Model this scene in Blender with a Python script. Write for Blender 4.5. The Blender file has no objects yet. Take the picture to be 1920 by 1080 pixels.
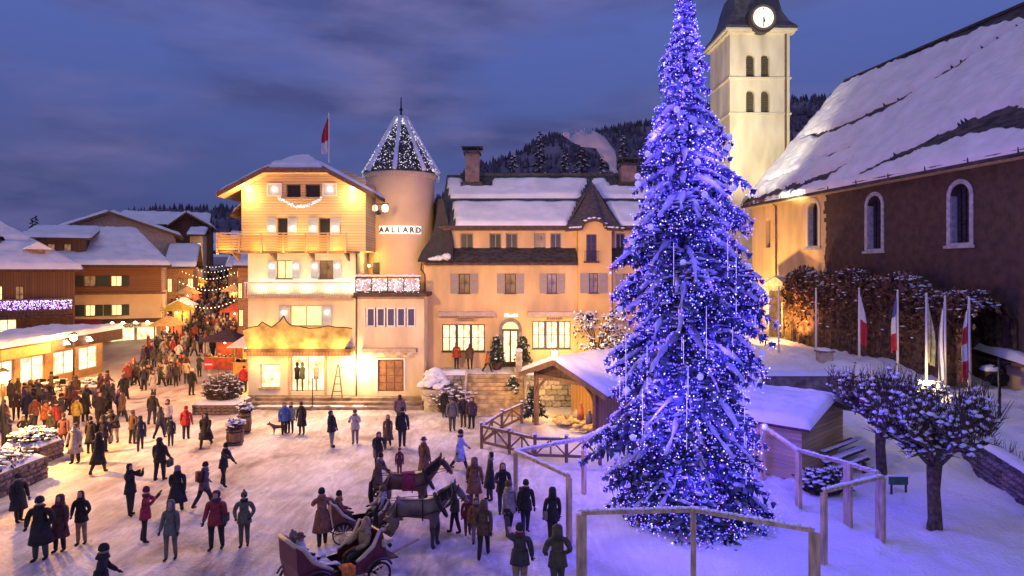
import bpy, bmesh, math, random
from mathutils import Vector, Matrix, noise
R = math.radians
random.seed(7)
S = bpy.context.scene
COL = S.collection
V = Vector
# ---------------------------------------------------------------- camera
cam_d = bpy.data.cameras.new('camera'); cam = bpy.data.objects.new('camera', cam_d); COL.objects.link(cam)
CH = 8.3
cam.location = (0, 0, CH); cam.rotation_euler = (R(90), 0, 0)
cam_d.sensor_width = 36; cam_d.lens = 36*1250/1920; cam_d.shift_y = -30/1920
cam_d.clip_start = 0.3; cam_d.clip_end = 4000
S.camera = cam
# ---------------------------------------------------------------- world: dusk sky with cloud bands
w = bpy.data.worlds.new('World'); S.world = w; w.use_nodes = True
nt = w.node_tree; nt.nodes.clear()
def N(t, **k):
    n = nt.nodes.new(t)
    for a, b in k.items(): setattr(n, a, b)
    return n
out = N('ShaderNodeOutputWorld'); bg = N('ShaderNodeBackground'); nt.links.new(bg.outputs[0], out.inputs[0])
SKY_STRENGTH = 1.0
bg.inputs[1].default_value = SKY_STRENGTH
tc = N('ShaderNodeTexCoord'); sep = N('ShaderNodeSeparateXYZ'); nt.links.new(tc.outputs['Generated'], sep.inputs[0])
ramp = N('ShaderNodeValToRGB'); nt.links.new(sep.outputs['Z'], ramp.inputs[0])
e = ramp.color_ramp.elements
e[0].position = 0.0; e[0].color = (0.045, 0.055, 0.165, 1)
e[1].position = 0.6; e[1].color = (0.080, 0.094, 0.270, 1)
x = ramp.color_ramp.elements.new(0.12); x.color = (0.056, 0.074, 0.215, 1)
x = ramp.color_ramp.elements.new(0.34); x.color = (0.072, 0.106, 0.335, 1)
mp = N('ShaderNodeMapping'); mp.inputs['Scale'].default_value = (1.1, 1.1, 4.2); mp.inputs['Rotation'].default_value = (0.10, -0.16, 0.5)
nt.links.new(tc.outputs['Generated'], mp.inputs[0])
nz = N('ShaderNodeTexNoise'); nz.inputs['Scale'].default_value = 2.6; nz.inputs['Detail'].default_value = 7; nz.inputs['Roughness'].default_value = 0.52; nz.inputs['Distortion'].default_value = 0.35
nt.links.new(mp.outputs[0], nz.inputs['Vector'])
mr = N('ShaderNodeMapRange'); mr.inputs[1].default_value = 0.38; mr.inputs[2].default_value = 0.64; nt.links.new(nz.outputs[0], mr.inputs[0])
# clouds thicker towards the left, clear blue to the right
xr = N('ShaderNodeMapRange'); xr.inputs[1].default_value = 0.70; xr.inputs[2].default_value = 0.28; xr.inputs[3].default_value = 0.12; xr.inputs[4].default_value = 1.0
nt.links.new(sep.outputs['X'], xr.inputs[0])
mu = N('ShaderNodeMath', operation='MULTIPLY'); nt.links.new(mr.outputs[0], mu.inputs[0]); nt.links.new(xr.outputs[0], mu.inputs[1])
mu2 = N('ShaderNodeMath', operation='MULTIPLY'); nt.links.new(mu.outputs[0], mu2.inputs[0]); mu2.inputs[1].default_value = 0.72
nz2 = N('ShaderNodeTexNoise'); nz2.inputs['Scale'].default_value = 4.2; nz2.inputs['Detail'].default_value = 8; nt.links.new(mp.outputs[0], nz2.inputs['Vector'])
cr = N('ShaderNodeValToRGB'); nt.links.new(nz2.outputs[0], cr.inputs[0])
cr.color_ramp.elements[0].position = 0.40; cr.color_ramp.elements[0].color = (0.046, 0.050, 0.145, 1)
cr.color_ramp.elements[1].position = 0.64; cr.color_ramp.elements[1].color = (0.148, 0.130, 0.285, 1)
mx = N('ShaderNodeMixRGB'); nt.links.new(mu2.outputs[0], mx.inputs[0]); nt.links.new(ramp.outputs[0], mx.inputs[1]); nt.links.new(cr.outputs[0], mx.inputs[2])
nt.links.new(mx.outputs[0], bg.inputs[0])
# ---------------------------------------------------------------- soft twilight glow as the sun
sd = bpy.data.lights.new('sun', 'SUN'); sd.energy = 0.31; sd.angle = R(70); sd.color = (1.0, 0.84, 0.98)
so = bpy.data.objects.new('sun', sd); COL.objects.link(so); so.rotation_euler = (R(38), 0, R(-14))
S.view_settings.view_transform = 'Standard'; S.view_settings.look = 'None'; S.view_settings.gamma = 1
S.view_settings.use_curve_mapping = False; S.view_settings.exposure = 0.35
S.render.engine = 'CYCLES'
cy = S.cycles
cy.use_denoising = True; cy.max_bounces = 4; cy.diffuse_bounces = 2; cy.glossy_bounces = 2; cy.transparent_max_bounces = 6; cy.transmission_bounces = 2; cy.volume_bounces = 2; cy.volume_step_rate = 2
cy.sample_clamp_indirect = 4; cy.caustics_reflective = False; cy.caustics_refractive = False
cy.use_adaptive_sampling = True; cy.adaptive_threshold = 0.03

# ---------------------------------------------------------------- materials
MATS = {}
def mat(name, col=(0.5,0.5,0.5), rough=0.7, var=0.15, scale=4.0, bump=0.0, bscale=20.0, emit=None, es=0.0, metal=0.0, col2=None, stretch=None, nosample=False, detail=4, rnd=0.0):
    if name in MATS: return MATS[name]
    m = bpy.data.materials.new(name); m.use_nodes = True; t = m.node_tree; n = t.nodes; l = t.links
    b = n['Principled BSDF']; b.inputs['Roughness'].default_value = rough; b.inputs['Metallic'].default_value = metal
    co = n.new('ShaderNodeTexCoord'); src = co.outputs['Object']
    if stretch:
        q = n.new('ShaderNodeMapping'); q.inputs['Scale'].default_value = stretch; l.new(src, q.inputs[0]); src = q.outputs[0]
    c2 = col2 or tuple(max(0, c*(1-2*var)) for c in col)
    c1 = col if col2 else tuple(min(1, c*(1+var)) for c in col)
    if var > 0 or col2:
        z = n.new('ShaderNodeTexNoise'); z.inputs['Scale'].default_value = scale; z.inputs['Detail'].default_value = detail; l.new(src, z.inputs['Vector'])
        mr_ = n.new('ShaderNodeMapRange'); mr_.inputs[1].default_value = 0.35; mr_.inputs[2].default_value = 0.65; l.new(z.outputs[0], mr_.inputs[0])
        mx_ = n.new('ShaderNodeMixRGB'); mx_.inputs[1].default_value = (*c2, 1); mx_.inputs[2].default_value = (*c1, 1); l.new(mr_.outputs[0], mx_.inputs[0])
        last = mx_.outputs[0]
        if rnd > 0:
            oi = n.new('ShaderNodeObjectInfo'); rr = n.new('ShaderNodeMapRange'); rr.inputs[3].default_value = 1-rnd; rr.inputs[4].default_value = 1+rnd; l.new(oi.outputs['Random'], rr.inputs[0])
            hv = n.new('ShaderNodeHueSaturation'); l.new(rr.outputs[0], hv.inputs['Value']); l.new(last, hv.inputs['Color']); last = hv.outputs[0]
        l.new(last, b.inputs['Base Color'])
    else: b.inputs['Base Color'].default_value = (*col, 1)
    if bump > 0:
        z = n.new('ShaderNodeTexNoise'); z.inputs['Scale'].default_value = bscale; z.inputs['Detail'].default_value = 5; l.new(src, z.inputs['Vector'])
        bp = n.new('ShaderNodeBump'); bp.inputs['Strength'].default_value = min(1, bump); bp.inputs['Distance'].default_value = 0.05*max(1, bump); l.new(z.outputs[0], bp.inputs['Height']); l.new(bp.outputs[0], b.inputs['Normal'])
    if emit is not None:
        b.inputs['Emission Color'].default_value = (*emit, 1); b.inputs['Emission Strength'].default_value = es
        if nosample: m.cycles.emission_sampling = 'NONE'
    MATS[name] = m; return m
def planks(name, c1, c2, axis='X', width=0.16, rough=0.75):
    """wood boards: each board slightly its own tone, dark joints"""
    if name in MATS: return MATS[name]
    m = mat(name, c1, rough, 0, bump=0.0); t = m.node_tree; n = t.nodes; l = t.links; b = n['Principled BSDF']
    co = n.new('ShaderNodeTexCoord'); sp = n.new('ShaderNodeSeparateXYZ'); l.new(co.outputs['Object'], sp.inputs[0])
    d = n.new('ShaderNodeMath'); d.operation = 'DIVIDE'; l.new(sp.outputs[axis], d.inputs[0]); d.inputs[1].default_value = width
    fl = n.new('ShaderNodeMath'); fl.operation = 'FLOOR'; l.new(d.outputs[0], fl.inputs[0])
    wn = n.new('ShaderNodeTexWhiteNoise'); wn.noise_dimensions = '1D'; l.new(fl.outputs[0], wn.inputs['W'])
    fr = n.new('ShaderNodeMath'); fr.operation = 'FRACT'; l.new(d.outputs[0], fr.inputs[0])
    gt = n.new('ShaderNodeMath'); gt.operation = 'GREATER_THAN'; l.new(fr.outputs[0], gt.inputs[0]); gt.inputs[1].default_value = 0.12
    q = n.new('ShaderNodeMapping'); q.inputs['Scale'].default_value = (1, 1, 14) if axis != 'Z' else (1, 1, 1); 
    q.inputs['Scale'].default_value = {'X': (14, 14, 1), 'Y': (14, 14, 1), 'Z': (1, 1, 14)}[axis]; l.new(co.outputs['Object'], q.inputs[0])
    z = n.new('ShaderNodeTexNoise'); z.inputs['Scale'].default_value = 2; z.inputs['Detail'].default_value = 5; l.new(q.outputs[0], z.inputs['Vector'])
    a = n.new('ShaderNodeMath'); a.operation = 'ADD'; l.new(wn.outputs['Value'], a.inputs[0]); l.new(z.outputs[0], a.inputs[1])
    h = n.new('ShaderNodeMath'); h.operation = 'MULTIPLY'; h.inputs[1].default_value = 0.5; l.new(a.outputs[0], h.inputs[0])
    mx_ = n.new('ShaderNodeMixRGB'); mx_.inputs[1].default_value = (*c1, 1); mx_.inputs[2].default_value = (*c2, 1); l.new(h.outputs[0], mx_.inputs[0])
    k = n.new('ShaderNodeMixRGB'); k.inputs[1].default_value = (*[c*0.35 for c in c2], 1); l.new(mx_.outputs[0], k.inputs[2]); l.new(gt.outputs[0], k.inputs[0])
    l.new(k.outputs[0], b.inputs['Base Color'])
    bp = n.new('ShaderNodeBump'); bp.inputs['Strength'].default_value = 0.6; bp.inputs['Distance'].default_value = 0.02; l.new(gt.outputs[0], bp.inputs['Height']); l.new(bp.outputs[0], b.inputs['Normal'])
    return m
def glow(name, c1, c2, st, scale=3.0, lo=0.3):
    """a lit window or shade: warm glow with goods and curtains behind it"""
    if name in MATS: return MATS[name]
    m = bpy.data.materials.new(name); m.use_nodes = True; t = m.node_tree; n = t.nodes; l = t.links; b = n['Principled BSDF']
    b.inputs['Base Color'].default_value = (0.05, 0.04, 0.03, 1); b.inputs['Roughness'].default_value = 0.15
    co = n.new('ShaderNodeTexCoord'); z = n.new('ShaderNodeTexVoronoi'); z.inputs['Scale'].default_value = scale; l.new(co.outputs['Object'], z.inputs['Vector'])
    z2 = n.new('ShaderNodeTexNoise'); z2.inputs['Scale'].default_value = scale*0.8; l.new(co.outputs['Object'], z2.inputs['Vector'])
    mm = n.new('ShaderNodeMath'); mm.operation = 'MULTIPLY'; l.new(z2.outputs[0], mm.inputs[0]); mm.inputs[1].default_value = 1.0
    sx = n.new('ShaderNodeSeparateColor'); l.new(z.outputs['Color'], sx.inputs[0]); ad = n.new('ShaderNodeMath'); ad.operation = 'MULTIPLY_ADD'; l.new(sx.outputs[0], ad.inputs[0]); ad.inputs[1].default_value = 0.6; l.new(mm.outputs[0], ad.inputs[2])
    mr_ = n.new('ShaderNodeMapRange'); mr_.inputs[1].default_value = lo; mr_.inputs[2].default_value = 0.95; l.new(ad.outputs[0], mr_.inputs[0])
    mx_ = n.new('ShaderNodeMixRGB'); mx_.inputs[1].default_value = (*c2, 1); mx_.inputs[2].default_value = (*c1, 1); l.new(mr_.outputs[0], mx_.inputs[0])
    l.new(mx_.outputs[0], b.inputs['Emission Color']); b.inputs['Emission Strength'].default_value = st
    MATS[name] = m; return m

snow_m = mat('snow', (0.86, 0.87, 0.92), 0.55, 0.04, 1.2, 0.5, 6)
roofsnow_m = mat('roof_snow', (0.86, 0.87, 0.92), 0.6, 0.05, 0.7, 0.6, 3)
dirtysnow_m = mat('worn_snow', (0.66, 0.62, 0.62), 0.7, 0.25, 1.5, 0.6, 8)
plaster_y = mat('ochre_render', (0.80, 0.54, 0.25), 0.85, 0.10, 0.9, 0.25, 25, stretch=(1, 1, .3))
plaster_p = mat('pinkish_render', (0.76, 0.53, 0.31), 0.85, 0.06, 0.5, 0.2, 25)
plaster_c = mat('cream_render', (0.78, 0.62, 0.40), 0.85, 0.10, 0.9, 0.25, 25, stretch=(1, 1, .3))
plaster_w = mat('white_render', (0.82, 0.71, 0.48), 0.85, 0.07, 0.9, 0.25, 25, stretch=(1, 1, .3))
plaster_t = mat('tower_render', (0.78, 0.72, 0.52), 0.85, 0.11, 0.7, 0.25, 15, stretch=(1, 1, .3))
wood_h = planks('honey_cladding', (0.74, 0.55, 0.30), (0.58, 0.40, 0.19), 'Z', 0.17)
wood_v = planks('brown_cladding', (0.22, 0.11, 0.055), (0.12, 0.055, 0.03), 'X', 0.18)
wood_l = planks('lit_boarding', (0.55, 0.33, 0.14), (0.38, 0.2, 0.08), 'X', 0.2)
wood_d = mat('dark_timber', (0.09, 0.045, 0.03), 0.75, 0.25, 5, 0.3, 30)
wood_m = mat('brown_timber', (0.20, 0.11, 0.06), 0.75, 0.2, 5, 0.3, 30, stretch=(3, 3, 0.6))
wood_p = mat('pale_timber', (0.52, 0.36, 0.20), 0.7, 0.12, 4, 0.3, 25, stretch=(3, 3, 0.5))
slate = mat('dark_slate', (0.055, 0.045, 0.05), 0.6, 0.35, 3, 0.6, 9, stretch=(1, 1, 2.5))
slate_b = mat('brown_slate', (0.12, 0.085, 0.085), 0.6, 0.25, 3, 0.6, 9, stretch=(1, 1, 2.5))
slate_g = mat('green_grey_slate', (0.06, 0.065, 0.06), 0.6, 0.3, 3, 0.6, 9)
stone_m = mat('grey_stone', (0.26, 0.22, 0.21), 0.85, 0.25, 3, 0.7, 8, rnd=.4)
stone_l = mat('pale_stone', (0.42, 0.36, 0.28), 0.85, 0.2, 3, 0.5, 8, rnd=.3)
church_stone = mat('dark_church_stone', (0.105, 0.062, 0.042), 0.9, 0.16, 2.0, 0.8, 6)
dark_glass = mat('dark_glass', (0.02, 0.016, 0.018), 0.4, 0)
dim_glass = glow('dim_window', (0.55, 0.26, 0.10), (0.06, 0.03, 0.03), 0.5, 2.5)
warm_glass = glow('warm_window', (1.0, 0.62, 0.25), (0.75, 0.35, 0.10), 1.8, 2.0, 0.1)
shop_glass = glow('shop_window', (1.0, 0.80, 0.42), (0.40, 0.18, 0.05), 1.7, 3.2, 0.25)
white_paint = mat('white_paint', (0.78, 0.74, 0.68), 0.5, 0.04)
grey_paint = mat('grey_blue_paint', (0.42, 0.44, 0.48), 0.55, 0.06)
taupe_paint = mat('taupe_paint', (0.36, 0.29, 0.24), 0.55, 0.08, 6, stretch=(1, 1, 6))
brown_paint = mat('brown_paint', (0.10, 0.05, 0.035), 0.5, 0.1)
black_metal = mat('black_metal', (0.02, 0.02, 0.022), 0.4, 0, metal=0.6)
lamp_white = mat('lamp_white', (1, 1, 1), 0.4, 0, emit=(1.0, 0.86, 0.6), es=14)
lamp_warm = mat('lamp_warm', (1, 1, 1), 0.4, 0, emit=(1.0, 0.58, 0.2), es=40)
bulb_white = mat('bulb_white', (1, 1, 1), 0.4, 0, emit=(0.92, 0.92, 1.0), es=3.2, nosample=True)
bulb_gold = mat('bulb_gold', (1, 1, 1), 0.4, 0, emit=(1.0, 0.72, 0.35), es=5, nosample=True)
bulb_violet = mat('bulb_violet', (1, 1, 1), 0.4, 0, emit=(0.45, 0.25, 1.0), es=3.0, nosample=True)

# ---------------------------------------------------------------- mesh builder
OFF = {}
class MB:
    def __init__(s): s.v = []; s.f = []; s.mi = []
    def face(s, pts, mi=0):
        k = len(s.v); s.v += [tuple(p) for p in pts]; s.f.append(tuple(range(k, k+len(pts)))); s.mi.append(mi); return s
    def box(s, x0, x1, y0, y1, z0, z1, mi=0):
        k = len(s.v)
        s.v += [(x0,y0,z0),(x1,y0,z0),(x1,y1,z0),(x0,y1,z0),(x0,y0,z1),(x1,y0,z1),(x1,y1,z1),(x0,y1,z1)]
        for q in ((0,3,2,1),(4,5,6,7),(0,1,5,4),(1,2,6,5),(2,3,7,6),(3,0,4,7)): s.f.append(tuple(k+i for i in q)); s.mi.append(mi)
        return s
    def prism(s, pts, vec, mi=0):
        k = len(s.v); n = len(pts); vec = V(vec)
        s.v += [tuple(p) for p in pts] + [tuple(V(p)+vec) for p in pts]
        s.f.append(tuple(k+i for i in range(n))[::-1]); s.mi.append(mi)
        s.f.append(tuple(k+n+i for i in range(n))); s.mi.append(mi)
        for i in range(n): j = (i+1) % n; s.f.append((k+i, k+j, k+n+j, k+n+i)); s.mi.append(mi)
        return s
    def bar(s, p0, p1, w=0.1, h=None, mi=0):
        h = h or w; p0 = V(p0); p1 = V(p1); d = (p1-p0).normalized()
        up = V((0,0,1)) if abs(d.z) < 0.95 else V((0,1,0))
        a = d.cross(up).normalized()*w/2; b = a.cross(d).normalized()*h/2
        return s.prism([p0-a-b, p0+a-b, p0+a+b, p0-a+b], p1-p0, mi)
    def tube(s, pts, rad, n=6, mi=0, cap=True):
        pts = [V(p) for p in pts]; k0 = len(s.v); m = len(pts)
        if not hasattr(rad, '__len__'): rad = [rad]*m
        for i, p in enumerate(pts):
            d = (pts[min(i+1, m-1)]-pts[max(i-1, 0)]).normalized()
            up = V((0,0,1)) if abs(d.z) < 0.9 else V((1,0,0))
            a = d.cross(up).normalized(); b = a.cross(d).normalized()
            for j in range(n):
                t = 2*math.pi*j/n; s.v.append(tuple(p + (a*math.cos(t)+b*math.sin(t))*rad[i]))
        for i in range(m-1):
            for j in range(n):
                q = (j+1) % n; s.f.append((k0+i*n+j, k0+i*n+q, k0+(i+1)*n+q, k0+(i+1)*n+j)); s.mi.append(mi)
        if cap:
            s.f.append(tuple(k0+j for j in range(n))[::-1]); s.mi.append(mi); s.f.append(tuple(k0+(m-1)*n+j for j in range(n))); s.mi.append(mi)
        return s
    def lathe(s, prof, c=(0,0,0), n=16, mi=0, sx=1, sy=1, rot=0):
        k0 = len(s.v); m = len(prof)
        for r, z in prof:
            for j in range(n):
                t = 2*math.pi*(j+rot)/n; s.v.append((c[0]+r*math.cos(t)*sx, c[1]+r*math.sin(t)*sy, c[2]+z))
        for i in range(m-1):
            for j in range(n):
                q = (j+1) % n; s.f.append((k0+i*n+j, k0+i*n+q, k0+(i+1)*n+q, k0+(i+1)*n+j)); s.mi.append(mi)
        s.f.append(tuple(k0+j for j in range(n))[::-1]); s.mi.append(mi); s.f.append(tuple(k0+(m-1)*n+j for j in range(n))); s.mi.append(mi)
        return s
    def blob(s, c, r, mi=0, jit=0.2, rng=random, sz=None):
        """a lump: squashed low octahedral ball"""
        k = len(s.v); rz = sz or r
        ring = []
        s.v.append((c[0], c[1], c[2]+rz))
        for lv, (rr, zz) in enumerate(((0.75, 0.6), (1.0, 0.0))):
            for j in range(6):
                t = math.pi/3*(j+0.5*lv); q = 1+rng.uniform(-jit, jit)
                s.v.append((c[0]+math.cos(t)*r*rr*q, c[1]+math.sin(t)*r*rr*q, c[2]+rz*zz))
        s.v.append((c[0], c[1], c[2]-rz*0.6))
        for j in range(6):
            q = (j+1) % 6
            s.f += [(k, k+1+j, k+1+q), (k+1+j, k+7+j, k+1+q), (k+1+q, k+7+j, k+7+q), (k+7+j, k+13, k+7+q)]; s.mi += [mi]*4
        return s
    def octa(s, c, r, mi=0):
        k = len(s.v); x, y, z = c
        s.v += [(x+r,y,z),(x-r,y,z),(x,y+r,z),(x,y-r,z),(x,y,z+r),(x,y,z-r)]
        for q in ((0,2,4),(2,1,4),(1,3,4),(3,0,4),(2,0,5),(1,2,5),(3,1,5),(0,3,5)): s.f.append(tuple(k+i for i in q)); s.mi.append(mi)
        return s
    def mesh(s, name, mats, smooth=False):
        me = bpy.data.meshes.new(name); me.from_pydata(s.v, [], s.f)
        if not isinstance(mats, (list, tuple)): mats = [mats]
        for m in mats: me.materials.append(m)
        if len(mats) > 1: me.polygons.foreach_set('material_index', s.mi)
        if smooth: me.polygons.foreach_set('use_smooth', [True]*len(s.f))
        me.update(); return me
    def build(s, name, mats, parent=None, smooth=False, kind=None, loc=None, label=None):
        if parent is not None and parent.name in OFF:
            o = OFF[parent.name]; s.v = [(a-o[0], b-o[1], c-o[2]) for a, b, c in s.v]
        ob = bpy.data.objects.new(name, s.mesh(name, mats, smooth)); COL.objects.link(ob)
        if parent is not None: ob.parent = parent
        if parent is not None and parent.name in OFF: OFF[ob.name] = OFF[parent.name]
        if loc is not None: ob.location = loc
        if kind: ob['kind'] = kind
        if label: ob['label'] = label
        return ob
def thing(name, label, cat, loc=(0,0,0), rz=0, group=None, world=True):
    """Empty at the base of a thing. world=True: parts are given in world coordinates (unrotated things)."""
    o = bpy.data.objects.new(name, None); COL.objects.link(o); o.empty_display_size = 0.3
    o.location = loc; o.rotation_euler = (0, 0, rz); o['label'] = label; o['category'] = cat
    if group: o['group'] = group
    if world: OFF[o.name] = tuple(loc)
    return o
def tag(o, label, cat, group=None):
    o['label'] = label; o['category'] = cat
    if group: o['group'] = group
    return o
def inst(name, me, parent, loc=(0,0,0), rz=0, scale=None):
    o = bpy.data.objects.new(name, me); COL.objects.link(o)
    if parent is not None:
        o.parent = parent
        if parent.name in OFF: q = OFF[parent.name]; loc = (loc[0]-q[0], loc[1]-q[1], loc[2]-q[2])
    o.location = loc; o.rotation_euler = (0, 0, rz)
    if scale: o.scale = scale
    return o
def copy_tree(o, parent=None):
    c = o.copy(); COL.objects.link(c); c.parent = parent
    for ch in list(o.children): copy_tree(ch, c)
    return c
def X(px, Y): return (px-960)/1250*Y
def Z(py, Y): return CH-(py-510)/1250*Y
def lamp(kind, loc, power, col, parent=None, size=0.15, aim=None, cone=80, blend=0.6):
    d = bpy.data.lights.new('lamp_light', kind); d.energy = power; d.color = col
    if kind == 'SPOT': d.spot_size = R(cone); d.spot_blend = blend; d.shadow_soft_size = size
    elif kind == 'POINT': d.shadow_soft_size = size
    elif kind == 'AREA': d.size = size
    o = bpy.data.objects.new('lamp_light', d); COL.objects.link(o)
    o.location = loc
    if aim is not None: o.rotation_euler = (V(aim)-V(loc)).to_track_quat('-Z', 'Y').to_euler()
    if parent is not None:
        if parent.name in OFF: q = OFF[parent.name]; o.location = (loc[0]-q[0], loc[1]-q[1], loc[2]-q[2])
        o.parent = parent
    return o
def sm(a, b, x):
    t = max(0.0, min(1.0, (x-a)/(b-a))); return t*t*(3-2*t)
def ns(*p): return noise.noise(V(p))
def wallside(y):   # x of the stone retaining wall at depth y
    return 19.9 + (y-29.8)*0.285
def gz(x, y):
    """height of the ground"""
    z = 0.0
    s = sm(26, 40, y)*sm(8.0, 13.0, x); z = max(z, 3.1*s)
    d = x-wallside(y)
    if y < 34 and d > 0.25: z = max(z, 1.15+1.95*sm(24, 40, y))
    if y > 41.2 and -5.6 < x < 12: z = max(z, 2.0)
    if y > 55: z = max(z, (y-55)*0.125*sm(-8, -16, x))
    return z
def gpt(px, py, z0=0.0):
    """ground point seen at a pixel"""
    Y = 30.0
    z = z0
    for _ in range(12):
        Y = (CH-z)*1250/max(8, (py-510)); Y = min(Y, 200); z = gz(X(px, Y), Y)
    return V((X(px, Y), Y, z))
def snow_patch(name, P, nu, nv, th, parent=None, seed=0, mask=None, up=(0,0,1), edge=0.3, su=1.0, sv=1.0, m=None, rough=0.35, kind=None, label=None, wob=0.0):
    """a bed of snow lying on a surface P(u,v); th thick, rounded at its edges, holes where mask < 0"""
    mb = MB(); up = V(up).normalized(); idx = {}
    for i in range(nu+1):
        for j in range(nv+1):
            u, v = i/nu, j/nv
            d = min(u*su, (1-u)*su, v*sv, (1-v)*sv)
            p = V(P(u, v)); f = 1.0
            if mask is not None:
                q = mask(u, v)
                if q <= -0.35: continue
                d = min(d, max(0, q)*1.2)
            t = max(0.0, min(1.0, d/edge)); f = math.sqrt(max(0, 1-(1-t)**2))
            n1 = ns(p.x*0.9+seed, p.y*0.9, p.z*0.9)+0.5*ns(p.x*2.7, p.y*2.7+seed, p.z*2.7)
            h = th*f*(1+rough*n1)
            if t <= 0: h = -0.03
            if wob and (v < 0.001): p = p + V((0, 0, -1))*abs(n1)*wob*0.2
            mb.v.append(tuple(p+up*h)); idx[(i, j)] = len(mb.v)-1
    for i in range(nu):
        for j in range(nv):
            q = [(i,j),(i+1,j),(i+1,j+1),(i,j+1)]
            if all(a in idx for a in q): mb.f.append(tuple(idx[a] for a in q)); mb.mi.append(0)
    return mb.build(name, m or roofsnow_m, parent, smooth=True, kind=kind, label=label)
def quadP(a, b, c, d):
    a, b, c, d = V(a), V(b), V(c), V(d)
    return lambda u, v: a*(1-u)*(1-v)+b*u*(1-v)+c*u*v+d*(1-u)*v
def wall_holes(mb, x0, x1, z0, z1, y, holes, depth=0.25, mi=0, top=None):
    """front wall facing -y with real openings and reveals"""
    xs = sorted({x0, x1, *[h[0] for h in holes], *[h[1] for h in holes]}); zs = sorted({z0, z1, *[h[2] for h in holes], *[h[3] for h in holes]})
    xs = [q for q in xs if x0 <= q <= x1]; zs = [q for q in zs if z0 <= q <= z1]
    for a, b in zip(xs, xs[1:]):
        for c, d in zip(zs, zs[1:]):
            cx, cz = (a+b)/2, (c+d)/2
            if any(h[0] < cx < h[1] and h[2] < cz < h[3] for h in holes): continue
            mb.face([(a,y,c),(b,y,c),(b,y,d),(a,y,d)], mi)
    for a, b, c, d in holes:
        D = y+depth
        mb.face([(a,y,c),(a,D,c),(b,D,c),(b,y,c)], mi); mb.face([(a,y,d),(b,y,d),(b,D,d),(a,D,d)], mi)
        mb.face([(a,y,c),(a,y,d),(a,D,d),(a,D,c)], mi); mb.face([(b,y,c),(b,D,c),(b,D,d),(b,y,d)], mi)
WIN = {}
def window(root, a, b, c, d, y, glass, frame_m, cols=2, rows=2, shut=None, shut_m=None, depth=0.25, name='window', fw=0.06, sill=True, star=False, label=None):
    """window thing part in the wall opening a..b, c..d (x, z) of a wall at y facing -y"""
    wd, ht = b-a, d-c; key = (round(wd, 2), round(ht, 2), cols, rows, frame_m.name, depth, sill)
    if key not in WIN:
        mb = MB(); D = depth-0.03
        mb.box(-wd/2, wd/2, D-0.06, D, 0, fw); mb.box(-wd/2, wd/2, D-0.06, D, ht-fw, ht)
        mb.box(-wd/2, -wd/2+fw, D-0.06, D, fw, ht-fw); mb.box(wd/2-fw, wd/2, D-0.06, D, fw, ht-fw)
        t = fw*0.4
        for i in range(1, cols): xx = -wd/2+wd*i/cols; mb.box(xx-t, xx+t, D-0.055, D-0.005, fw, ht-fw)
        for i in range(1, rows): zz = ht*i/rows; mb.box(-wd/2+fw, wd/2-fw, D-0.052, D-0.008, zz-t*.8, zz+t*.8)
        if sill: mb.box(-wd/2-0.06, wd/2+0.06, -0.08, D-0.07, -0.05, 0.012)
        fm = mb.mesh('window', frame_m)
        pm = MB().face([(-wd/2, depth-0.045, 0), (wd/2, depth-0.045, 0), (wd/2, depth-0.045, ht), (-wd/2, depth-0.045, ht)])
        WIN[key] = (fm, pm)
    fm, pmb = WIN[key]
    o = inst(name, fm, root, ((a+b)/2, y, c))
    if label: o['label'] = label
    pk = ('p', key, glass.name)
    if pk not in WIN: WIN[pk] = pmb.mesh('pane', glass)
    q = bpy.data.objects.new('pane', WIN[pk]); COL.objects.link(q); q.parent = o
    if shut:
        sk = ('s', round(shut, 2), round(ht, 2), shut_m.name)
        if sk not in WIN:
            mb = MB(); mb.box(0, shut, -0.06, -0.02, 0, ht)
            fr = 0.05
            for (p0, p1, q0, q1) in ((0, shut, 0, fr), (0, shut, ht-fr, ht), (0, fr, fr, ht-fr), (shut-fr, shut, fr, ht-fr), (fr, shut-fr, ht/2-fr/2, ht/2+fr/2)): mb.box(p0, p1, -0.085, -0.0605, q0, q1)
            k = int(ht/0.12)
            for i in range(1, k): mb.box(fr+0.01, shut-fr-0.01, -0.075, -0.061, ht*i/k-0.02, ht*i/k+0.02)
            WIN[sk] = mb.mesh('shutter', shut_m)
        for sx in (-wd/2-0.02-shut, wd/2+0.02):
            h = bpy.data.objects.new('shutter', WIN[sk]); COL.objects.link(h); h.parent = o; h.location = (sx, 0, 0)
            if star:
                if 'star' not in WIN:
                    mb = MB(); mb.lathe([(0.02, -0.09), (0.09, -0.04), (0.09, 0.04), (0.02, 0.09)], n=8); WIN['star'] = mb.mesh('star_lamp', lamp_white)
                h2 = bpy.data.objects.new('star_lamp', WIN['star']); COL.objects.link(h2); h2.parent = o; h2.location = (sx+shut/2, -0.18, ht*0.68)
    return o
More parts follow.
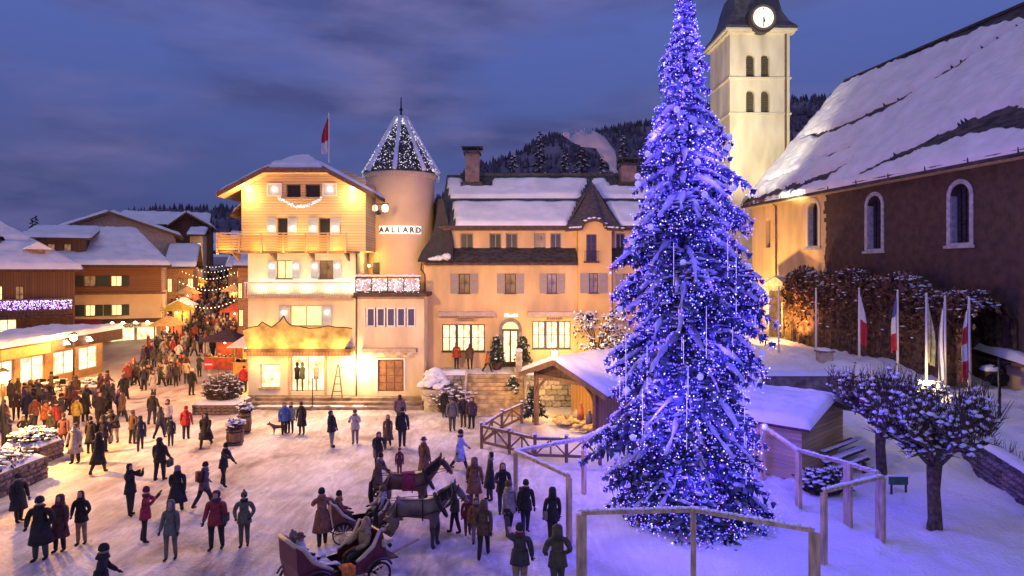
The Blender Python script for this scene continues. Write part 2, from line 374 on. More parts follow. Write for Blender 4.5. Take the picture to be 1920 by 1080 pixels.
# ================================================================ SETTING: ground
def build_ground():
    mb = MB(); xs = []; ys = []
    x = -70.0
    while x < 60: xs.append(x); x += 0.24 if -22 < x < 22 else 0.5 if -34 < x < 26 else 1.5
    y = 6.0
    while y < 150: ys.append(y); y += 0.24 if 14 < y < 36 else 0.45 if y < 46 else 1.6
    nx, ny = len(xs), len(ys)
    for yy in ys:
        for xx in xs:
            z = gz(xx, yy)
            n1 = ns(xx*0.35, yy*0.35, 3.0); n2 = ns(xx*1.4, yy*1.4, 1.0); n3 = ns(xx*3.1, yy*3.1, 8.0)
            soft = sm(3, 8, xx-(yy-15)*0.05)   # fresh deep snow to the right, trodden snow on the square
            z += n1*0.05+n2*0.03+n3*0.035+soft*(n1*0.12+n2*0.09+n3*0.07+0.04*ns(xx*6, yy*6, 2))
            z -= 0.05*max(0, ns(xx*3.7, yy*3.7, 5)-.12)*(1+4*soft)+.05*(1+soft)*max(0, ns(xx*1.9+7, yy*1.9, 11)-.1)
            for ru in (0.0, 1.45): z -= .035*math.exp(-(((xx+9+ru)-4*math.sin(yy*.13))/.13)**2)*(1-soft)
            if yy > 27 and xx > 8: z += 0.18*n1+0.1*n2
            mb.v.append((xx, yy, z))
    for j in range(ny-1):
        for i in range(nx-1):
            k = j*nx+i; mb.f.append((k, k+1, k+nx+1, k+nx)); mb.mi.append(0)
    m = mat('ground_snow', (0.8, 0.8, 0.86), 0.65, 0, bump=1.3, bscale=9)
    t = m.node_tree; n = t.nodes; l = t.links; b = n['Principled BSDF']
    co = n.new('ShaderNodeTexCoord'); sp = n.new('ShaderNodeSeparateXYZ'); l.new(co.outputs['Object'], sp.inputs[0])
    q = n.new('ShaderNodeMapping'); q.inputs['Scale'].default_value = (1, 0.55, 1); q.inputs['Rotation'].default_value = (0, 0, 0.5); l.new(co.outputs['Object'], q.inputs[0])
    z1 = n.new('ShaderNodeTexNoise'); z1.inputs['Scale'].default_value = 0.45; z1.inputs['Detail'].default_value = 9; z1.inputs['Roughness'].default_value = 0.62; z1.inputs['Distortion'].default_value = 0.6; l.new(q.outputs[0], z1.inputs['Vector'])
    cr_ = n.new('ShaderNodeValToRGB'); l.new(z1.outputs[0], cr_.inputs[0]); ce = cr_.color_ramp.elements
    ce[0].position = 0.34; ce[0].color = (0.33, 0.25, 0.22, 1); ce[1].position = 0.60; ce[1].color = (0.84, 0.79, 0.78, 1)
    k = ce.new(0.46); k.color = (0.62, 0.54, 0.52, 1)
    q3 = n.new('ShaderNodeMapping'); q3.inputs['Scale'].default_value = (2.2, .55, 1); q3.inputs['Rotation'].default_value = (0, 0, -.35); l.new(co.outputs['Object'], q3.inputs[0])
    z3 = n.new('ShaderNodeTexNoise'); z3.inputs['Scale'].default_value = .8; z3.inputs['Detail'].default_value = 6; z3.inputs['Distortion'].default_value = 2.5; l.new(q3.outputs[0], z3.inputs['Vector'])
    m3 = n.new('ShaderNodeMapRange'); m3.inputs[1].default_value = .42; m3.inputs[2].default_value = .62; m3.inputs[3].default_value = .78; m3.inputs[4].default_value = 1.0; l.new(z3.outputs[0], m3.inputs[0])
    hs = n.new('ShaderNodeHueSaturation'); l.new(m3.outputs[0], hs.inputs['Value']); l.new(cr_.outputs[0], hs.inputs['Color']); cr_ = hs
    # clean snow on the right of the square
    mr_ = n.new('ShaderNodeMapRange'); mr_.inputs[1].default_value = 0.5; mr_.inputs[2].default_value = 5.5; l.new(sp.outputs[0], mr_.inputs[0])
    mx_ = n.new('ShaderNodeMixRGB'); l.new(mr_.outputs[0], mx_.inputs[0]); l.new(cr_.outputs[0], mx_.inputs[1]); mx_.inputs[2].default_value = (0.84, 0.85, 0.90, 1)
    # brown, wet, trodden street further back
    mr2 = n.new('ShaderNodeMapRange'); mr2.inputs[1].default_value = 43; mr2.inputs[2].default_value = 56; mr2.inputs[4].default_value = 0.75; l.new(sp.outputs[1], mr2.inputs[0])
    mr3 = n.new('ShaderNodeMapRange'); mr3.inputs[1].default_value = -8; mr3.inputs[2].default_value = -18; l.new(sp.outputs[0], mr3.inputs[0])
    mm = n.new('ShaderNodeMath'); mm.operation = 'MULTIPLY'; l.new(mr2.outputs[0], mm.inputs[0]); l.new(mr3.outputs[0], mm.inputs[1])
    mx2 = n.new('ShaderNodeMixRGB'); l.new(mm.outputs[0], mx2.inputs[0]); l.new(mx_.outputs[0], mx2.inputs[1]); mx2.inputs[2].default_value = (0.30, 0.22, 0.18, 1)
    l.new(mx2.outputs[0], b.inputs['Base Color'])
    g = mb.build('ground', m, smooth=True, kind='structure')
    f = MB().face([(-2500, 60, -6), (2500, 60, -6), (2500, 3000, -6), (-2500, 3000, -6)]); f.face([(-300, -200, -0.5), (300, -200, -0.5), (300, 60, -0.5), (-300, 60, -0.5)])
    f.build('valley_floor', snow_m, kind='structure')
build_ground()
# ---------------------------------------------------------------- hills
hill_m = mat('wooded_hill', (0.20, 0.18, 0.26), 0.95, 0, 0.03, col2=(0.07, 0.06, 0.10), detail=9)  # bluish tone stands in for distance haze and twilight
def hill(name, pts, y0, y1, seed):
    """a ridge whose crest follows (x, z) at depth y1 and which slopes down to y0"""
    mb = MB(); nx = 130; nyy = 26
    xa, xb = pts[0][0], pts[-1][0]
    def crest(x):
        for (a, za), (b, zb) in zip(pts, pts[1:]):
            if a <= x <= b: return za+(zb-za)*sm(0, 1, (x-a)/(b-a))
        return pts[-1][1]
    for j in range(nyy+1):
        for i in range(nx+1):
            x = xa+(xb-xa)*i/nx; t = j/nyy; y = y0+(y1-y0)*t
            z = -6+(crest(x)+6)*math.sin(t*math.pi/2)**1.1
            z += ns(x*0.012+seed, y*0.012, 0)*9*t+ns(x*0.05, y*0.05, seed)*3*t
            mb.v.append((x, y, z))
    for j in range(nyy):
        for i in range(nx): k = j*(nx+1)+i; mb.f.append((k, k+1, k+nx+2, k+nx+1)); mb.mi.append(0)
    o = mb.build(name, hill_m, smooth=True, kind='structure'); o['kind'] = 'structure'
    return o, mb
h1, h1b = hill('hills', [(-230, 12), (-120, 26), (-62, 50), (-15, 80), (37, 101), (86, 110), (150, 122), (222, 129), (262, 124), (330, 104), (470, 80)], 300, 470, 3.0)
h2, h2b = hill('mountain', [(-900, 12), (-480, 26), (-360, 38), (-270, 62), (-200, 62), (-120, 50), (60, 24)], 340, 600, 9.0)
forest_m = mat('forest_trees', (0.12, 0.10, 0.15), 0.95, 0.3, 0.15)
def forest(src, n, seed, hh):
    rng = random.Random(seed); mb = MB(); vs = src.v
    for _ in range(n):
        a = vs[rng.randrange(len(vs))]; x = a[0]+rng.uniform(-4, 4); y = a[1]+rng.uniform(-5, 5); z = a[2]-1.5
        h = rng.uniform(0.6, 1.2)*hh; r = h*rng.uniform(0.18, 0.26); k = len(mb.v); ph = rng.random()*6
        mb.v.append((x, y, z+h))
        for lv, rr in ((0.55, r*0.62), (0.0, r)):
            for j in range(5): t = ph+j*1.2566; q = rr*rng.uniform(0.75, 1.2); mb.v.append((x+math.cos(t)*q, y+math.sin(t)*q, z+h*lv))
        for j in range(5):
            q = (j+1) % 5; mb.f += [(k, k+1+j, k+1+q), (k+1+j, k+6+j, k+6+q, k+1+q)]; mb.mi += [0, 0]
    o = mb.build('forest', forest_m, kind='stuff'); return o
forest(h1b, 9000, 1, 5.5); forest(h2b, 5000, 2, 7)

# ================================================================ THE HOTEL-LIKE CORNER HOUSE with the shop
Y0 = 42.0
def hx(px): return X(px, Y0)
def hz(py): return Z(py, Y0)
hotel = thing('chalet_building', 'tall floodlit chalet house with half-hipped snowy gable, wooden balcony and jagged mountain-shaped canopy', 'building', (hx(570), Y0, 0.5))
def hotel_build():
    H = hotel
    xl, xr = hx(465), hx(667)
    # lower storeys
    holes = [(hx(487), hx(525), hz(728), hz(683)), (hx(545), hx(608), hz(734), hz(664)),
             (hx(543), hx(603), hz(612), hz(573)), (hx(518), hx(548), hz(523), hz(488)), (hx(598), hx(625), hz(523), hz(488))]
    mb = MB(); wall_holes(mb, xl, xr, 0.0, hz(470), Y0, holes)
    mb.face([(xl, Y0, 0), (xl, Y0, hz(470)), (xl, 53, hz(470)), (xl, 53, 0)]); mb.face([(xr, Y0, 0), (xr, 53, 0), (xr, 53, hz(470)), (xr, Y0, hz(470))])
    mb.build('wall', plaster_w, H)
    mb = MB().box(xl-0.03, xr, Y0-0.06, Y0-0.003, 0.0, hz(741)); mb.build('plinth', stone_m, H)
    # shop windows
    window(H, *holes[0], Y0, shop_glass, wood_p, 1, 1, label='small square shop window with goods on show')
    window(H, *holes[1], Y0, shop_glass, wood_p, 2, 1, sill=False, label='tall double shop window with dressed dummies')
    window(H, *holes[2], Y0, warm_glass, wood_p, 2, 1, hx(537)-hx(518), grey_paint, star=True)
    window(H, *holes[3], Y0, warm_glass, wood_m, 2, 1, hx(515)-hx(501), grey_paint, star=True)
    window(H, *holes[4], Y0, dim_glass, wood_m, 2, 1, hx(515)-hx(501), grey_paint, star=True)
    for px, c in ((556, black_metal), (566, mat('olive_cloth', (0.12, 0.13, 0.05))), (592, mat('cream_cloth', (0.5, 0.45, 0.35)))):
        x = hx(px); m = MB(); m.lathe([(0.05, 0), (0.06, 0.7), (0.17, 0.75), (0.15, 1.15), (0.2, 1.42), (0.06, 1.5), (0.1, 1.62), (0.09, 1.76), (0.02, 1.82)], (x, Y0+0.12, 0.8), 8, sy=0.4); m.build('shop_dummy', c, H, smooth=True)
    # door surround and mountain canopy
    m = MB()
    for a, b in ((540, 545), (608, 613)): m.box(hx(a), hx(b), Y0-0.05, Y0-0.002, 0.5, hz(662))
    m.box(hx(539), hx(614), Y0-0.08, Y0-0.052, hz(663), hz(660)); m.build('shopfront_surround', wood_p, H)
    m = MB(); m.box(hx(469), hx(666), Y0-1.05, Y0, hz(657), hz(651)); m.build('canopy_slab', wood_m, H)
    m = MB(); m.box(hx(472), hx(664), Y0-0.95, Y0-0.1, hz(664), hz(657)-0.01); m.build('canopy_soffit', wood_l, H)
    prof = [(468, 616), (482, 611), (496, 609), (504, 601), (512, 606), (521, 611), (528, 606), (536, 600), (543, 590), (548, 600), (556, 607), (572, 609), (590, 613), (606, 612), (624, 608), (640, 611), (655, 611), (668, 613)]
    base = [(664, 634), (654, 650), (476, 650)]
    pts = [(hx(a), Y0-1.08, hz(b)) for a, b in prof+base]
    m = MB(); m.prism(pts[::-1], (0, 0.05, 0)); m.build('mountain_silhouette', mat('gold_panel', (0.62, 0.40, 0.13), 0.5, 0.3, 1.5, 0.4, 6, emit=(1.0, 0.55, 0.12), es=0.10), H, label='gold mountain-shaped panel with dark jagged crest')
    m = MB()
    for (a, b), (c, d) in zip(prof, prof[1:]): m.bar((hx(a), Y0-1.11, hz(b)), (hx(c), Y0-1.11, hz(d)), 0.07, 0.05)
    m.build('crest_line', black_metal, H)
    sc = snow_patch('canopy_snow', quadP((hx(480), Y0-1.0, hz(648)), (hx(654), Y0-1.0, hz(648)), (hx(660), Y0-0.06, hz(646)), (hx(474), Y0-0.06, hz(646))), 60, 6, 0.22, H, 5, edge=0.15, su=5.6, sv=0.9)
    # storey bands / slim eaves between floors
    m = MB(); m.box(hx(462), hx(667), Y0-0.16, Y0-0.003, hz(559), hz(554)); m.build('storey_band', wood_m, H)
    # second-floor low balcony with pale bars
    m = MB(); m.box(hx(468), hx(665), Y0-0.9, Y0-0.164, hz(558), hz(554)); m.build('balcony_floor', wood_p, H)
    m = MB(); m.box(hx(468), hx(665), Y0-0.92, Y0-0.84, hz(531), hz(528)); m.build('balcony_rail', white_paint, H)
    for i in range(44):
        x = hx(470)+(hx(663)-hx(470))*i/43
        if i == 0: bar = MB().box(-0.02, 0.02, -0.02, 0.02, 0, hz(531)-hz(554)).mesh('baluster', white_paint)
        inst('baluster', bar, H, (x, Y0-0.88, hz(554)))
    # upper wooden storeys, set forward
    Yu = Y0-0.35
    ux0, ux1 = hx(457), hx(688)
    up = [(hx(523), hx(543), hz(470), hz(409)), (hx(600), hx(622), hz(470), hz(409)), (hx(540), hx(567), hz(372), hz(347)), (hx(575), hx(603), hz(372), hz(347))]
    zt = hz(338)
    m = MB(); wall_holes(m, ux0, ux1, hz(471), zt, Yu, up)
    apex = [(ux0, Yu, zt), (ux1, Yu, zt), (ux1, Yu, hz(357)+0.35), (hx(655), Yu, hz(320)+0.05), (hx(500), Yu, hz(320)+0.05), (ux0, Yu, hz(345)+0.35)]
    # gable field over the straight part
    m.face([(ux0, Yu, zt), (ux1, Yu, zt), (hx(652), Yu, hz(320)), (hx(506), Yu, hz(320))])
    m.face([(ux0, Yu, hz(471)), (ux0, Yu, zt), (ux0, 53, zt), (ux0, 53, hz(471))]); m.face([(ux1, Yu, hz(471)), (ux1, 53, hz(471)), (ux1, 53, zt), (ux1, Yu, zt)])
    m.face([(ux0, Yu, hz(471)), (ux0, 53, hz(471)), (ux1, 53, hz(471)), (ux1, Yu, hz(471))])
    m.build('timber_wall', wood_h, H)
    sw = hx(510)-hx(492)
    window(H, *up[0], Yu, dark_glass, wood_m, 1, 1, sw, grey_paint, star=True, sill=False)
    window(H, *up[1], Yu, dark_glass, wood_m, 1, 1, sw, grey_paint, star=True, sill=False)
    window(H, *up[2], Yu, dark_glass, wood_m, 1, 1, sill=False); window(H, *up[3], Yu, dark_glass, wood_m, 1, 1, sill=False)
    for a, b in ((505, 533), (608, 635)):
        m = MB(); m.box(hx(a), hx(b), Yu-0.07, Yu-0.004, hz(369), hz(345)); f = m.build('attic_shutter', grey_paint, H)
        m = MB()
        for q in ((a, b, 347, 345), (a, b, 369, 367), (a, a+2, 367, 347), (b-2, b, 367, 347)): m.box(hx(q[0]), hx(q[1]), Yu-0.10, Yu-0.072, hz(q[2]), hz(q[3]))
        m.build('shutter_frame', white_paint, f)
        inst('star_lamp', WIN['star'], f, ((hx(a)+hx(b))/2, Yu-0.2, hz(356)))
    # attic balconet with garland
    m = MB(); m.box(hx(532), hx(606), Yu-0.4, Yu-0.004, hz(375), hz(372)); m.build('attic_ledge', wood_p, H)
    m = MB(); g = MB(); rng = random.Random(3)
    for i in range(150):
        t = i/149; x = hx(530)+(hx(610)-hx(530))*t; z = hz(373)-0.55*math.sin(math.pi*t)+rng.uniform(-0.09, 0.09)
        (m if i % 3 else g).octa((x, Yu-0.42+rng.uniform(-0.06, 0.06), z), 0.06 if i % 3 else 0.035)
    q = m.build('garland', mat('garland_white', (0.7, 0.7, 0.72), 0.6, 0.2), H); g.build('bulbs', bulb_white, q)
    # big wooden balcony
    bx0, bx1 = hx(428), hx(662); by = Yu-1.25; zb = hz(472); zr = hz(441)
    m = MB(); m.box(bx0, bx1+0.5, by, Yu-0.004, zb-0.12, zb); m.build('balcony_floor', wood_m, H)
    k = 6
    for i in range(k):
        z = zb+0.05+(zr-zb-0.1)*i/k
        if i == 0:
            bd = MB().box(bx0, bx1, by, by+0.03, 0, (zr-zb-0.1)/k-0.025).mesh('balcony_board', mat('honey_board', (0.60, 0.36, 0.13), 0.7, 0.15, 2, 0.2, 20, stretch=(0.4, 1, 6)))
        o = bpy.data.objects.new('board', bd); COL.objects.link(o); o.parent = H; q = OFF[H.name]; o.location = (-q[0], -q[1], z-q[2])
    for px in (428, 468, 508, 548, 588, 628, 660):
        x = hx(px); m = MB(); m.box(x-0.05, x+0.05, by-0.045, by-0.004, zb-0.1, zr); m.build('balcony_post', wood_p, H)
    m = MB(); m.box(bx0-0.05, bx1+0.05, by-0.06, by+0.08, zr, zr+0.07); m.build('handrail', wood_p, H)
    m = MB(); m.box(bx0, bx0+0.04, by+0.034, Yu+0.5, zb, zr); m.build('balcony_end', wood_p, H)
    for px in (452, 520, 590, 655):
        m = MB(); m.prism([(hx(px), by+0.1, zb-0.125), (hx(px), Yu-0.01, zb-0.125), (hx(px), Yu-0.01, zb-0.6)], (0.12, 0, 0)); m.build('bracket', wood_m, H)
    # downpipe on the right corner
    m = MB(); m.tube([(hx(669), Y0-0.1, 0.5), (hx(669), Y0-0.1, hz(470)-0.2)], 0.055, 8); m.build('downpipe', mat('copper_pipe', (0.12, 0.06, 0.04), 0.5, 0.1), H)
    # roof: half-hipped, overhanging
    XL, XR, zE = hx(424), hx(709), hz(366); xc = (XL+XR)/2; zR = hz(291); yf = 40.6; yb = 54.0
    hs = 0.44; hxw = (XR-XL)/2*(1-0.58)
    zH = zE+(zR-zE)*0.60; xh = (XR-XL)/2*(1-0.60)
    yhip = yf+2.0
    for sg, nm in ((-1, 'roof'), (1, 'roof')):
        xe = xc+sg*(XR-XL)/2
        pts = [(xe, yf, zE), (xc+sg*xh, yf, zH), (xc, yhip, zR), (xc, yb, zR), (xe, yb, zE)]
        m = MB(); m.prism(pts if sg < 0 else pts[::-1], (0, 0, -0.22)); rf = m.build(nm, wood_d, H)
        def P(u, v, sg=sg, xe=xe):
            x = xe+(xc-xe)*v; z = zE+(zR-zE)*v; y_f = yf+0.05+(0 if v < 0.6 else (yhip-yf)*(v-0.6)/0.4)
            return V((x, y_f+(yb-y_f)*u, z))
        snow_patch('roof_snow', P, 60, 30, 0.20, rf, sg*3, edge=0.25, su=13, sv=5.4)
    m = MB(); m.prism([(xc-xh, yf, zH), (xc+xh, yf, zH), (xc, yhip, zR)], (0, 0, -0.2)); rf = m.build('half_hip', wood_d, H)
    snow_patch('roof_snow', quadP((xc-xh+0.15, yf+0.05, zH+0.02), (xc+xh-0.15, yf+0.05, zH+0.02), (xc+0.05, yhip, zR), (xc-0.05, yhip, zR)), 24, 12, 0.25, rf, 8, edge=0.2, su=3.8, sv=2.2)
    # barge boards lit from below, and soffit
    m = MB()
    for sg in (-1, 1):
        a = V((xc+sg*(XR-XL)/2, yf-0.03, zE-0.30)); b = V((xc+sg*xh, yf-0.03, zH-0.30)); m.prism([a, b, b+V((0, 0, 0.30)), a+V((0, 0, 0.30))], (0, -0.05, 0))
    m.prism([(xc-xh, yf-0.03, zH-0.3), (xc+xh, yf-0.03, zH-0.3), (xc+xh, yf-0.03, zH), (xc-xh, yf-0.03, zH)], (0, -0.05, 0)); m.build('barge_board', wood_m, H)
    m = MB()
    for sg in (-1, 1):
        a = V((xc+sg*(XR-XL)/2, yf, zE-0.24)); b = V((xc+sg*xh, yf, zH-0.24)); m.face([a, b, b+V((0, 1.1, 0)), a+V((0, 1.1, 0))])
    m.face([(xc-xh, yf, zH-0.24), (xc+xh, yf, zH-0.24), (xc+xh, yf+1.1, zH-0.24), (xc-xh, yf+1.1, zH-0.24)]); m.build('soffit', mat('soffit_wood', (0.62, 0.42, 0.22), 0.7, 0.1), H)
    # lower side roof seen at the left
    snow_patch('side_roof_snow', quadP((hx(428), 42.5, hz(398)), (hx(456), 42.5, hz(372)), (hx(456), 48, hz(372)), (hx(428), 48, hz(398))), 12, 20, 0.2, H, 2, up=(-.5, 0, 1), edge=0.2, su=1.2, sv=6)
    m = MB(); m.box(hx(436), hx(457), 43.5, 50, hz(470), hz(402)); m.build('side_wing', wood_m, H)
    m = MB(); m.prism([(hx(426), 42.4, hz(400)-.03), (hx(457), 42.4, hz(372)-.03), (hx(457), 42.4, hz(377)-.03), (hx(426), 42.4, hz(405)-.03)], (0, 7, 0)); m.build('side_roof', wood_d, H)
    # roof-end spot lamps under the eaves
    for px in (473, 664):
        m = MB(); m.lathe([(0.05, 0), (0.14, 0.08), (0.14, 0.2), (0.05, 0.24)], (hx(px), Yu-0.3, hz(360)), 8); l_ = m.build('eave_lamp', lamp_white, H)
        lamp('POINT', (hx(px), Yu-0.5, hz(370)), 110, (1.0, 0.60, 0.16), H, 0.12)
    # floodlights on the balconies washing the walls
    for px in (500, 560, 620): lamp('AREA', (hx(px), by+0.35, zb+0.12), 60, (1.0, 0.62, 0.18), H, 0.6, aim=(hx(px), Yu, zb+2.6))
    for px in (490, 530, 575, 620, 655): lamp('AREA', (hx(px), Y0-0.55, hz(545)), 20, (1.0, 0.86, 0.55), H, 0.5, aim=(hx(px), Y0+0.2, hz(500)))
    for px in (500, 560, 625): lamp('AREA', (hx(px), Y0-0.85, hz(648)+0.3), 26, (1.0, 0.66, 0.25), H, 0.4, aim=(hx(px), Y0+0.2, hz(590)))
    for px in (490, 545, 600, 650): lamp('AREA', (hx(px), Y0-0.8, hz(664)-0.06), 30, (1.0, 0.62, 0.20), H, 0.3, aim=(hx(px), Y0-0.35, 0.5))
    for px in (445, 500, 550, 600, 645): lamp('AREA', (hx(px), by-0.55, zb-0.25), 16, (1.0, 0.60, 0.14), H, 0.3, aim=(hx(px), by, zb+.6))
    for px in (490, 540, 590, 640): lamp('AREA', (hx(px), Y0-1.6, hz(655)), 22, (1.0, 0.6, 0.16), H, 0.3, aim=(hx(px), Y0-1.08, hz(630)))
    # right wing with terrace on top
    wx0, wx1 = hx(671), hx(795); zt2 = hz(556)
    hl = [(hx(685), hx(780), hz(613), hz(577)), (hx(708), hx(757), hz(734), hz(674))]
    m = MB(); wall_holes(m, hx(667)+.004, wx1, 0.0, zt2, Y0+0.05, hl); m.face([(wx1, Y0+0.05, 0), (wx1, 50, 0), (wx1, 50, zt2), (wx1, Y0+0.05, zt2)]); m.build('wing_wall', plaster_c, H)
    n5 = 5; wdt = (hl[0][1]-hl[0][0])/n5
    for i in range(n5): window(H, hl[0][0]+wdt*i+0.04, hl[0][0]+wdt*(i+1)-0.04, hl[0][2], hl[0][3], Y0+0.05, mat('violet_glass', (0.10, 0.09, 0.16), 0.15, 0), white_paint, 1, 1, depth=0.12, fw=0.09, sill=False)
    m = MB(); a, b, c, d = hl[1]
    m.box(a, b, Y0+0.12, Y0+0.16, c, d); dr = m.build('door', wood_m, H)
    for i in range(3):
        for j in range(4):
            q = MB().box(a+0.06+(b-a-.1)*i/3, a+(b-a-.1)*(i+1)/3, Y0+0.085, Y0+0.118, c+0.1+(d-c-.15)*j/4, c+(d-c-.15)*(j+1)/4+.04); q.build('door_panel', mat('door_orange', (0.30, 0.14, 0.06), 0.6, 0.15), dr)
    m = MB(); m.box(a-0.1, a, Y0-0.02, Y0+0.045, c, d+0.1); m.box(b, b+0.1, Y0-0.02, Y0+0.045, c, d+0.1); m.box(a, b, Y0-0.02, Y0+0.045, d, d+0.1); m.build('door_frame', white_paint, H)
    m = MB(); m.box(hx(667), wx1+0.25, Y0-0.65, Y0+2.5, zt2+0.01, zt2+0.26); m.build('terrace_slab', wood_d, H)
    # snowy lace railing
    ry = Y0-0.58; r0, r1 = hx(671), hx(790); zz0 = zt2+0.26; zz1 = hz(519)
    m = MB(); m.box(r0, r1, ry-0.03, ry+0.03, zz1-0.06, zz1); m.box(r0, r1, ry-0.025, ry+0.025, zz0+0.05, zz0+0.1); m.build('terrace_rail', black_metal, H)
    m = MB(); m.box(r0+0.03, r1-0.03, ry+0.03, ry+0.045, zz0+0.1, zz1-0.14); m.build('railing_panel', mat('snowy_panel', (0.62, 0.56, 0.62), 0.6, 0.25, 5, 0.4, 12), H)
    m = MB(); rng = random.Random(5)
    for i in range(170): m.octa((rng.uniform(r0, r1), ry-0.05, rng.uniform(zz0, zz1-.1)), 0.022)
    m.build('fairy_lights', bulb_white, H)
    m = MB()
    for i in range(70): m.blob((r0+(r1-r0)*i/69, ry, zz1+0.04+0.12*abs(ns(i*.3, 0, 0))), 0.13, rng=rng, sz=0.08)
    m.build('rail_snow', roofsnow_m, H, smooth=True)
    for px in (671, 700, 730, 760, 790): m = MB(); m.box(hx(px)-.03, hx(px)+.03, ry-.06, ry-.032, zt2+.27, zz1); m.build('railing_post', black_metal, H)
    # white blurred lettering panel over the door, with its row of little marks
    m = MB(); m.box(hx(680), hx(782), Y0-0.45, Y0+0.045, hz(660), hz(652)); m.build('awning_box', mat('awning_box', (0.5, 0.36, 0.26), 0.6, 0.1), H)
    for i in range(5):
        x = hx(684)+(hx(770)-hx(684))*i/4
        m = MB(); m.box(x-0.16, x+0.16, Y0-0.46, Y0-0.42, hz(665), hz(659)); m.build('awning_valance', mat('valance', (0.62, 0.5, 0.36), 0.7, 0.05), H)
    # round wall lamp
    m = MB(); m.lathe([(0.03, -0.16), (0.15, -0.1), (0.19, 0), (0.15, 0.1), (0.03, 0.16)], (hx(677), Y0-0.25, hz(688)), 12); m.build('wall_lamp', mat('lamp_hot', (1, 1, 1), 0.4, 0, emit=(1, .85, .6), es=60), H, smooth=True)
    m = MB(); m.bar((hx(677), Y0, hz(688)), (hx(677), Y0-0.1, hz(688)), 0.06); m.build('lamp_arm', black_metal, H)
    for px in (480, 560, 650): lamp('SPOT', (hx(px), 40.4, 12.6), 2900, (1.0, .60, .32), H, .3, aim=(hx(px)+2, 27, 0), cone=95)  # added spots at the eaves, no fixtures, warm fill for the square
    lamp('POINT', (hx(677), Y0-0.75, hz(688)), 260, (1.0, 0.68, 0.32), H, 0.2)
hotel_build()
# long stone steps in front
st = thing('stone_steps', 'long low stone steps running under the chalet shop windows', 'steps', (hx(640), Y0-1, 0))
for i in range(3):
    m = MB(); m.box(hx(466)+i*0.35, hx(800)-i*0.1, Y0-1.9+i*0.55, Y0-0.07, 0.0+i*0.17+(0.0 if i else 0.0), 0.17*(i+1)+0.0)
    m.v = [(a, b, c if c < 0.17*(i+1)-.01 and i == 0 else (c if c > 0.17*i+.01 else 0.17*i+0.0)) for a, b, c in m.v]
    m.build('step', mat('step_stone', (0.30, 0.22, 0.16), 0.85, 0.25, 2, 0.4, 10), st)
snow_patch('step_snow', quadP((hx(500), Y0-1.88, 0.172), (hx(700), Y0-1.88, 0.172), (hx(700), Y0-1.4, 0.172), (hx(500), Y0-1.4, 0.172)), 60, 4, 0.05, st, 3, edge=0.1, su=6.7, sv=.5, mask=lambda u, v: ns(u*9, v*2, 4)+0.1)
# slim pole and obelisk-shaped frame on the step
m = MB(); m.tube([(hx(601), Y0-1.7, 0.16), (hx(601), Y0-1.7, 1.9)], 0.03, 6); m.lathe([(0.15, 0), (0.15, 0.04)], (hx(601), Y0-1.7, 0.17), 10); tag(m.build('thin_post', black_metal), 'thin dark post standing on the steps before the tall shop window', 'post')
ob = thing('display_easel', 'slim wooden ladder-shaped easel leaning up beside the round wall lamp', 'easel', (hx(638), Y0-0.8, 0.51))
for sx in (-0.33, 0.33): MB().bar((hx(638)+sx, Y0-0.8, 0.51), (hx(638)+sx*.08, Y0-0.45, 2.55), 0.07).build('leg', wood_m, ob)
for z, wd in ((0.9, .26), (1.35, .2), (1.8, .12)): MB().bar((hx(638)-wd, Y0-0.8+z*.13, z), (hx(638)+wd, Y0-0.8+z*.13, z), 0.05).build('crossbar', wood_m, ob)

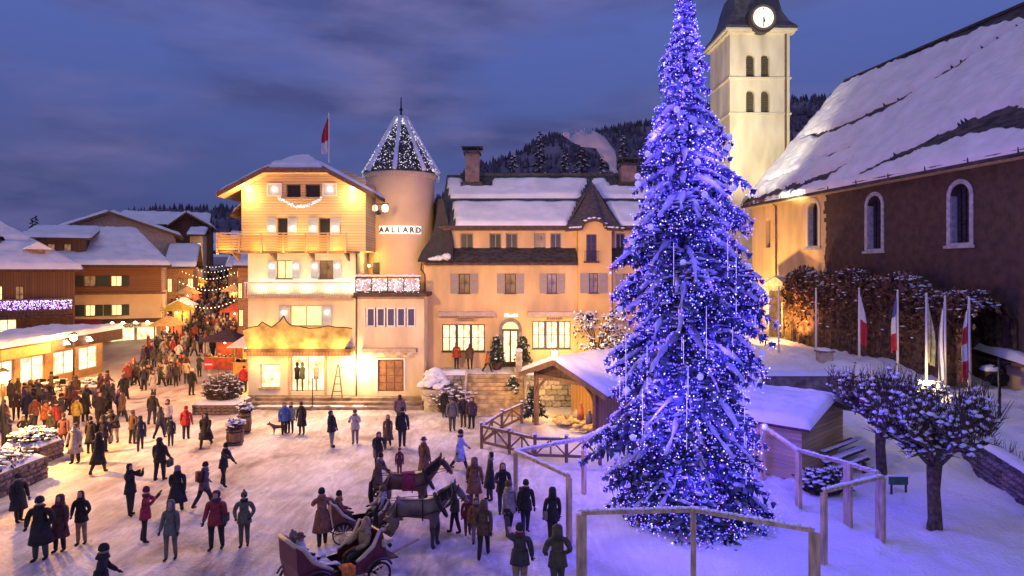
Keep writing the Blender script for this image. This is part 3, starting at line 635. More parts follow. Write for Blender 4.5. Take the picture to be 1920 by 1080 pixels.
# ================================================================ ROUND TOWER
tw = thing('round_turret', 'round pinkish turret with conical roof sparkling with lights behind the chalet', 'tower', (X(752, 46.5), 46.5, 0))
def turret():
    c = (X(752, 46.5), 46.5, 0); r = 2.32; zt = Z(328, 46.5)
    m = MB(); m.lathe([(r, 6.0), (r, zt-0.4), (r+0.12, zt-0.3), (r+0.12, zt)], c, 48); m.build('wall', plaster_p, tw, smooth=False)
    za = Z(222, 46.5); m = MB(); m.lathe([(r+0.35, zt-0.05), (r+0.2, zt+0.1), (1.35, zt+(za-zt)*.5), (0.4, za-.5), (0.25, za)], c, 8, rot=0.5); rf = m.build('roof', slate, tw)
    m = MB(); m.lathe([(0.10, za), (0.06, za+0.5), (0.14, za+0.6), (0.05, za+0.75), (0.03, Z(182, 46.5))], c, 8); m.build('finial', black_metal, tw)
    rng = random.Random(11); m = MB(); s = MB(); ic = MB()
    def cone(t, a):
        rr = (r+0.28)*(1-t)+0.3*t; return V((c[0]+rr*math.cos(a), c[1]+rr*math.sin(a), zt+0.05+(za-zt)*t))
    # icicle lights hanging in strands down the cone, gaps between
    for k in range(16):
        a0 = k*math.pi/8
        for j in range(130):
            t = rng.random()**1.3; a = a0+rng.uniform(-0.17, 0.17)
            if rng.random() < 0.25: a = a0+rng.uniform(-.35, .35)
            p = cone(t*0.97, a); p += V((math.cos(a), math.sin(a), 0.5))*0.06
            (m if j % 2 else s).octa(p, rng.uniform(0.025, 0.05))
    for j in range(240):
        a = rng.random()*6.283; p = cone(rng.uniform(.86, 1), a); m.octa(p+V((math.cos(a), math.sin(a), .3))*.05, 0.05)
    for k in range(80):
        a = k*2*math.pi/80; L = rng.uniform(0.2, 0.6); rr = r+0.32
        for q in range(int(L/0.1)): ic.octa((c[0]+rr*math.cos(a), c[1]+rr*math.sin(a), zt-0.08-q*0.1), 0.016)
    m.build('cone_lights', mat('bulb_dim', (1, 1, 1), 0.4, 0, emit=(0.95, 0.88, 0.86), es=.6, nosample=True), rf, kind='stuff'); s.build('snow_specks', roofsnow_m, rf, kind='stuff'); ic.build('icicle_lights', mat('icicle', (.8, .7, .6), .4, 0, emit=(1, .8, .6), es=.5, nosample=True), rf, kind='stuff')
    for k in range(8):
        a = (k+.5)*math.pi/4-math.pi/8; sn = MB(); pts = [cone(t, a)+V((math.cos(a), math.sin(a), .4))*.05 for t in (0.0, .3, .6, 1)]; sn.tube(pts, [.16, .14, .13, .16], 6); sn.build('snow_ridge', roofsnow_m, rf, smooth=True)
    # lettering AALLARD with a white halo, curved round the wall
    word = 'AALLARD'; n = len(word)
    halo = MB()
    for i, ch in enumerate(word):
        px = 716+i*11.3; x = X(px, 44.3); dx = x-c[0]; yy = c[1]-math.sqrt(max(0, (r+0.1)**2-dx*dx))
        ang = math.asin(dx/(r+.1))
        cu = bpy.data.curves.new('letter', 'FONT'); cu.body = ch; cu.size = 0.50; cu.extrude = 0.03; cu.offset = 0.012; cu.align_x = 'CENTER'
        tmp = bpy.data.objects.new('tmp', cu); COL.objects.link(tmp); dg = bpy.context.evaluated_depsgraph_get(); me = bpy.data.meshes.new_from_object(tmp.evaluated_get(dg)); bpy.data.objects.remove(tmp)
        me.materials.clear(); me.materials.append(mat('letter_dark', (0.06, 0.04, 0.05), 0.5, 0)); me.name = 'letter'
        o = inst('letter', me, tw, (x, yy-0.12, Z(436, 44.3))); o.rotation_euler = (R(90), 0, ang)
        hb = MB(); hb.box(-0.2, 0.2, 0.0, 0.02, -0.08, 0.44); h = inst('letter_light', hb.mesh('letter_light', mat('halo', (1, 1, 1), .4, 0, emit=(1, .92, .82), es=.62)), tw, (x, yy-0.01, Z(436, 44.3)), ang)
    # small opening low on the left, with its lamp
    x = X(706, 44.6); m = MB(); m.box(x-.2, x+.22, 44.35, 44.95, Z(513, 44.4), Z(492, 44.4)); m.build('small_window', dark_glass, tw)
    lamp('POINT', (X(694, 44.2), 43.7, Z(480, 44)), 35, (1.0, 0.60, 0.12), tw, 0.1)
    lamp('POINT', (X(700, 44.2), 43.4, Z(420, 44)), 22, (1.0, 0.66, 0.2), tw, 0.1)
    m = MB(); m.tube([(X(694, 44.2), 43.9, Z(500, 44)), (X(694, 44.2), 43.9, Z(497, 44))], .08, 8); m.build('uplight', lamp_warm, tw)
turret()
# hanging lantern with white lamp by the eave
ln = thing('hanging_lantern', 'small white-lit double lantern on a bracket at the chalet eave', 'lantern', (X(712, 41.5), 41.5, Z(396, 41.5)))
for px, m_ in ((703, white_paint), (722, lamp_white)):
    MB().lathe([(0.03, 0), (0.16, .05), (.18, .3), (.1, .42), (.02, .45)], (X(px, 41.5), 41.5, Z(397, 41.5)), 8).build('lamp_shade', m_, ln, smooth=True)
MB().bar((X(695, 41.5), 41.9, Z(382, 41.5)), (X(728, 41.5), 41.5, Z(382, 41.5)), 0.05).build('bracket', black_metal, ln)
MB().lathe([(0.15, 0), (.2, .1), (.12, .25)], (X(708, 41.5), 41.6, Z(402, 41.5)), 8).build('base', black_metal, ln)
# flag on the roof
fl = thing('roof_flag', 'red and white flag hanging from the white pole behind the chalet ridge', 'flag', (X(617, 50), 50, Z(300, 50)))
MB().tube([(X(617, 50), 50, Z(305, 50)), (X(617, 50), 50, Z(212, 50))], .06, 8).build('pole', white_paint, fl)
def hung_flag(root, x, y, z, h, cols, wd=0.45, sgn=-1):
    """a flag hanging limp in folds; cols from top to bottom"""
    n = len(cols); k = 9
    for q in range(n):
        mb = MB()
        for i in range(k+1):
            for j in range(6):
                t = (q+j/5)/n; a = i/k; spread = wd*(0.30+0.75*math.sin(min(1, t*1.25)*math.pi*0.62))
                mb.v.append((x+sgn*(0.04+a*spread), y+0.09*math.sin(a*9+t*3)*(.4+t), z-t*h-a*0.12*h*(1-t*.4)))
        for i in range(k):
            for j in range(5): b = i*6+j; mb.f.append((b, b+1, b+7, b+6)); mb.mi.append(0)
        mb.build('flag_cloth', cols[q], root, smooth=True)
f_red = mat('flag_red', (0.55, 0.03, 0.05), 0.8, 0.1); f_white = mat('flag_white', (0.75, 0.72, 0.74), 0.8, 0.05); f_blue = mat('flag_blue', (0.08, 0.12, 0.35), 0.8, 0.1)
hung_flag(fl, X(617, 50), 50, Z(218, 50), 2.7, [f_red, f_red, f_white], 0.5)

# ================================================================ LONG OCHRE BUILDING
Y1 = 44.0
def gx(px): return X(px, Y1)
def gzz(py): return Z(py, Y1)
och = thing('ochre_building', 'long ochre building with snowy mansard roof, bell-shaped dormer and lit shop windows', 'building', (gx(960), Y1, 2.0))
def ochre():
    H = och; xl, xr = gx(795), gx(1262)
    # openings of the lower wall
    shops = [(gx(829), gx(909), gzz(659), gzz(608)), (gx(998), gx(1070), gzz(654), gzz(602))]
    door = (gx(942), gx(972), 2.02, gzz(614))
    w2 = []; sh = []
    for a, b in ((844, 897), (931, 983), (1011, 1059), (1153, 1203)): q = (b-a)*0.30; w2.append((gx(a+q), gx(b-q), gzz(550), gzz(513))); sh.append((gx(a+q)-gx(a))-.05)
    m = MB(); wall_holes(m, xl, gx(1083), 2.0-2.0, gzz(492), Y1, [shops[0], door, shops[1]]+w2[:3]); wall_holes(m, gx(1145), xr, 0, gzz(492), Y1, [w2[3]])
    m.face([(xl, Y1, 0), (xl, Y1, gzz(492)), (xl, 55, gzz(492)), (xl, 55, 0)]); m.face([(xr, Y1, 0), (xr, 55, 0), (xr, 55, gzz(400)), (xr, Y1, gzz(400))]); m.build('wall', plaster_y, H)
    # bay with the bell dormer
    by = Y1-0.45; bw = (gx(1103), gx(1120), gzz(549), gzz(512)); bt = (gx(1098), gx(1117), gzz(492), gzz(440))
    m = MB(); wall_holes(m, gx(1083), gx(1145), 0, gzz(430), by, [bw, bt])
    arc = [(gx(1092), by, gzz(430)), (gx(1132), by, gzz(430))]+[(gx(1112+17*math.cos(t)), by, gzz(424-11*math.sin(t))) for t in [i*math.pi/8 for i in range(9)]]
    m.face(arc)
    m.face([(gx(1083), by, 0), (gx(1083), by, gzz(430)), (gx(1083), Y1+.8, gzz(430)), (gx(1083), Y1+.8, 0)]); m.face([(gx(1145), by, 0), (gx(1145), Y1+.8, 0), (gx(1145), Y1+.8, gzz(430)), (gx(1145), by, gzz(430))])
    m.build('bay_wall', mat('deep_ochre_render', (0.80, 0.50, 0.17), 0.85, 0.06, 0.6, 0.2, 25), H)
    window(H, *bw, by, dim_glass, brown_paint, 2, 3, gx(1102)-gx(1086), taupe_paint, depth=0.15); window(H, *bt, by, dark_glass, brown_paint, 2, 3, depth=0.15, sill=False)
    m = MB(); m.box(gx(1093), gx(1121), by-0.35, by-0.004, gzz(493), gzz(490)); m.build('balconet_floor', wood_d, H)
    for i in range(10): MB().box(gx(1094)+i*.095, gx(1094)+i*.095+.02, by-.33, by-.31, gzz(490), gzz(472)).build('balconet_bar', black_metal, H)
    MB().box(gx(1094)-.02, gx(1094)+.92, by-.34, by-.3, gzz(472), gzz(471)).build('balconet_rail', black_metal, H)
    for k, q in enumerate(w2): window(H, *q, Y1, dim_glass, brown_paint, 2, 2, sh[k], taupe_paint)
    for k, q in enumerate(shops):
        a, b, c, d = q; n = 3; wd = (b-a)/n
        for i in range(n):
            window(H, a+wd*i+(0.04 if i else 0), a+wd*(i+1), c, d, Y1, shop_glass, brown_paint, 2, 2, depth=0.16, fw=0.07)
    # arched door
    a, b, c, d = door; m = MB(); m.box(a, b, Y1+.14, Y1+.18, c, d); dr = m.build('door', brown_paint, H)
    for sx in (0.08, 0.55): MB().box(a+(b-a)*sx, a+(b-a)*(sx+.36), Y1+.10, Y1+.138, c+.35, d-.25).build('door_pane', shop_glass, dr)
    cxx = (a+b)/2; rr = (b-a)/2
    m = MB()
    pts = [(cxx+(rr+.22)*math.cos(t), Y1-.03, d-.1+(rr+.2)*math.sin(t)) for t in [i*math.pi/12 for i in range(13)]]; pin = [(cxx+rr*math.cos(t), Y1-.03, d-.1+rr*.9*math.sin(t)) for t in [i*math.pi/12 for i in range(13)]]
    for i in range(12): m.prism([pts[i], pts[i+1], pin[i+1], pin[i]], (0, -.09, 0))
    m.box(a-.22, a, Y1-.12, Y1-.03, c, d-.1); m.box(b, b+.22, Y1-.12, Y1-.03, c, d-.1); m.build('door_surround', stone_l, H)
    m = MB(); m.face([(cxx+rr*math.cos(t), Y1-.035, d-.1+rr*.9*math.sin(t)) for t in [i*math.pi/12 for i in range(13)]]); m.build('fanlight', warm_glass, H)
    for a, b in ((823, 927), (990, 1090)):
        MB().box(gx(a), gx(b), Y1-.5, Y1-.004, gzz(592), gzz(584)).build('awning_box', mat('awning_grey', (0.50, 0.38, 0.34), .6, .1), H)
        # small sign board with faint lettering under each awning
        c = (a+b)/2; s_ = MB().box(gx(c-16), gx(c+16), Y1-.42, Y1-.36, gzz(599), gzz(593)).build('sign_board', mat('sign_ochre', (0.42, 0.27, 0.13), .6, .1), H)
        rng = random.Random(int(a)); q = MB()
        for i in range(7): x = gx(c-13+i*4); q.box(x-.04, x+.035, Y1-.44, Y1-.425, gzz(597.5), gzz(594.5)+rng.uniform(-.04, 0))
        q.build('lettering', mat('letter_brown', (.1, .05, .04), .6, 0), s_)
    q = MB(); rng = random.Random(2)
    for i in range(6): q.box(gx(946+i*4.3), gx(949+i*4.3), Y1-.06, Y1-.01, gzz(594), gzz(588)+rng.uniform(-.1, 0))
    q.build('lit_lettering', mat('lit_letter', (1, 1, 1), .4, 0, emit=(1, .8, .5), es=1.6), H)
    # skirt roof
    ys = Y1-0.45
    def skirt(a, b, nm='skirt_roof'):
        m = MB(); m.prism([(gx(a), ys, gzz(493)-.1), (gx(a), ys, gzz(493)), (gx(a), Y1+.75, gzz(463)), (gx(a), Y1+.75, gzz(493)-.1)][::-1], (gx(b)-gx(a), 0, 0)); return m.build(nm, slate, H)
    skirt(800, 1081); skirt(1147, 1262)
    for a, b in ((797, 1081), (1147, 1262)): MB().box(gx(a), gx(b), ys-.09, ys-.004, gzz(493)-.14, gzz(493)+.02).build('gutter', wood_d, H)
    # upper wall and windows
    yu = Y1+.7; u = [(862, 886), (917, 940), (948, 971), (1002, 1024), (1033, 1054), (1158, 1176), (1186, 1204)]
    hl = [(gx(a), gx(b), gzz(466), gzz(436)) for a, b in u]
    m = MB(); wall_holes(m, gx(838), gx(1083), gzz(470), gzz(424), yu, hl[:5]); m.build('upper_wall', plaster_y, H); m = MB(); wall_holes(m, gx(1145), xr, gzz(470), gzz(424), yu, hl[5:]); m.build('upper_wall', plaster_y, H)
    for q in hl: window(H, *q, yu, dark_glass if q[0] != hl[3][0] else dim_glass, taupe_paint, 2, 1, sill=False, fw=.07)
    # main roof
    ye = Y1+.05; ze = gzz(424); yr = 50.0; zr = Z(328, 50)
    x0, x1 = gx(822), gx(1262)
    m = MB(); m.prism([(x0, ye, ze-.25), (x0, ye, ze), (x0, yr, zr), (x0, 56, ze)], (x1-x0, 0, 0)); rf = m.build('roof', slate_g, H)
    MB().box(x0+.3, x1, ye-.1, ye-.004, ze-.28, ze+.03).build('gutter', wood_d, H)
    slope = (zr-ze)/(yr-ye)
    def rp(t, px):  # t 0 eave .. 1 ridge
        y = ye+(yr-ye)*t; return V((X(px, Y1)+ (y-Y1)*0.0, y, ze+.01+(zr-ze)*t))
    def dorm(u, xx):  # keeps snow off the dormer valley
        return 1
    xL, xD0, xD1 = gx(826), gx(1062), gx(1160)
    # lower and upper beds with the dark bare strip between, broken by the bell roof
    def bed(xa, xb, t0, t1, seed, cut):
        def P(u, v): t = t0+(t1-t0)*v; return V((xa+(xb-xa)*u, ye+(yr-ye)*t, ze+.01+(zr-ze)*t))
        def M(u, v):
            x = xa+(xb-xa)*u; t = t0+(t1-t0)*v; q = 2.0+0.25*ns(x*.8, t*3, seed)
            w_ = 1.72*(1-t*1.05); q = min(q, (abs(x-gx(1112)-.42*t)-w_-0.05)*1.8)
            for cx_ in (gx(888), gx(1190)): 
                if t > .72: q = min(q, (abs(x-cx_)-1.1-.9*(t-.8))*1.2)
            # flare at the hipped left end
            q = min(q, (x-(gx(818)+1.35-1.3*t))*2)
            return q+0.12*ns(x*1.5, t*8, seed)
        snow_patch('roof_snow', P, int((xb-xa)*5.5), 16, 0.22, rf, seed, mask=M, edge=.25, su=xb-xa, sv=(t1-t0)*7.2, up=(0, -.35, 1))
    bed(gx(822), x1, -.01, .43, 1, 0); bed(gx(820), x1, .51, .90, 2, 0)
    # bell-shaped dormer roof
    apx = V((X(1111, 47.2), 47.2, Z(342, 47.2))); L = V((gx(1058), by-.25, gzz(432))); Rr = V((gx(1166), by-.25, gzz(432)))
    ar = [V((gx(1112+23*math.cos(t)), by-.28, gzz(430-17*math.sin(t)))) for t in [i*math.pi/8 for i in range(9)]]
    m = MB()
    def mid(p): q = p.lerp(apx, .45); q.z -= .18; return q
    ring = [Rr]+ar+[L]
    for p, q in zip(ring, ring[1:]): m.face([p, q, mid(q), mid(p)]); m.face([mid(p), mid(q), apx])
    back = V((X(1111, 47.2), 50.2, Z(342, 47.2)))
    m.face([L, V((L.x, Y1+1, L.z+.35)), apx]); m.face([V((L.x, Y1+1, L.z+.35)), back, apx]); m.face([Rr, apx, V((Rr.x, Y1+1, Rr.z+.35))]); m.face([V((Rr.x, Y1+1, Rr.z+.35)), apx, back])
    m.build('dormer_roof', slate_b, H)
    m = MB()
    for p, q in zip(ring, ring[1:]): m.bar(p+V((0, -.03, -.06)), q+V((0, -.03, -.06)), .1, .12)
    m.build('dormer_fascia', wood_d, H)
    m = MB(); rng = random.Random(4)
    for i in range(26): p = ar[rng.randrange(9)] if i < 12 else (Rr.lerp(ar[0], rng.random()) if i % 2 else L.lerp(ar[8], rng.random())); m.blob((p.x, p.y+.1, p.z+.1), .16, rng=rng, sz=.09)
    m.build('dormer_snow', roofsnow_m, H, smooth=True, kind='stuff')
    # flared hip end by the turret
    T = [(822, 372, 829), (819, 400, 836), (815, 425, 842), (806, 450, 847), (792, 472, 850), (785, 491, 852)]
    m = MB(); pl = [V((gx(a), Y1+.3-1.0*(i/5)**1.5, gzz(b))) for i, (a, b, c) in enumerate(T)]; pr = [V((gx(c), Y1+.3-.75*(i/5)**1.5, gzz(b))) for i, (a, b, c) in enumerate(T)]
    pb = [p+V((.3, 3.0, .3)) for p in pl]; pb = [V((gx(800), Y1+4, p.z)) for p in pl]
    for i in range(5): m.face([pl[i], pl[i+1], pr[i+1], pr[i]]); m.face([pb[i], pb[i+1], pl[i+1], pl[i]]); m.face([pr[i], pr[i+1], pr[i+1]+V((.1, 1.6, 0)), pr[i]+V((.1, 1.6, 0))])
    m.face([pl[5], pb[5], pr[5]+V((.1, 1.6, 0)), pr[5]]); m.build('flared_roof_end', mat('flare_slate', (0.022, 0.015, 0.018), .6, .3, 3, .5, 9), H)
    m = MB(); rng = random.Random(8)
    for i in range(16): t = rng.random(); m.blob((gx(806+t*36), Y1-.66+rng.random()*.15, gzz(490)+.1+.18*t*rng.random()), .17+.12*t, rng=rng, sz=.12+.2*t)
    m.build('eave_snow', roofsnow_m, H, smooth=True)
    MB().tube([(gx(792), ys+.1, gzz(494)), (gx(790), ys+.3, gzz(505)), (gx(797), Y1-.08, gzz(515)), (gx(797), Y1-.08, 1.5)], .05, 6).build('downpipe', wood_d, H)
    # ridge strip, chimneys
    MB().box(x0+1, x1, yr-.15, yr+.15, zr-.1, zr+.12).build('ridge_cap', slate_g, H)
    for px, top, wd in ((886, 278, 13), (1177, 300, 14)):
        yc = 49.0; cx_ = X(px, yc); h0, h1_ = Z(348, yc)-.6, Z(top+12, yc); s_ = wd/1250*yc
        c_ = MB().box(cx_-s_, cx_+s_, yc-.5, yc+.5, h0, h1_).build('chimney', mat('chimney_stack', (0.30, 0.20, 0.17), .85, .2, 2, .5, 8), H)
        m = MB(); m.box(cx_-s_-.12, cx_+s_+.12, yc-.62, yc+.62, h1_, h1_+.15); m.box(cx_-s_-.25, cx_+s_+.25, yc-.7, yc+.7, h1_+.42, h1_+.5)
        for a in (-1, 1): m.box(cx_+a*s_*.8-.05, cx_+a*s_*.8+.05, yc-.4, yc+.4, h1_+.15, h1_+.42)
        m.build('chimney_cap', slate, c_)
        m = MB(); m.box(cx_-s_-.3, cx_+s_+.3, yc-.9, yc-.5, h0+.1, h0+.75); m.build('chimney_flashing', slate, c_)
ochre()
# black round clock-like sign hung on the bay
cs = thing('round_wall_sign', 'small round black sign with white edge bracketed to the ochre wall beside the lit tree', 'sign', (X(1105, 43.2), 43.2, Z(593, 43.2)), world=False)
MB().lathe([(.36, -.04), (.36, .04)], n=20).mesh('x', white_paint); bpy.data.meshes.remove(bpy.data.meshes['x'])
o = inst('rim', MB().lathe([(.36, -.04), (.36, .04)], n=20).mesh('rim', white_paint), cs); o.rotation_euler = (R(90), 0, 0)
o = inst('disc', MB().lathe([(.25, -.05), (.25, .06)], n=20).mesh('disc', black_metal), cs, (0.03, 0, -.02)); o.rotation_euler = (R(90), 0, 0)
o = inst('bracket', MB().bar((0, 0.04, 0), (0, .36, .1), .06).mesh('bracket', black_metal), cs)
# ================================================================ CHURCH
CO = V((21.62, 60.0, 0)); CB = 3.1
ch = thing('church', 'large old church with steep snow-patched roof, dark stone nave wall and arched windows', 'church', (CO.x, CO.y, CB), -math.atan2(.9862, .1657), world=False)
def church_w(s, y, z):   # local to world
    a = V((.1657, -.9862, 0)); n = V((.9862, .1657, 0)); return CO+a*s+n*y+V((0, 0, z))
def arch_pts(cx, w, z0, z1, y, n=10, grow=0.0):
    r = w/2+grow; zc = z1-w/2
    p = [(cx-r, y, z0-grow), (cx+r, y, z0-grow)]
    return p+[(cx+r*math.cos(t), y, zc+r*math.sin(t)) for t in [math.pi*i/n for i in range(n+1)]]
def church():
    H = ch; ez = 14.6-CB
    L = 42.0
    wins = [(9.0, 1.25, 7.2, 10.6), (15.7, 1.3, 6.75, 10.3), (22.6, 1.3, 6.85, 10.2), (29.5, 1.3, 6.9, 10.3), (36.4, 1.3, 6.9, 10.3)]
    small = (2.6, 0.75, 7.3, 9.9)
    # wall in two materials, with arched window recesses cut as rectangles and filled with arch heads
    def seg(mb, s0, s1, ws):
        hl = [(c-w/2, c+w/2, z0, z1) for c, w, z0, z1 in ws]
        wall_holes(mb, s0, s1, -3.0, ez, 0.0, hl, depth=.45)
        for c, w, z0, z1 in ws:   # spandrels that turn the square head into an arch
            zc = z1-w/2; r = w/2
            for sg in (-1, 1):
                arc = [(c+sg*r*math.cos(t), 0.0, zc+r*math.sin(t)) for t in [math.pi/2*i/6 for i in range(7)]]
                mb.prism([(c+sg*r, 0.0, z1)]+arc, (0, .449, 0))
    m = MB(); seg(m, -0.0, 10.15, [small, wins[0]]); m.face([(0, 0, -3), (0, 0, ez), (0, 19, ez), (0, 19, -3)]); m.face([(0, 0, ez), (0, 9.6, 26.05-CB-.4), (0, 19.2, ez)]); m.build('ochre_wall', plaster_y, H)
    m = MB(); seg(m, 10.15, L, wins[1:]); m.build('stone_wall', church_stone, H)
    # rough edge where the render ends: quoin-like patches
    rng = random.Random(3)
    m = MB()
    for i in range(40): z = -1+i*.31; m.box(10.1, 10.15+rng.uniform(.05, .5), -.03-rng.random()*.01, 0.0-.004, z, z+.3)
    m.build('render_edge', plaster_y, H)
    for k, (c, w, z0, z1) in enumerate([small]+wins):
        q = MB(); q.face([(a, .40, b) for a, _, b in arch_pts(c, w, z0, z1, 0)]); f = q.build('window', mat('leaded_glass', (.05, .035, .06), .3, .3, 6), H)
        q = MB()
        for i in range(1, 4): q.box(c-w/2+w*i/4-.02, c-w/2+w*i/4+.02, .36, .395, z0, z1-.25)
        for i in range(1, 8): q.box(c-w/2, c+w/2, .365, .39, z0+(z1-z0)*i/8-.015, z0+(z1-z0)*i/8+.015)
        q.build('lead_bars', black_metal, f)
        if k != 0:
            o_ = arch_pts(c, w, z0, z1, -.02, grow=.26); i_ = arch_pts(c, w, z0, z1, -.02)
            q = MB()
            for i in range(len(o_)): j = (i+1) % len(o_); q.prism([o_[i], o_[j], i_[j], i_[i]], (0, -.05, 0))
            q.build('window_surround', mat('limestone', (.42, .33, .27), .8, .12, 4) if k > 1 else plaster_w, f)
            q = MB(); q.box(c-w/2-.4, c+w/2+.4, -.16, -.072, z0-.3, z0-.14); q.build('sill', mat('limestone'), f)
            q = MB()   # splayed pale reveal
            q.box(c-w/2, c-w/2+.03, -.01, .39, z0, z1-w/2); q.box(c+w/2-.03, c+w/2, -.01, .39, z0, z1-w/2); q.build('reveal', mat('limestone'), f)
    # eave cornice / gutter
    MB().box(-.4, L, -.55, -.0, ez-.55, ez-.15).build('cornice', mat('eave_plaster', (.62, .46, .26), .8, .15), H)
    m = MB(); m.tube([(-.5, -.75, ez-.2), (L, -.75, ez-.2)], .12, 8); g = m.build('gutter', mat('gutter_copper', (.16, .11, .08), .5, .2), H)
    for i in range(14): MB().box(i*3-.03, i*3+.03, -.9, -.6, ez-.36, ez-.08).build('gutter_bracket', wood_d, H)
    MB().tube([(-.2+4.2, -.7, ez-.3), (4.0, -.12, ez-.8), (4.0, -.12, -2)], .07, 6).build('downpipe', wood_m, H)
    # roof: steep, ridge parallel to the wall
    ye, ze, yr, zr = -.85, ez-.35, 9.6, 26.05-CB
    m = MB(); m.prism([(-.5, ye, ze-.2), (-.5, ye, ze), (-.5, yr, zr), (-.5, 20.1, ze), (-.5, 20.1, ze-.2), (-.5, yr, zr-.45)], (L+.5, 0, 0)); rf = m.build('roof', mat('church_slate', (.075, .055, .06), .7, .4, 1.2, .8, 5, stretch=(1, 1, 3)), H)
    # snow lies in great beds torn by sliding; positions in (s along, t up the slope)
    Ls = L+.4; W = math.hypot(yr-ye, zr-ze)
    rips = []   # polylines of bare slate: (s, t, halfwidth)
    rips.append([(-.5, .985, .02), (6, .98, .02), (12, .965, .03), (16, .95, .035), (19, .92, .045), (24, .91, .06), (30, .94, .04), (36, .96, .03)]); rips.append([(-.5, 1.0, .012), (40, 1.0, .016)])
    rips.append([(1.0, .52, .012), (4, .485, .022), (8, .50, .026), (11, .53, .030), (13.5, .60, .022), (16, .69, .024), (18.5, .80, .02), (20, .87, .03)])
    rips.append([(6, .25, .004), (8.5, .265, .016), (11, .30, .012), (12.6, .40, .012), (13.6, .47, .012)])
    rips.append([(1, .165, .004), (3.4, .19, .010), (5.6, .20, .004)])
    rips.append([(0, .03, .022), (4, .045, .024), (8, .075, .026), (11, .11, .03), (12.6, .165, .01)])
    rips.append([(13.5, .05, .004), (16, .09, .022), (19, .145, .03), (21.5, .20, .045), (24, .20, .052), (27, .16, .05), (30, .185, .05), (34, .17, .05), (40, .2, .05)])
    def bare(s, t):
        b = 9
        for pl in rips:
            for (a, ta, wa), (c, tc_, wc) in zip(pl, pl[1:]):
                if a <= s <= c:
                    q = (s-a)/(c-a); tt = ta+(tc_-ta)*q; ww = wa+(wc-wa)*q
                    b = min(b, abs(t-tt)-ww*1.3-.003)
        return b
    def P(u, v):
        t = v; return V((-.45+Ls*u, ye+(yr-ye)*t, ze+.02+(zr-ze)*t))
    def M(u, v):
        s = -.45+Ls*u; b = bare(s, v)*W; nn = ns(s*.9, v*14, 2)*.5+ns(s*2.6, v*40, 5)*.35
        return (b*1.4+nn) if b < 1.4 else 2.0
    snow_patch('roof_snow', P, 250, 130, .34, rf, 4, mask=M, up=(0, -.6, .9), edge=.35, su=Ls, sv=W, rough=.45)
    MB().box(-.5, L, yr-.16, yr+.16, zr-.06, zr+.14).build('ridge_cap', slate, H)
        # porch
    px0, dd = 6.4, 1.6
    m = MB(); 
    for s0, s1 in ((4.7, 5.3), (7.6, 8.2)): m.box(s0, s1, -1.5, -.004, -.6, 3.7)
    m.box(4.5, 8.4, -1.62, -.004, 3.7, 4.05); m.build('porch', stone_l, H)
    m = MB(); m.prism([(4.4, -1.7, 4.06), (8.5, -1.7, 4.06), (6.45, -1.7, 4.85)], (0, 1.69, 0)); m.build('porch_pediment', stone_l, H)
    m = MB(); m.box(5.3, 7.6, -.35, -.05, -.6, 3.7); m.build('door_wall', plaster_y, H)
    m = MB(); m.face([(a, -.36, b) for a, _, b in arch_pts(6.45, 1.5, 0, 3.2, 0)]); m.build('door', wood_d, H)
    m = MB()
    o_ = arch_pts(6.45, 1.5, 0, 3.2, -.37, grow=.3); i_ = arch_pts(6.45, 1.5, 0, 3.2, -.37)
    for i in range(1, len(o_)-0): j = (i+1) % len(o_); m.prism([o_[i], o_[j], i_[j], i_[i]], (0, -.12, 0))
    m.build('door_arch', stone_l, H)
    snow_patch('porch_snow', quadP((4.4, -1.7, 4.1), (4.4, 0, 4.1), (6.45, 0, 4.88), (6.45, -1.7, 4.88)), 10, 10, .14, H, 1, edge=.15, su=1.7, sv=2)
church()
# floodlights that the church and tower stand in
fd = thing('church_floodlight', 'small floodlight box set in the snow bank below the ochre end wall', 'floodlight', tuple(church_w(5.0, -5.0, 3.3)))
p = church_w(5.0, -5.0, 3.3); MB().box(p.x-.2, p.x+.2, p.y-.15, p.y+.15, p.z-.1, p.z+.25).build('housing', black_metal, fd)
lamp('SPOT', tuple(p+V((0, 0, .5))), 4200, (1.0, .64, .20), fd, .3, aim=tuple(church_w(4.5, 0, 8.0)), cone=112, blend=1)
p = church_w(9.5, -3.2, 3.4); fd2 = thing('hedge_floodlight', 'small lamp hidden in the snow that lights the snowy hedge orange', 'floodlight', tuple(p))
MB().lathe([(.05, 0), (.14, .1), (.14, .22)], tuple(p), 8).build('housing', black_metal, fd2)
lamp('POINT', tuple(p+V((-.4, 0, 1.0))), 420, (1.0, .48, .10), fd2, .2)
lamp('SPOT', tuple(church_w(12.0, -4, 3.6)), 1500, (1.0, .42, .12), fd2, .3, aim=tuple(church_w(12.5, 0, 12)), cone=110)

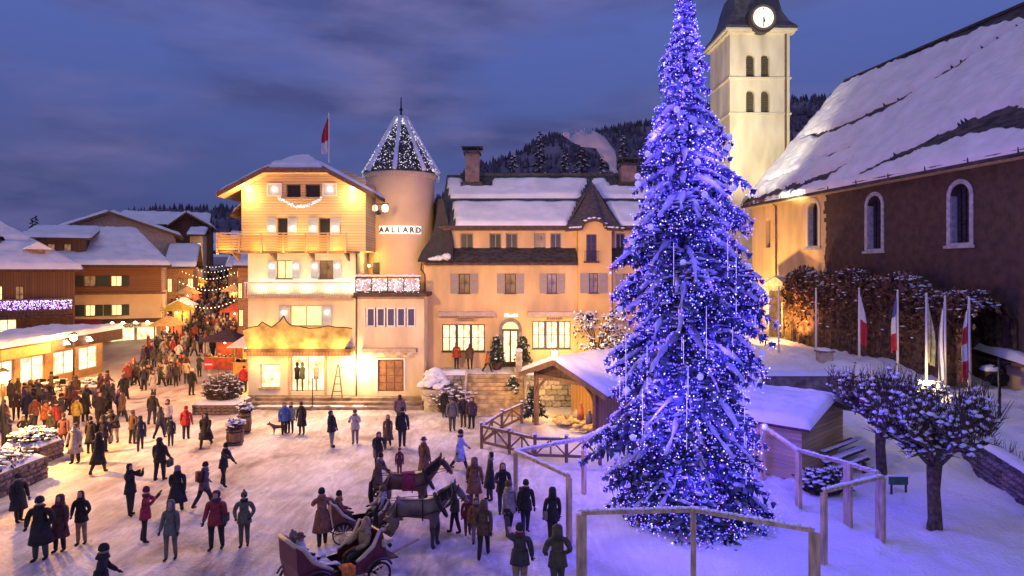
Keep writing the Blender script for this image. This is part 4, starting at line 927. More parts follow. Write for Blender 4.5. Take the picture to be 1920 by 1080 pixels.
# ================================================================ BELL TOWER
BT = (24.1, 68.0, 0)
bt = thing('bell_tower', 'tall floodlit square bell tower with clock, paired arched openings and dark domed roof', 'tower', (BT[0], BT[1], 2.0), R(1.5), world=False)
def belltower():
    H = bt; w = 2.95; o = 2.0
    def tz(py): return Z(py, 64.8)-o
    top = tz(62)
    op = [(-1.35, -.5, tz(143), tz(100)), (.12, .97, tz(143), tz(100)), (-1.35, -.5, tz(209), tz(168)), (.12, .97, tz(209), tz(168))]
    m = MB(); wall_holes(m, -w, w, 0, top, -w, op, depth=.5)
    for a, b, c, d in op:
        r = (b-a)/2; cx = (a+b)/2; zc = d-r
        for sg in (-1, 1): m.prism([(cx+sg*r, -w, d)]+[(cx+sg*r*math.cos(t), -w, zc+r*math.sin(t)) for t in [math.pi/2*i/6 for i in range(7)]], (0, .499, 0))
    m.face([(-w, -w, 0), (-w, -w, top), (-w, w, top), (-w, w, 0)]); m.face([(w, -w, 0), (w, w, 0), (w, w, top), (w, -w, top)]); m.face([(-w, w, 0), (-w, w, top), (w, w, top), (w, w, 0)]); m.build('wall', plaster_t, H)
    for a, b, c, d in op:
        m = MB(); m.box(a, b, -w+.42, -w+.46, c, d); f = m.build('belfry_opening', mat('belfry_dark', (.10, .085, .06), .8, .1), H)
        q = MB()
        for i in range(12): z = c+(d-c)*i/12; q.prism([(a, -w+.25, z), (a, -w+.40, z+.12), (a, -w+.40, z+.15), (a, -w+.25, z+.03)], (b-a, 0, 0))
        q.build('louvres', mat('louvre', (.22, .19, .12), .8, .1), f)
    for py in (145, 212): MB().box(-w-.14, w+.14, -w-.14, w+.14, tz(py+2), tz(py-1.5)).build('string_course', plaster_t, H)
    m = MB(); m.box(-w-.35, w+.35, -w-.35, w+.35, top, top+.22); m.box(-w-.55, w+.55, -w-.55, w+.55, top+.222, top+.42); m.build('cornice', plaster_t, H)
    MB().tube([(w-.45, -w-.1, 3), (w-.45, -w-.1, top)], .09, 6).build('downpipe', wood_m, H)
    m = MB(); rt = math.sqrt(2); t0 = top+.42
    prof = [(w+.6, 0), (w+.55, .25), (w-.0, .9), (w-.5, 2.0), (w-.75, 3.2), (w-1.1, 4.4), (w-2.0, 5.4), (w-2.3, 6.0)]
    m.lathe([(r*rt/ math.cos(0)*1.0, z+t0) for r, z in prof], n=4, rot=.5); m.build('dome_roof', mat('dome_metal', (.085, .085, .095), .45, .25, 2, .3, 6), H)
    snow_patch('cornice_snow', lambda u, v: V((-w-.5+(2*w+1)*u, -w-.55+.35*v, t0+.06+.3*v)), 40, 3, .16, H, 1, edge=.12, su=7, sv=.4, mask=lambda u, v: ns(u*7, 0, 3)*2+.5)
    # lantern above (mostly outside the picture)
    m = MB(); m.lathe([(1.25, t0+6), (1.25, t0+8.4), (1.6, t0+8.6), (1.2, t0+9.3), (.3, t0+11.5), (.05, t0+14)], n=8, rot=.5); m.build('lantern', slate, H)
    # clock
    cz = tz(37); yc = -w-.85
    m = MB(); n = 28
    pts = [(1.42*math.cos(2*math.pi*i/n), yc, cz+1.42*math.sin(2*math.pi*i/n)) for i in range(n)]; m.prism(pts, (0, 2.2, 0)); c_ = m.build('clock_housing', mat('clock_frame', (.05, .045, .05), .5, .1), H)
    m = MB(); pts = [(1.0*math.cos(2*math.pi*i/n), yc-.03, cz+1.0*math.sin(2*math.pi*i/n)) for i in range(n)]; m.prism(pts, (0, -.03, 0)); m.build('clock_face', mat('clock_face', (.85, .8, .6), .5, 0, emit=(1, .93, .66), es=.75), c_)
    m = MB()
    for i in range(12):
        t = math.pi/6*i; a = V((math.sin(t)*.72, yc-.075, cz+math.cos(t)*.72)); b = V((math.sin(t)*.92, yc-.075, cz+math.cos(t)*.92)); m.bar(a, b, .07, .02)
    for t, ln_, wd in ((math.pi, .78, .07), (math.pi*5.5/6+.02, .5, .1)): m.bar((0, yc-.10, cz), (math.sin(t)*ln_, yc-.10, cz+math.cos(t)*ln_), wd, .02)
    m.build('clock_hands', black_metal, c_)
    m = MB()
    for i in range(n):
        a0, a1 = 2*math.pi*i/n, 2*math.pi*(i+1)/n
        m.prism([(1.22*math.cos(a0), yc-.02, cz+1.22*math.sin(a0)), (1.22*math.cos(a1), yc-.02, cz+1.22*math.sin(a1)), (1.02*math.cos(a1), yc-.02, cz+1.02*math.sin(a1)), (1.02*math.cos(a0), yc-.02, cz+1.02*math.sin(a0))], (0, -.06, 0))
    m.build('clock_rim', mat('clock_rim', (.16, .13, .12), .5, .1), c_)
belltower()
lamp('SPOT', (BT[0]-9, 46, 14.6), 15000, (1.0, .88, .56), None, .5, aim=(BT[0]-1, 64.6, 24), cone=52)
lamp('SPOT', (BT[0]-3, 50, 12), 5000, (1.0, .86, .5), None, .5, aim=(BT[0], 64.6, 30), cone=50)

# ================================================================ LEFT SIDE OF THE SQUARE
def house(name, label, cat, Y, x0, x1, zb, ze, zr, depth, wallm, roofsnow=True, ridge='X', over=.8, slope_front=True, seed=0, snow_t=.3, upper=None):
    """house facing the camera; ridge along X (eave to us) or along Y (gable to us)"""
    xc = (x0+x1)/2; H = thing(name, label, cat, (xc, Y, zb))
    return H
# --- nearer dark chalet (A)
YA = 56.0
A = thing('timber_chalet', 'dark timber chalet with violet fairy lights along its balcony at the left edge', 'chalet', (X(40, YA), YA, 1))
def chaletA():
    H = A; x0, x1 = X(-90, YA), X(124, YA); f = lambda px: X(px, YA); g = lambda py: Z(py, YA)
    hl = [(f(-4), f(12), g(568), g(536)), (f(30), f(44), g(568), g(536)), (f(5), f(33), g(645), g(598))]
    hl[2] = (f(5), f(33), g(640), g(598))
    m = MB(); wall_holes(m, x0, x1, -1, g(503), YA, hl); m.face([(x1, YA, -1), (x1, 63, -1), (x1, 63, g(503)), (x1, YA, g(503))]); m.build('wall', wood_v, H)
    window(H, *hl[0], YA, warm_glass, wood_d, 2, 2); window(H, *hl[1], YA, dim_glass, wood_d, 2, 2); window(H, *hl[2], YA, shop_glass, wood_d, 2, 2)
    # balcony with carved boards and lights
    by = YA-1.3; zb, zr = g(592), g(562)
    MB().box(x0, f(120), by, YA-.004, zb-.18, zb).build('balcony_floor', wood_d, H)
    bd = MB().box(-.11, .11, 0, .04, 0, zr-zb).mesh('board', wood_d); n = int((f(118)-x0)/.26)
    for i in range(n): inst('board', bd, H, (x0+.13+.26*i, by, zb))
    MB().box(x0, f(120), by-.06, by+.08, zr, zr+.1).build('handrail', wood_m, H)
    m = MB(); w_ = MB(); rng = random.Random(4)
    for i in range(620):
        x = rng.uniform(f(-5), f(119)); z = zr-.05-rng.random()**1.4*.75; (m if rng.random() < .9 else w_).octa((x, by-.08-rng.random()*.08, z), .03)
    m.build('violet_lights', bulb_violet, H, kind='stuff'); w_.build('pale_lights', bulb_white, H, kind='stuff')
    for px in (-20, 50, 116): MB().box(f(px)-.1, f(px)+.1, by, by+.2, 2.8, zb-.19).build('balcony_post', wood_d, H)
    # roof: hipped right end, snow
    ze = g(505); yr = YA+5.6; zR = Z(420, yr); xe = X(126, YA-.9); xr = X(82, yr)
    pl = [(x0-2, YA-.9, ze), (xe, YA-.9, ze), (xr, yr, zR), (x0-2, yr, zR)]
    m = MB(); m.prism(pl, (0, 0, -.22)); rf = m.build('roof', wood_d, H); m = MB(); m.prism([pl[1], (xe, 64, ze), (xr, yr+1, zR), pl[2]], (0, 0, -.22)); m.build('hip', wood_d, H)
    snow_patch('roof_snow', quadP(pl[0], pl[1], pl[2], pl[3]), 90, 36, .38, rf, 6, edge=.3, su=12, sv=8, mask=lambda u, v: min(2, abs(v-.55)*22-.75+.8*ns(u*9, 2, 2)))
    snow_patch('hip_snow', quadP(pl[1], (xe, 64, ze), (xr, yr+1, zR), pl[2]), 20, 20, .3, rf, 7, edge=.3, su=10, sv=6)
    # skylight and hooded chimney
    y_ = YA+2.0; zz = ze+(zR-ze)*(2.9/6.5)
    m = MB(); m.prism([(X(8, y_), y_, zz+.2), (X(40, y_), y_, zz+.2), (X(36, y_), y_+.75, zz+1.05), (X(4, y_), y_+.75, zz+1.05)], (0, 0, .35)); m.build('skylight', dark_glass, H)
    cx = X(80, YA+1); cc = MB().box(cx-.5, cx+.5, YA+.6, YA+1.5, ze+.3, ze+1.7).build('chimney', mat('warm_stone', (.35, .24, .17), .8, .2), H)
    m = MB(); m.prism([(cx-1.1, YA+.3, ze+1.72), (cx+1.1, YA+.3, ze+1.72), (cx, YA+.3, ze+2.35)], (0, 1.5, 0)); m.build('chimney_cap', roofsnow_m, cc)
chaletA(); A.rotation_euler.z = R(34)
# --- middle house (B)
YB = 66.0
B = thing('shuttered_house', 'two-storey house with timber upper floor, green shutters and long snowy roof left of the street', 'house', (X(210, YB), YB, 1))
def houseB():
    H = B; f = lambda px: X(px, YB); g = lambda py: Z(py, YB); x0, x1 = f(105), f(292)
    shm = mat('green_shutter', (.05, .07, .05), .7, .1)
    up = [(f(165), f(184), g(537), g(517)), (f(208), f(226), g(537), g(517))]
    lo = [(f(130), f(146), g(592), g(571)), (f(167), f(183), g(592), g(571)), (f(209), f(226), g(592), g(571))]
    m = MB(); wall_holes(m, x0, x1, g(548), g(495), YB, up); m.face([(x1, YB, g(548)), (x1, 75, g(548)), (x1, 75, g(495)), (x1, YB, g(495))]); m.build('timber_wall', planks('reddish_cladding', (.30, .13, .06), (.2, .085, .04), 'Z', .2), H)
    sho = [(f(206), f(247), g(642), g(612)), (f(250), f(284), g(640), g(612))]
    m = MB(); wall_holes(m, x0, x1, 0, g(548), YB+.06, lo+sho); m.face([(x1, YB+.06, 0), (x1, 75, 0), (x1, 75, g(548)), (x1, YB+.06, g(548))]); m.build('wall', plaster_p, H)
    for q, gl in zip(up+lo, (dim_glass, warm_glass, dim_glass, warm_glass, warm_glass)): window(H, *q, YB+(.06 if q in lo else 0), gl, wood_m, 2, 1, .62, shm, name='window', depth=.2)
    for q in sho: window(H, *q, YB+.06, shop_glass, white_paint, 2, 1, sill=False)
    MB().box(x0, x1+.4, YB-.5, YB-.004, g(552), g(548)).build('storey_band', wood_m, H)
    # low canopy over the shops
    m = MB(); m.prism([(f(118), YB-1.8, g(611)), (f(292), YB-1.8, g(609)), (f(292), YB+.05, g(601)), (f(118), YB+.05, g(601))], (0, 0, .15)); m.build('canopy', wood_d, H)
    # script lettering on the long fascia: cream panel with dark strokes
    MB().box(f(204), f(288), YB-1.9, YB-1.82, g(612)-.05, g(604)).build('fascia_panel', mat('cream_panel', (.7, .55, .33), .6, .1, emit=(1, .7, .35), es=.12), H)
    q = MB(); rng = random.Random(6); x = f(214)
    pts = []
    for i in range(60): t = i/59; pts.append((f(214)+(f(262)-f(214))*t+.22*math.sin(t*44), YB-1.94, g(608)+.14*math.cos(t*44)*(1+.6*math.sin(t*13))))
    q.tube(pts, .03, 4); q.build('script_lettering', black_metal, H)
    for px in (215, 232, 252, 272): MB().lathe([(.05, -.12), (.16, 0), (.05, .1)], (f(px), YB-2.05, g(603)), 8).build('small_lamp', lamp_white, H)
    # roof
    ze = g(497); yr = YB+7.5; zR = Z(430, yr); xa, xb = f(84), X(311, YB)
    pl = [(xa, YB-1, ze), (xb, YB-1, ze), (X(310, yr), yr, zR), (xa+2, yr, zR)]
    m = MB(); m.prism(pl, (0, 0, -.25)); rf = m.build('roof', wood_d, H); m = MB(); m.prism([pl[3], pl[2], (pl[2][0], 78, ze), (xa+2, 78, ze)], (0, 0, -.25)); m.build('back_roof', wood_d, H)
    snow_patch('roof_snow', quadP(*pl), 80, 36, .34, rf, 3, edge=.3, su=13, sv=9)
    # wide dormer
    yd = YB+1.2; d0, d1 = X(93, yd), X(180, yd); 
    hh = [(X(119, yd), X(131, yd), Z(472, yd), Z(458, yd)), (X(144, yd), X(156, yd), Z(472, yd), Z(458, yd))]
    m = MB(); wall_holes(m, d0, d1, Z(480, yd), Z(450, yd), yd, hh); m.face([(d1, yd, Z(480, yd)), (d1, yr, Z(480, yd)), (d1, yr, Z(450, yd)), (d1, yd, Z(450, yd))]); m.build('dormer_wall', wood_v, H)
    for q in hh: window(H, *q, yd, dim_glass, wood_d, 1, 1, sill=False)
    a = [(d0-.8, yd-.7, Z(448, yd)), (d1+.5, yd-.7, Z(448, yd)), (d1+.5, yr, Z(430, yr)), (d0-.8, yr, Z(430, yr))]
    MB().prism(a, (0, 0, -.18)).build('dormer_roof', wood_d, H); snow_patch('dormer_snow', quadP(*a), 30, 16, .3, H, 2, edge=.25, su=5, sv=6)
houseB(); B.rotation_euler.z = R(24)
# --- gabled white-roof chalets behind
def gable_house(label, Y, pxl, pxr, pxa, pya, pye, zb, wallm, depth=9, seed=0, wins=(), cat='chalet', snow=.35):
    x0, x1 = X(pxl, Y), X(pxr, Y); xa = X(pxa, Y); za = Z(pya, Y); ze = Z(pye, Y)
    H = thing('gabled_chalet', label, cat, (xa, Y, zb)); yo = Y-1.0
    wi = (x1-x0)*.07
    hl = [(X(a, Y), X(b, Y), Z(c, Y), Z(d, Y)) for a, b, c, d in wins]
    m = MB(); wall_holes(m, x0+wi, x1-wi, zb, ze, Y, hl); sl = (za-ze)
    m.face([(x0+wi, Y, ze), (x1-wi, Y, ze), (x1-wi, Y, ze+sl*.14), (xa, Y, za-.3), (x0+wi, Y, ze+sl*.14)])
    m.face([(x1-wi, Y, zb), (x1-wi, Y+depth, zb), (x1-wi, Y+depth, ze), (x1-wi, Y, ze)]); m.face([(x0+wi, Y, zb), (x0+wi, Y, ze), (x0+wi, Y+depth, ze), (x0+wi, Y+depth, zb)]); m.build('wall', wallm, H)
    for q in hl: window(H, *q, Y, warm_glass if (q[0]*7) % 2 > .9 else dim_glass, wood_d, 2, 1, sill=False)
    for k, xe in enumerate((x0, x1)):
        pl = [(xe, yo, ze), (xa, yo, za), (xa, Y+depth, za), (xe, Y+depth, ze)]
        rf = MB().prism(pl, (0, 0, -.3)).build('roof', wood_m, H)
        snow_patch('roof_snow', lambda u, v, xe=xe: V((xe+(xa-xe)*v, yo+(Y+depth-yo)*u, ze+(za-ze)*v)), 24, 20, snow, rf, seed+k, edge=.3, su=depth, sv=abs(xa-xe))
    H.rotation_euler.z = -math.atan2(xa, Y)*.8
    return H
gable_house('broad pale gabled chalet with low snowy roof behind the shuttered house', 86, 100, 328, 206, 397, 440, 2, mat('dusky_render', (.45, .36, .36), .8, .1), seed=1)
Dh = gable_house('dark chalet with snowy roof beside the street, beyond the broad gable', 104, 318, 395, 350, 398, 424, 3, wood_v, seed=3, wins=((330, 338, 470, 455), (352, 360, 470, 455)))
# eave-on chalet at the bend (snow roof with dark skylights)
def eave_house(label, Y, a, b, pe, pr, dy, zb, wallm, seed=0, wins=(), cat='house'):
    x0, x1 = X(a, Y), X(b, Y); ze = Z(pe, Y); yr = Y+dy; zR = Z(pr, yr); H = thing('eave_house', label, cat, ((x0+x1)/2, Y, zb))
    hl = [(X(q, Y), X(r, Y), Z(s, Y), Z(t, Y)) for q, r, s, t in wins]
    m = MB(); wall_holes(m, x0+.4, x1-.4, zb, ze, Y, hl); m.face([(x1-.4, Y, zb), (x1-.4, Y+8, zb), (x1-.4, Y+8, ze), (x1-.4, Y, ze)]); m.face([(x0+.4, Y, zb), (x0+.4, Y, ze), (x0+.4, Y+8, ze), (x0+.4, Y+8, zb)]); m.build('wall', wallm, H)
    for k, q in enumerate(hl): window(H, *q, Y, warm_glass if (k+seed) % 3 else dim_glass, wood_d, 2, 1, sill=False)
    pl = [(x0, Y-.7, ze), (x1, Y-.7, ze), (x1, yr, zR), (x0, yr, zR)]
    rf = MB().prism(pl, (0, 0, -.25)).build('roof', wood_d, H); MB().prism([pl[3], pl[2], (x1, yr+dy, ze), (x0, yr+dy, ze)], (0, 0, -.25)).build('back_roof', wood_d, H)
    snow_patch('roof_snow', quadP(*pl), 26, 14, .35, rf, seed, edge=.3, su=x1-x0, sv=dy*1.2); H.rotation_euler.z = -math.atan2((x0+x1)/2, Y)*.8; return H
eave_house('long snow-roofed house high behind the broad gable', 118, 228, 386, 421, 399, 6, 3, wood_v, 4, cat='house')
eave_house('narrow orange-lit house with snowy roof at the mouth of the street', 84, 310, 366, 500, 458, 6, 2.5, mat('orange_front', (.45, .22, .09), .8, .15), 5, wins=((316, 324, 548, 522), (333, 343, 548, 522), (350, 360, 545, 522)))
eave_house('tall cream house with lit corner where the street bends', 98, 352, 384, 440, 428, 5, 3, plaster_c, 6, wins=((357, 363, 470, 455), (369, 376, 470, 455), (357, 363, 500, 485), (369, 376, 500, 485)))
for k, (Y, a, b, pe, pr, lb) in enumerate([(150, 380, 428, 497, 478, 'small far snowy roof right at the top of the street'), (165, 398, 440, 470, 452, 'far snowy-roofed house above the street on the left slope'), (172, 420, 462, 488, 470, 'far snowy-roofed house just left of the chalet balcony'), (190, 384, 420, 452, 438, 'highest far snowy-roofed house on the slope'), (185, 430, 466, 448, 434, 'far house low under the wooded slope by the chalet roof')]):
    eave_house(lb, Y, a, b, pe, pr, 7, 0, wood_v, 7+k, wins=((a+8, a+13, pe+10, pe+4), (a+24, a+29, pe+10, pe+4)))
# house on the right side of the street, mostly behind the chalet
Rh = eave_house('snow-capped house on the right of the street, tucked behind the chalet', 62, 440, 520, 498, 472, 6, 1, mat('russet_front', (.42, .24, .15), .8, .15), 13, wins=((448, 456, 560, 530), (449, 458, 612, 580)))
eave_house('low lit house on the right of the street behind the crowd', 92, 424, 470, 500, 482, 5, 3, mat('amber_front', (.5, .28, .12), .8, .1), 15, wins=((430, 437, 520, 508), (444, 451, 520, 508)))
# --- shop row along the left of the square, facing east
def shoprow():
    xs = -33.9; H = thing('shop_pavilion', 'low shop pavilion with snowy flat roof, deep dark fascia and bright windows on the left', 'shop', (xs-4, 49, 0))
    hl = [(43.4, 45.4), (46.0, 48.4), (49.3, 51.8), (52.2, 54.6)]
    def wx(mb, y0, y1, z0, z1, x): mb.face([(x, y0, z0), (x, y1, z0), (x, y1, z1), (x, y0, z1)])
    m = MB(); ys = [42]+[q for h in hl for q in h]+[55.2]
    for i in range(0, len(ys)-1, 2): m.box(xs-.3, xs, ys[i], ys[i+1], 0, 2.7)
    for a, b in hl: m.box(xs-.3, xs, a, b, 0, .55); m.box(xs-.3, xs, a, b, 2.35, 2.7)
    m.box(xs-4.2, xs-.31, 55.0, 55.2, 0, 2.75); m.box(xs-4.2, xs-.31, 42, 42.2, 0, 2.75); m.box(xs-4.2, xs-4, 42.2, 55, 0, 2.75); m.build('wall', mat('ochre_shopfront', (.38, .22, .10), .7, .1), H)
    for a, b in hl:
        fr = MB()
        fr.box(xs-.2, xs-.1, a, a+.08, .55, 2.35); fr.box(xs-.2, xs-.1, b-.08, b, .55, 2.35); fr.box(xs-.2, xs-.1, (a+b)/2-.03, (a+b)/2+.03, .55, 2.35); fr.box(xs-.21, xs-.09, a, b, .55, .63); fr.box(xs-.21, xs-.09, a, b, 2.27, 2.35)
        f = fr.build('window', wood_p, H); q = MB(); q.face([(xs-.15, a, .55), (xs-.15, b, .55), (xs-.15, b, 2.35), (xs-.15, a, 2.35)]); q.build('pane', mat('bright_shop', (1, 1, 1), .3, 0) if False else glow('bright_shop', (1, .86, .52), (.42, .20, .07), 1.9, 2.6, .28), f)
    # deep canopy/fascia that overhangs the pavement
    MB().box(xs-4.2, xs+1.5, 42, 55.2, 2.75, 2.95).build('canopy_soffit', wood_l, H)
    MB().box(xs+1.5, xs+1.62, 46.6, 55.25, 2.75, 3.65).build('fascia', wood_d, H)
    MB().box(xs+1.63, xs+1.7, 42, 46.5, 2.7, 3.35).build('fascia_yellow', mat('golden_fascia', (.6, .36, .12), .6, .1), H)  # yellow front along the near end of the canopy
    MB().box(xs-4.2, xs+1.6, 42, 55.3, 2.96, 3.5).build('roof', wood_d, H)
    snow_patch('roof_snow', quadP((xs-4.2, 42, 3.5), (xs+1.75, 42, 3.5), (xs+1.75, 55.3, 3.68), (xs-4.2, 55.3, 3.68)), 60, 70, .34, H, 4, edge=.4, su=10.7, sv=13)
    for y in (48.0, 50.6):
        q = MB(); q.lathe([(.22, -.16), (.1, 0), (.03, .12)], (xs+1.85, y, 3.25), 8); q.bar((xs+1.6, y, 3.35), (xs+1.85, y, 3.35), .03); q.build('fascia_lamp', lamp_white, H)
    for y in (43.5, 46.2, 49, 52, 54.4): lamp('POINT', (xs+.7, y, 2.4), 34, (1, .68, .3), H, .3)
    # red awning set back by the house
    m = MB(); m.prism([(X(112, 57), 57, Z(622, 57)), (X(195, 57), 57, Z(624, 57)), (X(190, 60), 60, Z(600, 60)), (X(114, 60), 60, Z(600, 60))], (0, 0, .08)); m.build('red_awning', mat('dark_red_canvas', (.28, .03, .03), .8, .1), H)
shoprow()
# bright street lamps
def street_lamp(x, y, h, label, power, r=.16, col=(1, .43, .09), z0=None):
    z0 = gz(x, y) if z0 is None else z0
    t = thing('street_lamp', label, 'street lamp', (x, y, z0))
    MB().lathe([(.12, 0), (.12, .35), (.06, .45), (.05, h-.35), (.09, h-.3)], (x, y, z0), 8).build('post', black_metal, t)
    g = MB().lathe([(.05, h-.28), (r, h-.15), (r, h+.1), (.05, h+.2)], (x, y, z0), 10).build('lamp_globe', lamp_warm, t, smooth=True)
    MB().lathe([(r+.05, h+.2), (.02, h+.38)], (x, y, z0), 8).build('lamp_cap', black_metal, t)
    lamp('POINT', (x+.3, y-.35, z0+h+.05), power, col, t, .25); return t
street_lamp(-22.45, 29.4, 3.7, 'dark street lamp with glaring orange globe at the left edge of the square', 4200, .24)
street_lamp(X(138, 47.5), 47.5, Z(632, 47.5), 'glaring orange lamp above the fascia of the low shop pavilion', 1900, .22, z0=0)
street_lamp(-17.5, 47.5, 3.9, 'street lamp standing behind the shrub planter where the street opens', 2200, .10)
lamp('POINT', (-28.5, 40, 5.5), 2500, (1, .46, .13), None, .4)  # bare point light added to warm the left of the square, no post
# ================================================================ CONIFERS
needle_m = mat('spruce_needles', (.035, .06, .04), .8, .3, 3)
bark_m = mat('bark', (.10, .065, .05), .9, .3, 6, .6, 20)
def conifer(root, x, y, z0, H, prof, nb, seed, needles=None, snow=None, snowy=1.0, tw=1.0, tiers=None, droop=.28, wname='crown', sname='snow_load', kind=None, fine=1.0, boughs=False):
    """trunk, drooping limbs with hanging sprays, snow lying on the limbs. prof(h) = reach at height h. Returns points along limbs"""
    rng = random.Random(seed); nd = MB(); sn = MB(); tr = MB(); pts_out = []
    tr.tube([(x, y, z0-.3), (x, y, z0+H*.5), (x, y, z0+H*.97)], [H*.018, H*.011, .03], 8)
    for k in range(nb):
        t = (k+.5)/nb; h = H*(t**1.15)*.985+.15
        if tiers: h += .35*math.sin(h*tiers)
        h = min(H*.99, max(.25, h))
        az = k*2.399963+rng.uniform(-.4, .4); L = prof(h)*rng.uniform(.80, 1.06)*(1+.36*ns(math.cos(az)*1.3+seed, math.sin(az)*1.3, h*.55))
        if rng.random() < .12: L *= 1.12
        sq = 1.0 if (not boughs or h > H*.5) else .42+.58*(h/(H*.5))**2
        d = V((math.cos(az), math.sin(az), 0)); side = V((-d.y, d.x, 0)); up0 = .30 if h > H*.8 else .12
        n = max(3, int(L/.28*fine)); p = V((x, y, z0+h)); path = []
        for i in range(n+1):
            s = i/n; q = p+d*(L*s)+V((0, 0, L*(up0*s-(droop+up0)*s*s)+.10*L*max(0, s-.8)))
            q += side*(.12*L*math.sin(s*3+k)*s*.6); q.z += .04*ns(q.x*3, q.y*3, q.z*3)
            path.append(q)
        tr.tube([path[0], path[n//2], path[-1]], [.035*L**.5+.01, .02, .006], 4)
        if boughs and n >= 3 and rng.random() < .8*sq: sn.tube([q_+V((0, 0, .05)) for q_ in path[1:]], [.025+.11*L**.5*rng.choice((.15, .5, .9, 1.0))*rng.uniform(.7, 1.1)*math.sin(math.pi*min(.97, (i_+1)/(n+1)*.8+.2)) for i_ in range(n)], 5)
        for i in range(1, n+1):
            s = i/n; q = path[i]; wd = (.13+.34*L*math.sin(math.pi*min(.98, s*.85+.12))*.42)*tw
            pts_out.append((q, s, L, side, d))
            # side sprays (leaf-shaped flat fans drooping)
            for sg in (-1, 1):
                for r_ in range(2):
                    ln = wd*rng.uniform(.7, 1.25); a = rng.uniform(.2, .9)
                    tip = q+side*sg*ln*math.cos(a*.6)+d*ln*math.sin(a)*.9+V((0, 0, -ln*rng.uniform(.15, .6)))
                    c = (q+tip)/2+V((0, 0, -.02)); v_ = (tip-q).cross(V((0, 0, 1))).normalized()*ln*.20
                    nd.face([q, c+v_+V((0, 0, -.05)), tip, c-v_+V((0, 0, -.07))])
                    if rng.random() < .8: nd.face([c, c+v_*.6+V((0, 0, -ln*.35)), c+V((rng.uniform(-.06, .06), rng.uniform(-.06, .06), -ln*rng.uniform(.5, .9))), c-v_*.6+V((0, 0, -ln*.3))])
                    if rng.random() < (.75*sq if boughs else .62)*snowy: sn.blob(q.lerp(tip, rng.uniform(.25, .8))+V((0, 0, .02)), ln*rng.uniform(.16, .32), rng=rng, jit=.35, sz=ln*.10)
            # hanging comb below the limb
            for r_ in range(2):
                w_ = rng.uniform(.05, .10)*tw; hh = wd*rng.uniform(.5, 1.1); o_ = q+side*rng.uniform(-.5, .5)*wd+d*rng.uniform(-.1, .1); v_ = V((rng.uniform(-1, 1), rng.uniform(-1, 1), 0)).normalized()*w_
                nd.face([o_-v_, o_+v_, o_+v_*.3+V((0, 0, -hh)), o_-v_*.3+V((0, 0, -hh*.9))])
            if not boughs and rng.random() < .72*snowy: sn.blob(q+V((0, 0, .05)), wd*rng.uniform(.30, .55), rng=rng, jit=.3, sz=.05+wd*.12)
    tr.build('trunk', bark_m, root); nd.build(wname, needles or needle_m, root, kind=kind); 
    if snowy: sn.build(sname, snow or roofsnow_m, root, smooth=True, kind='stuff')
    return pts_out
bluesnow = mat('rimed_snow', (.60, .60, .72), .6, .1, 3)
def tbl(tb):
    def f(h):
        for (a, ra), (b, rb) in zip(tb, tb[1:]):
            if a <= h <= b: return ra+(rb-ra)*(h-a)/(b-a)
        return tb[-1][1]
    return f
XT, YT = X(1284, 23.0), 23.0
big = thing('giant_spruce', 'towering snow-laden spruce covered in blue lights in the middle of the square', 'christmas tree', (XT, YT, 0))
prof = tbl([(0, 2.5), (1.2, 2.7), (3, 2.6), (4.8, 2.6), (6.6, 2.5), (8.5, 2.35), (10.3, 2.1), (12.2, 1.6), (14, 1.25), (15.2, .75), (16.8, .42), (18.2, .12)])
pts = conifer(big, XT, YT, 0, 18.3, prof, 620, 5, tiers=2.6, droop=.40, tw=1.2, snowy=.72, boughs=True, snow=bluesnow, needles=mat('lit_spruce_needles', (.10, .12, .18), .8, .5, 3))
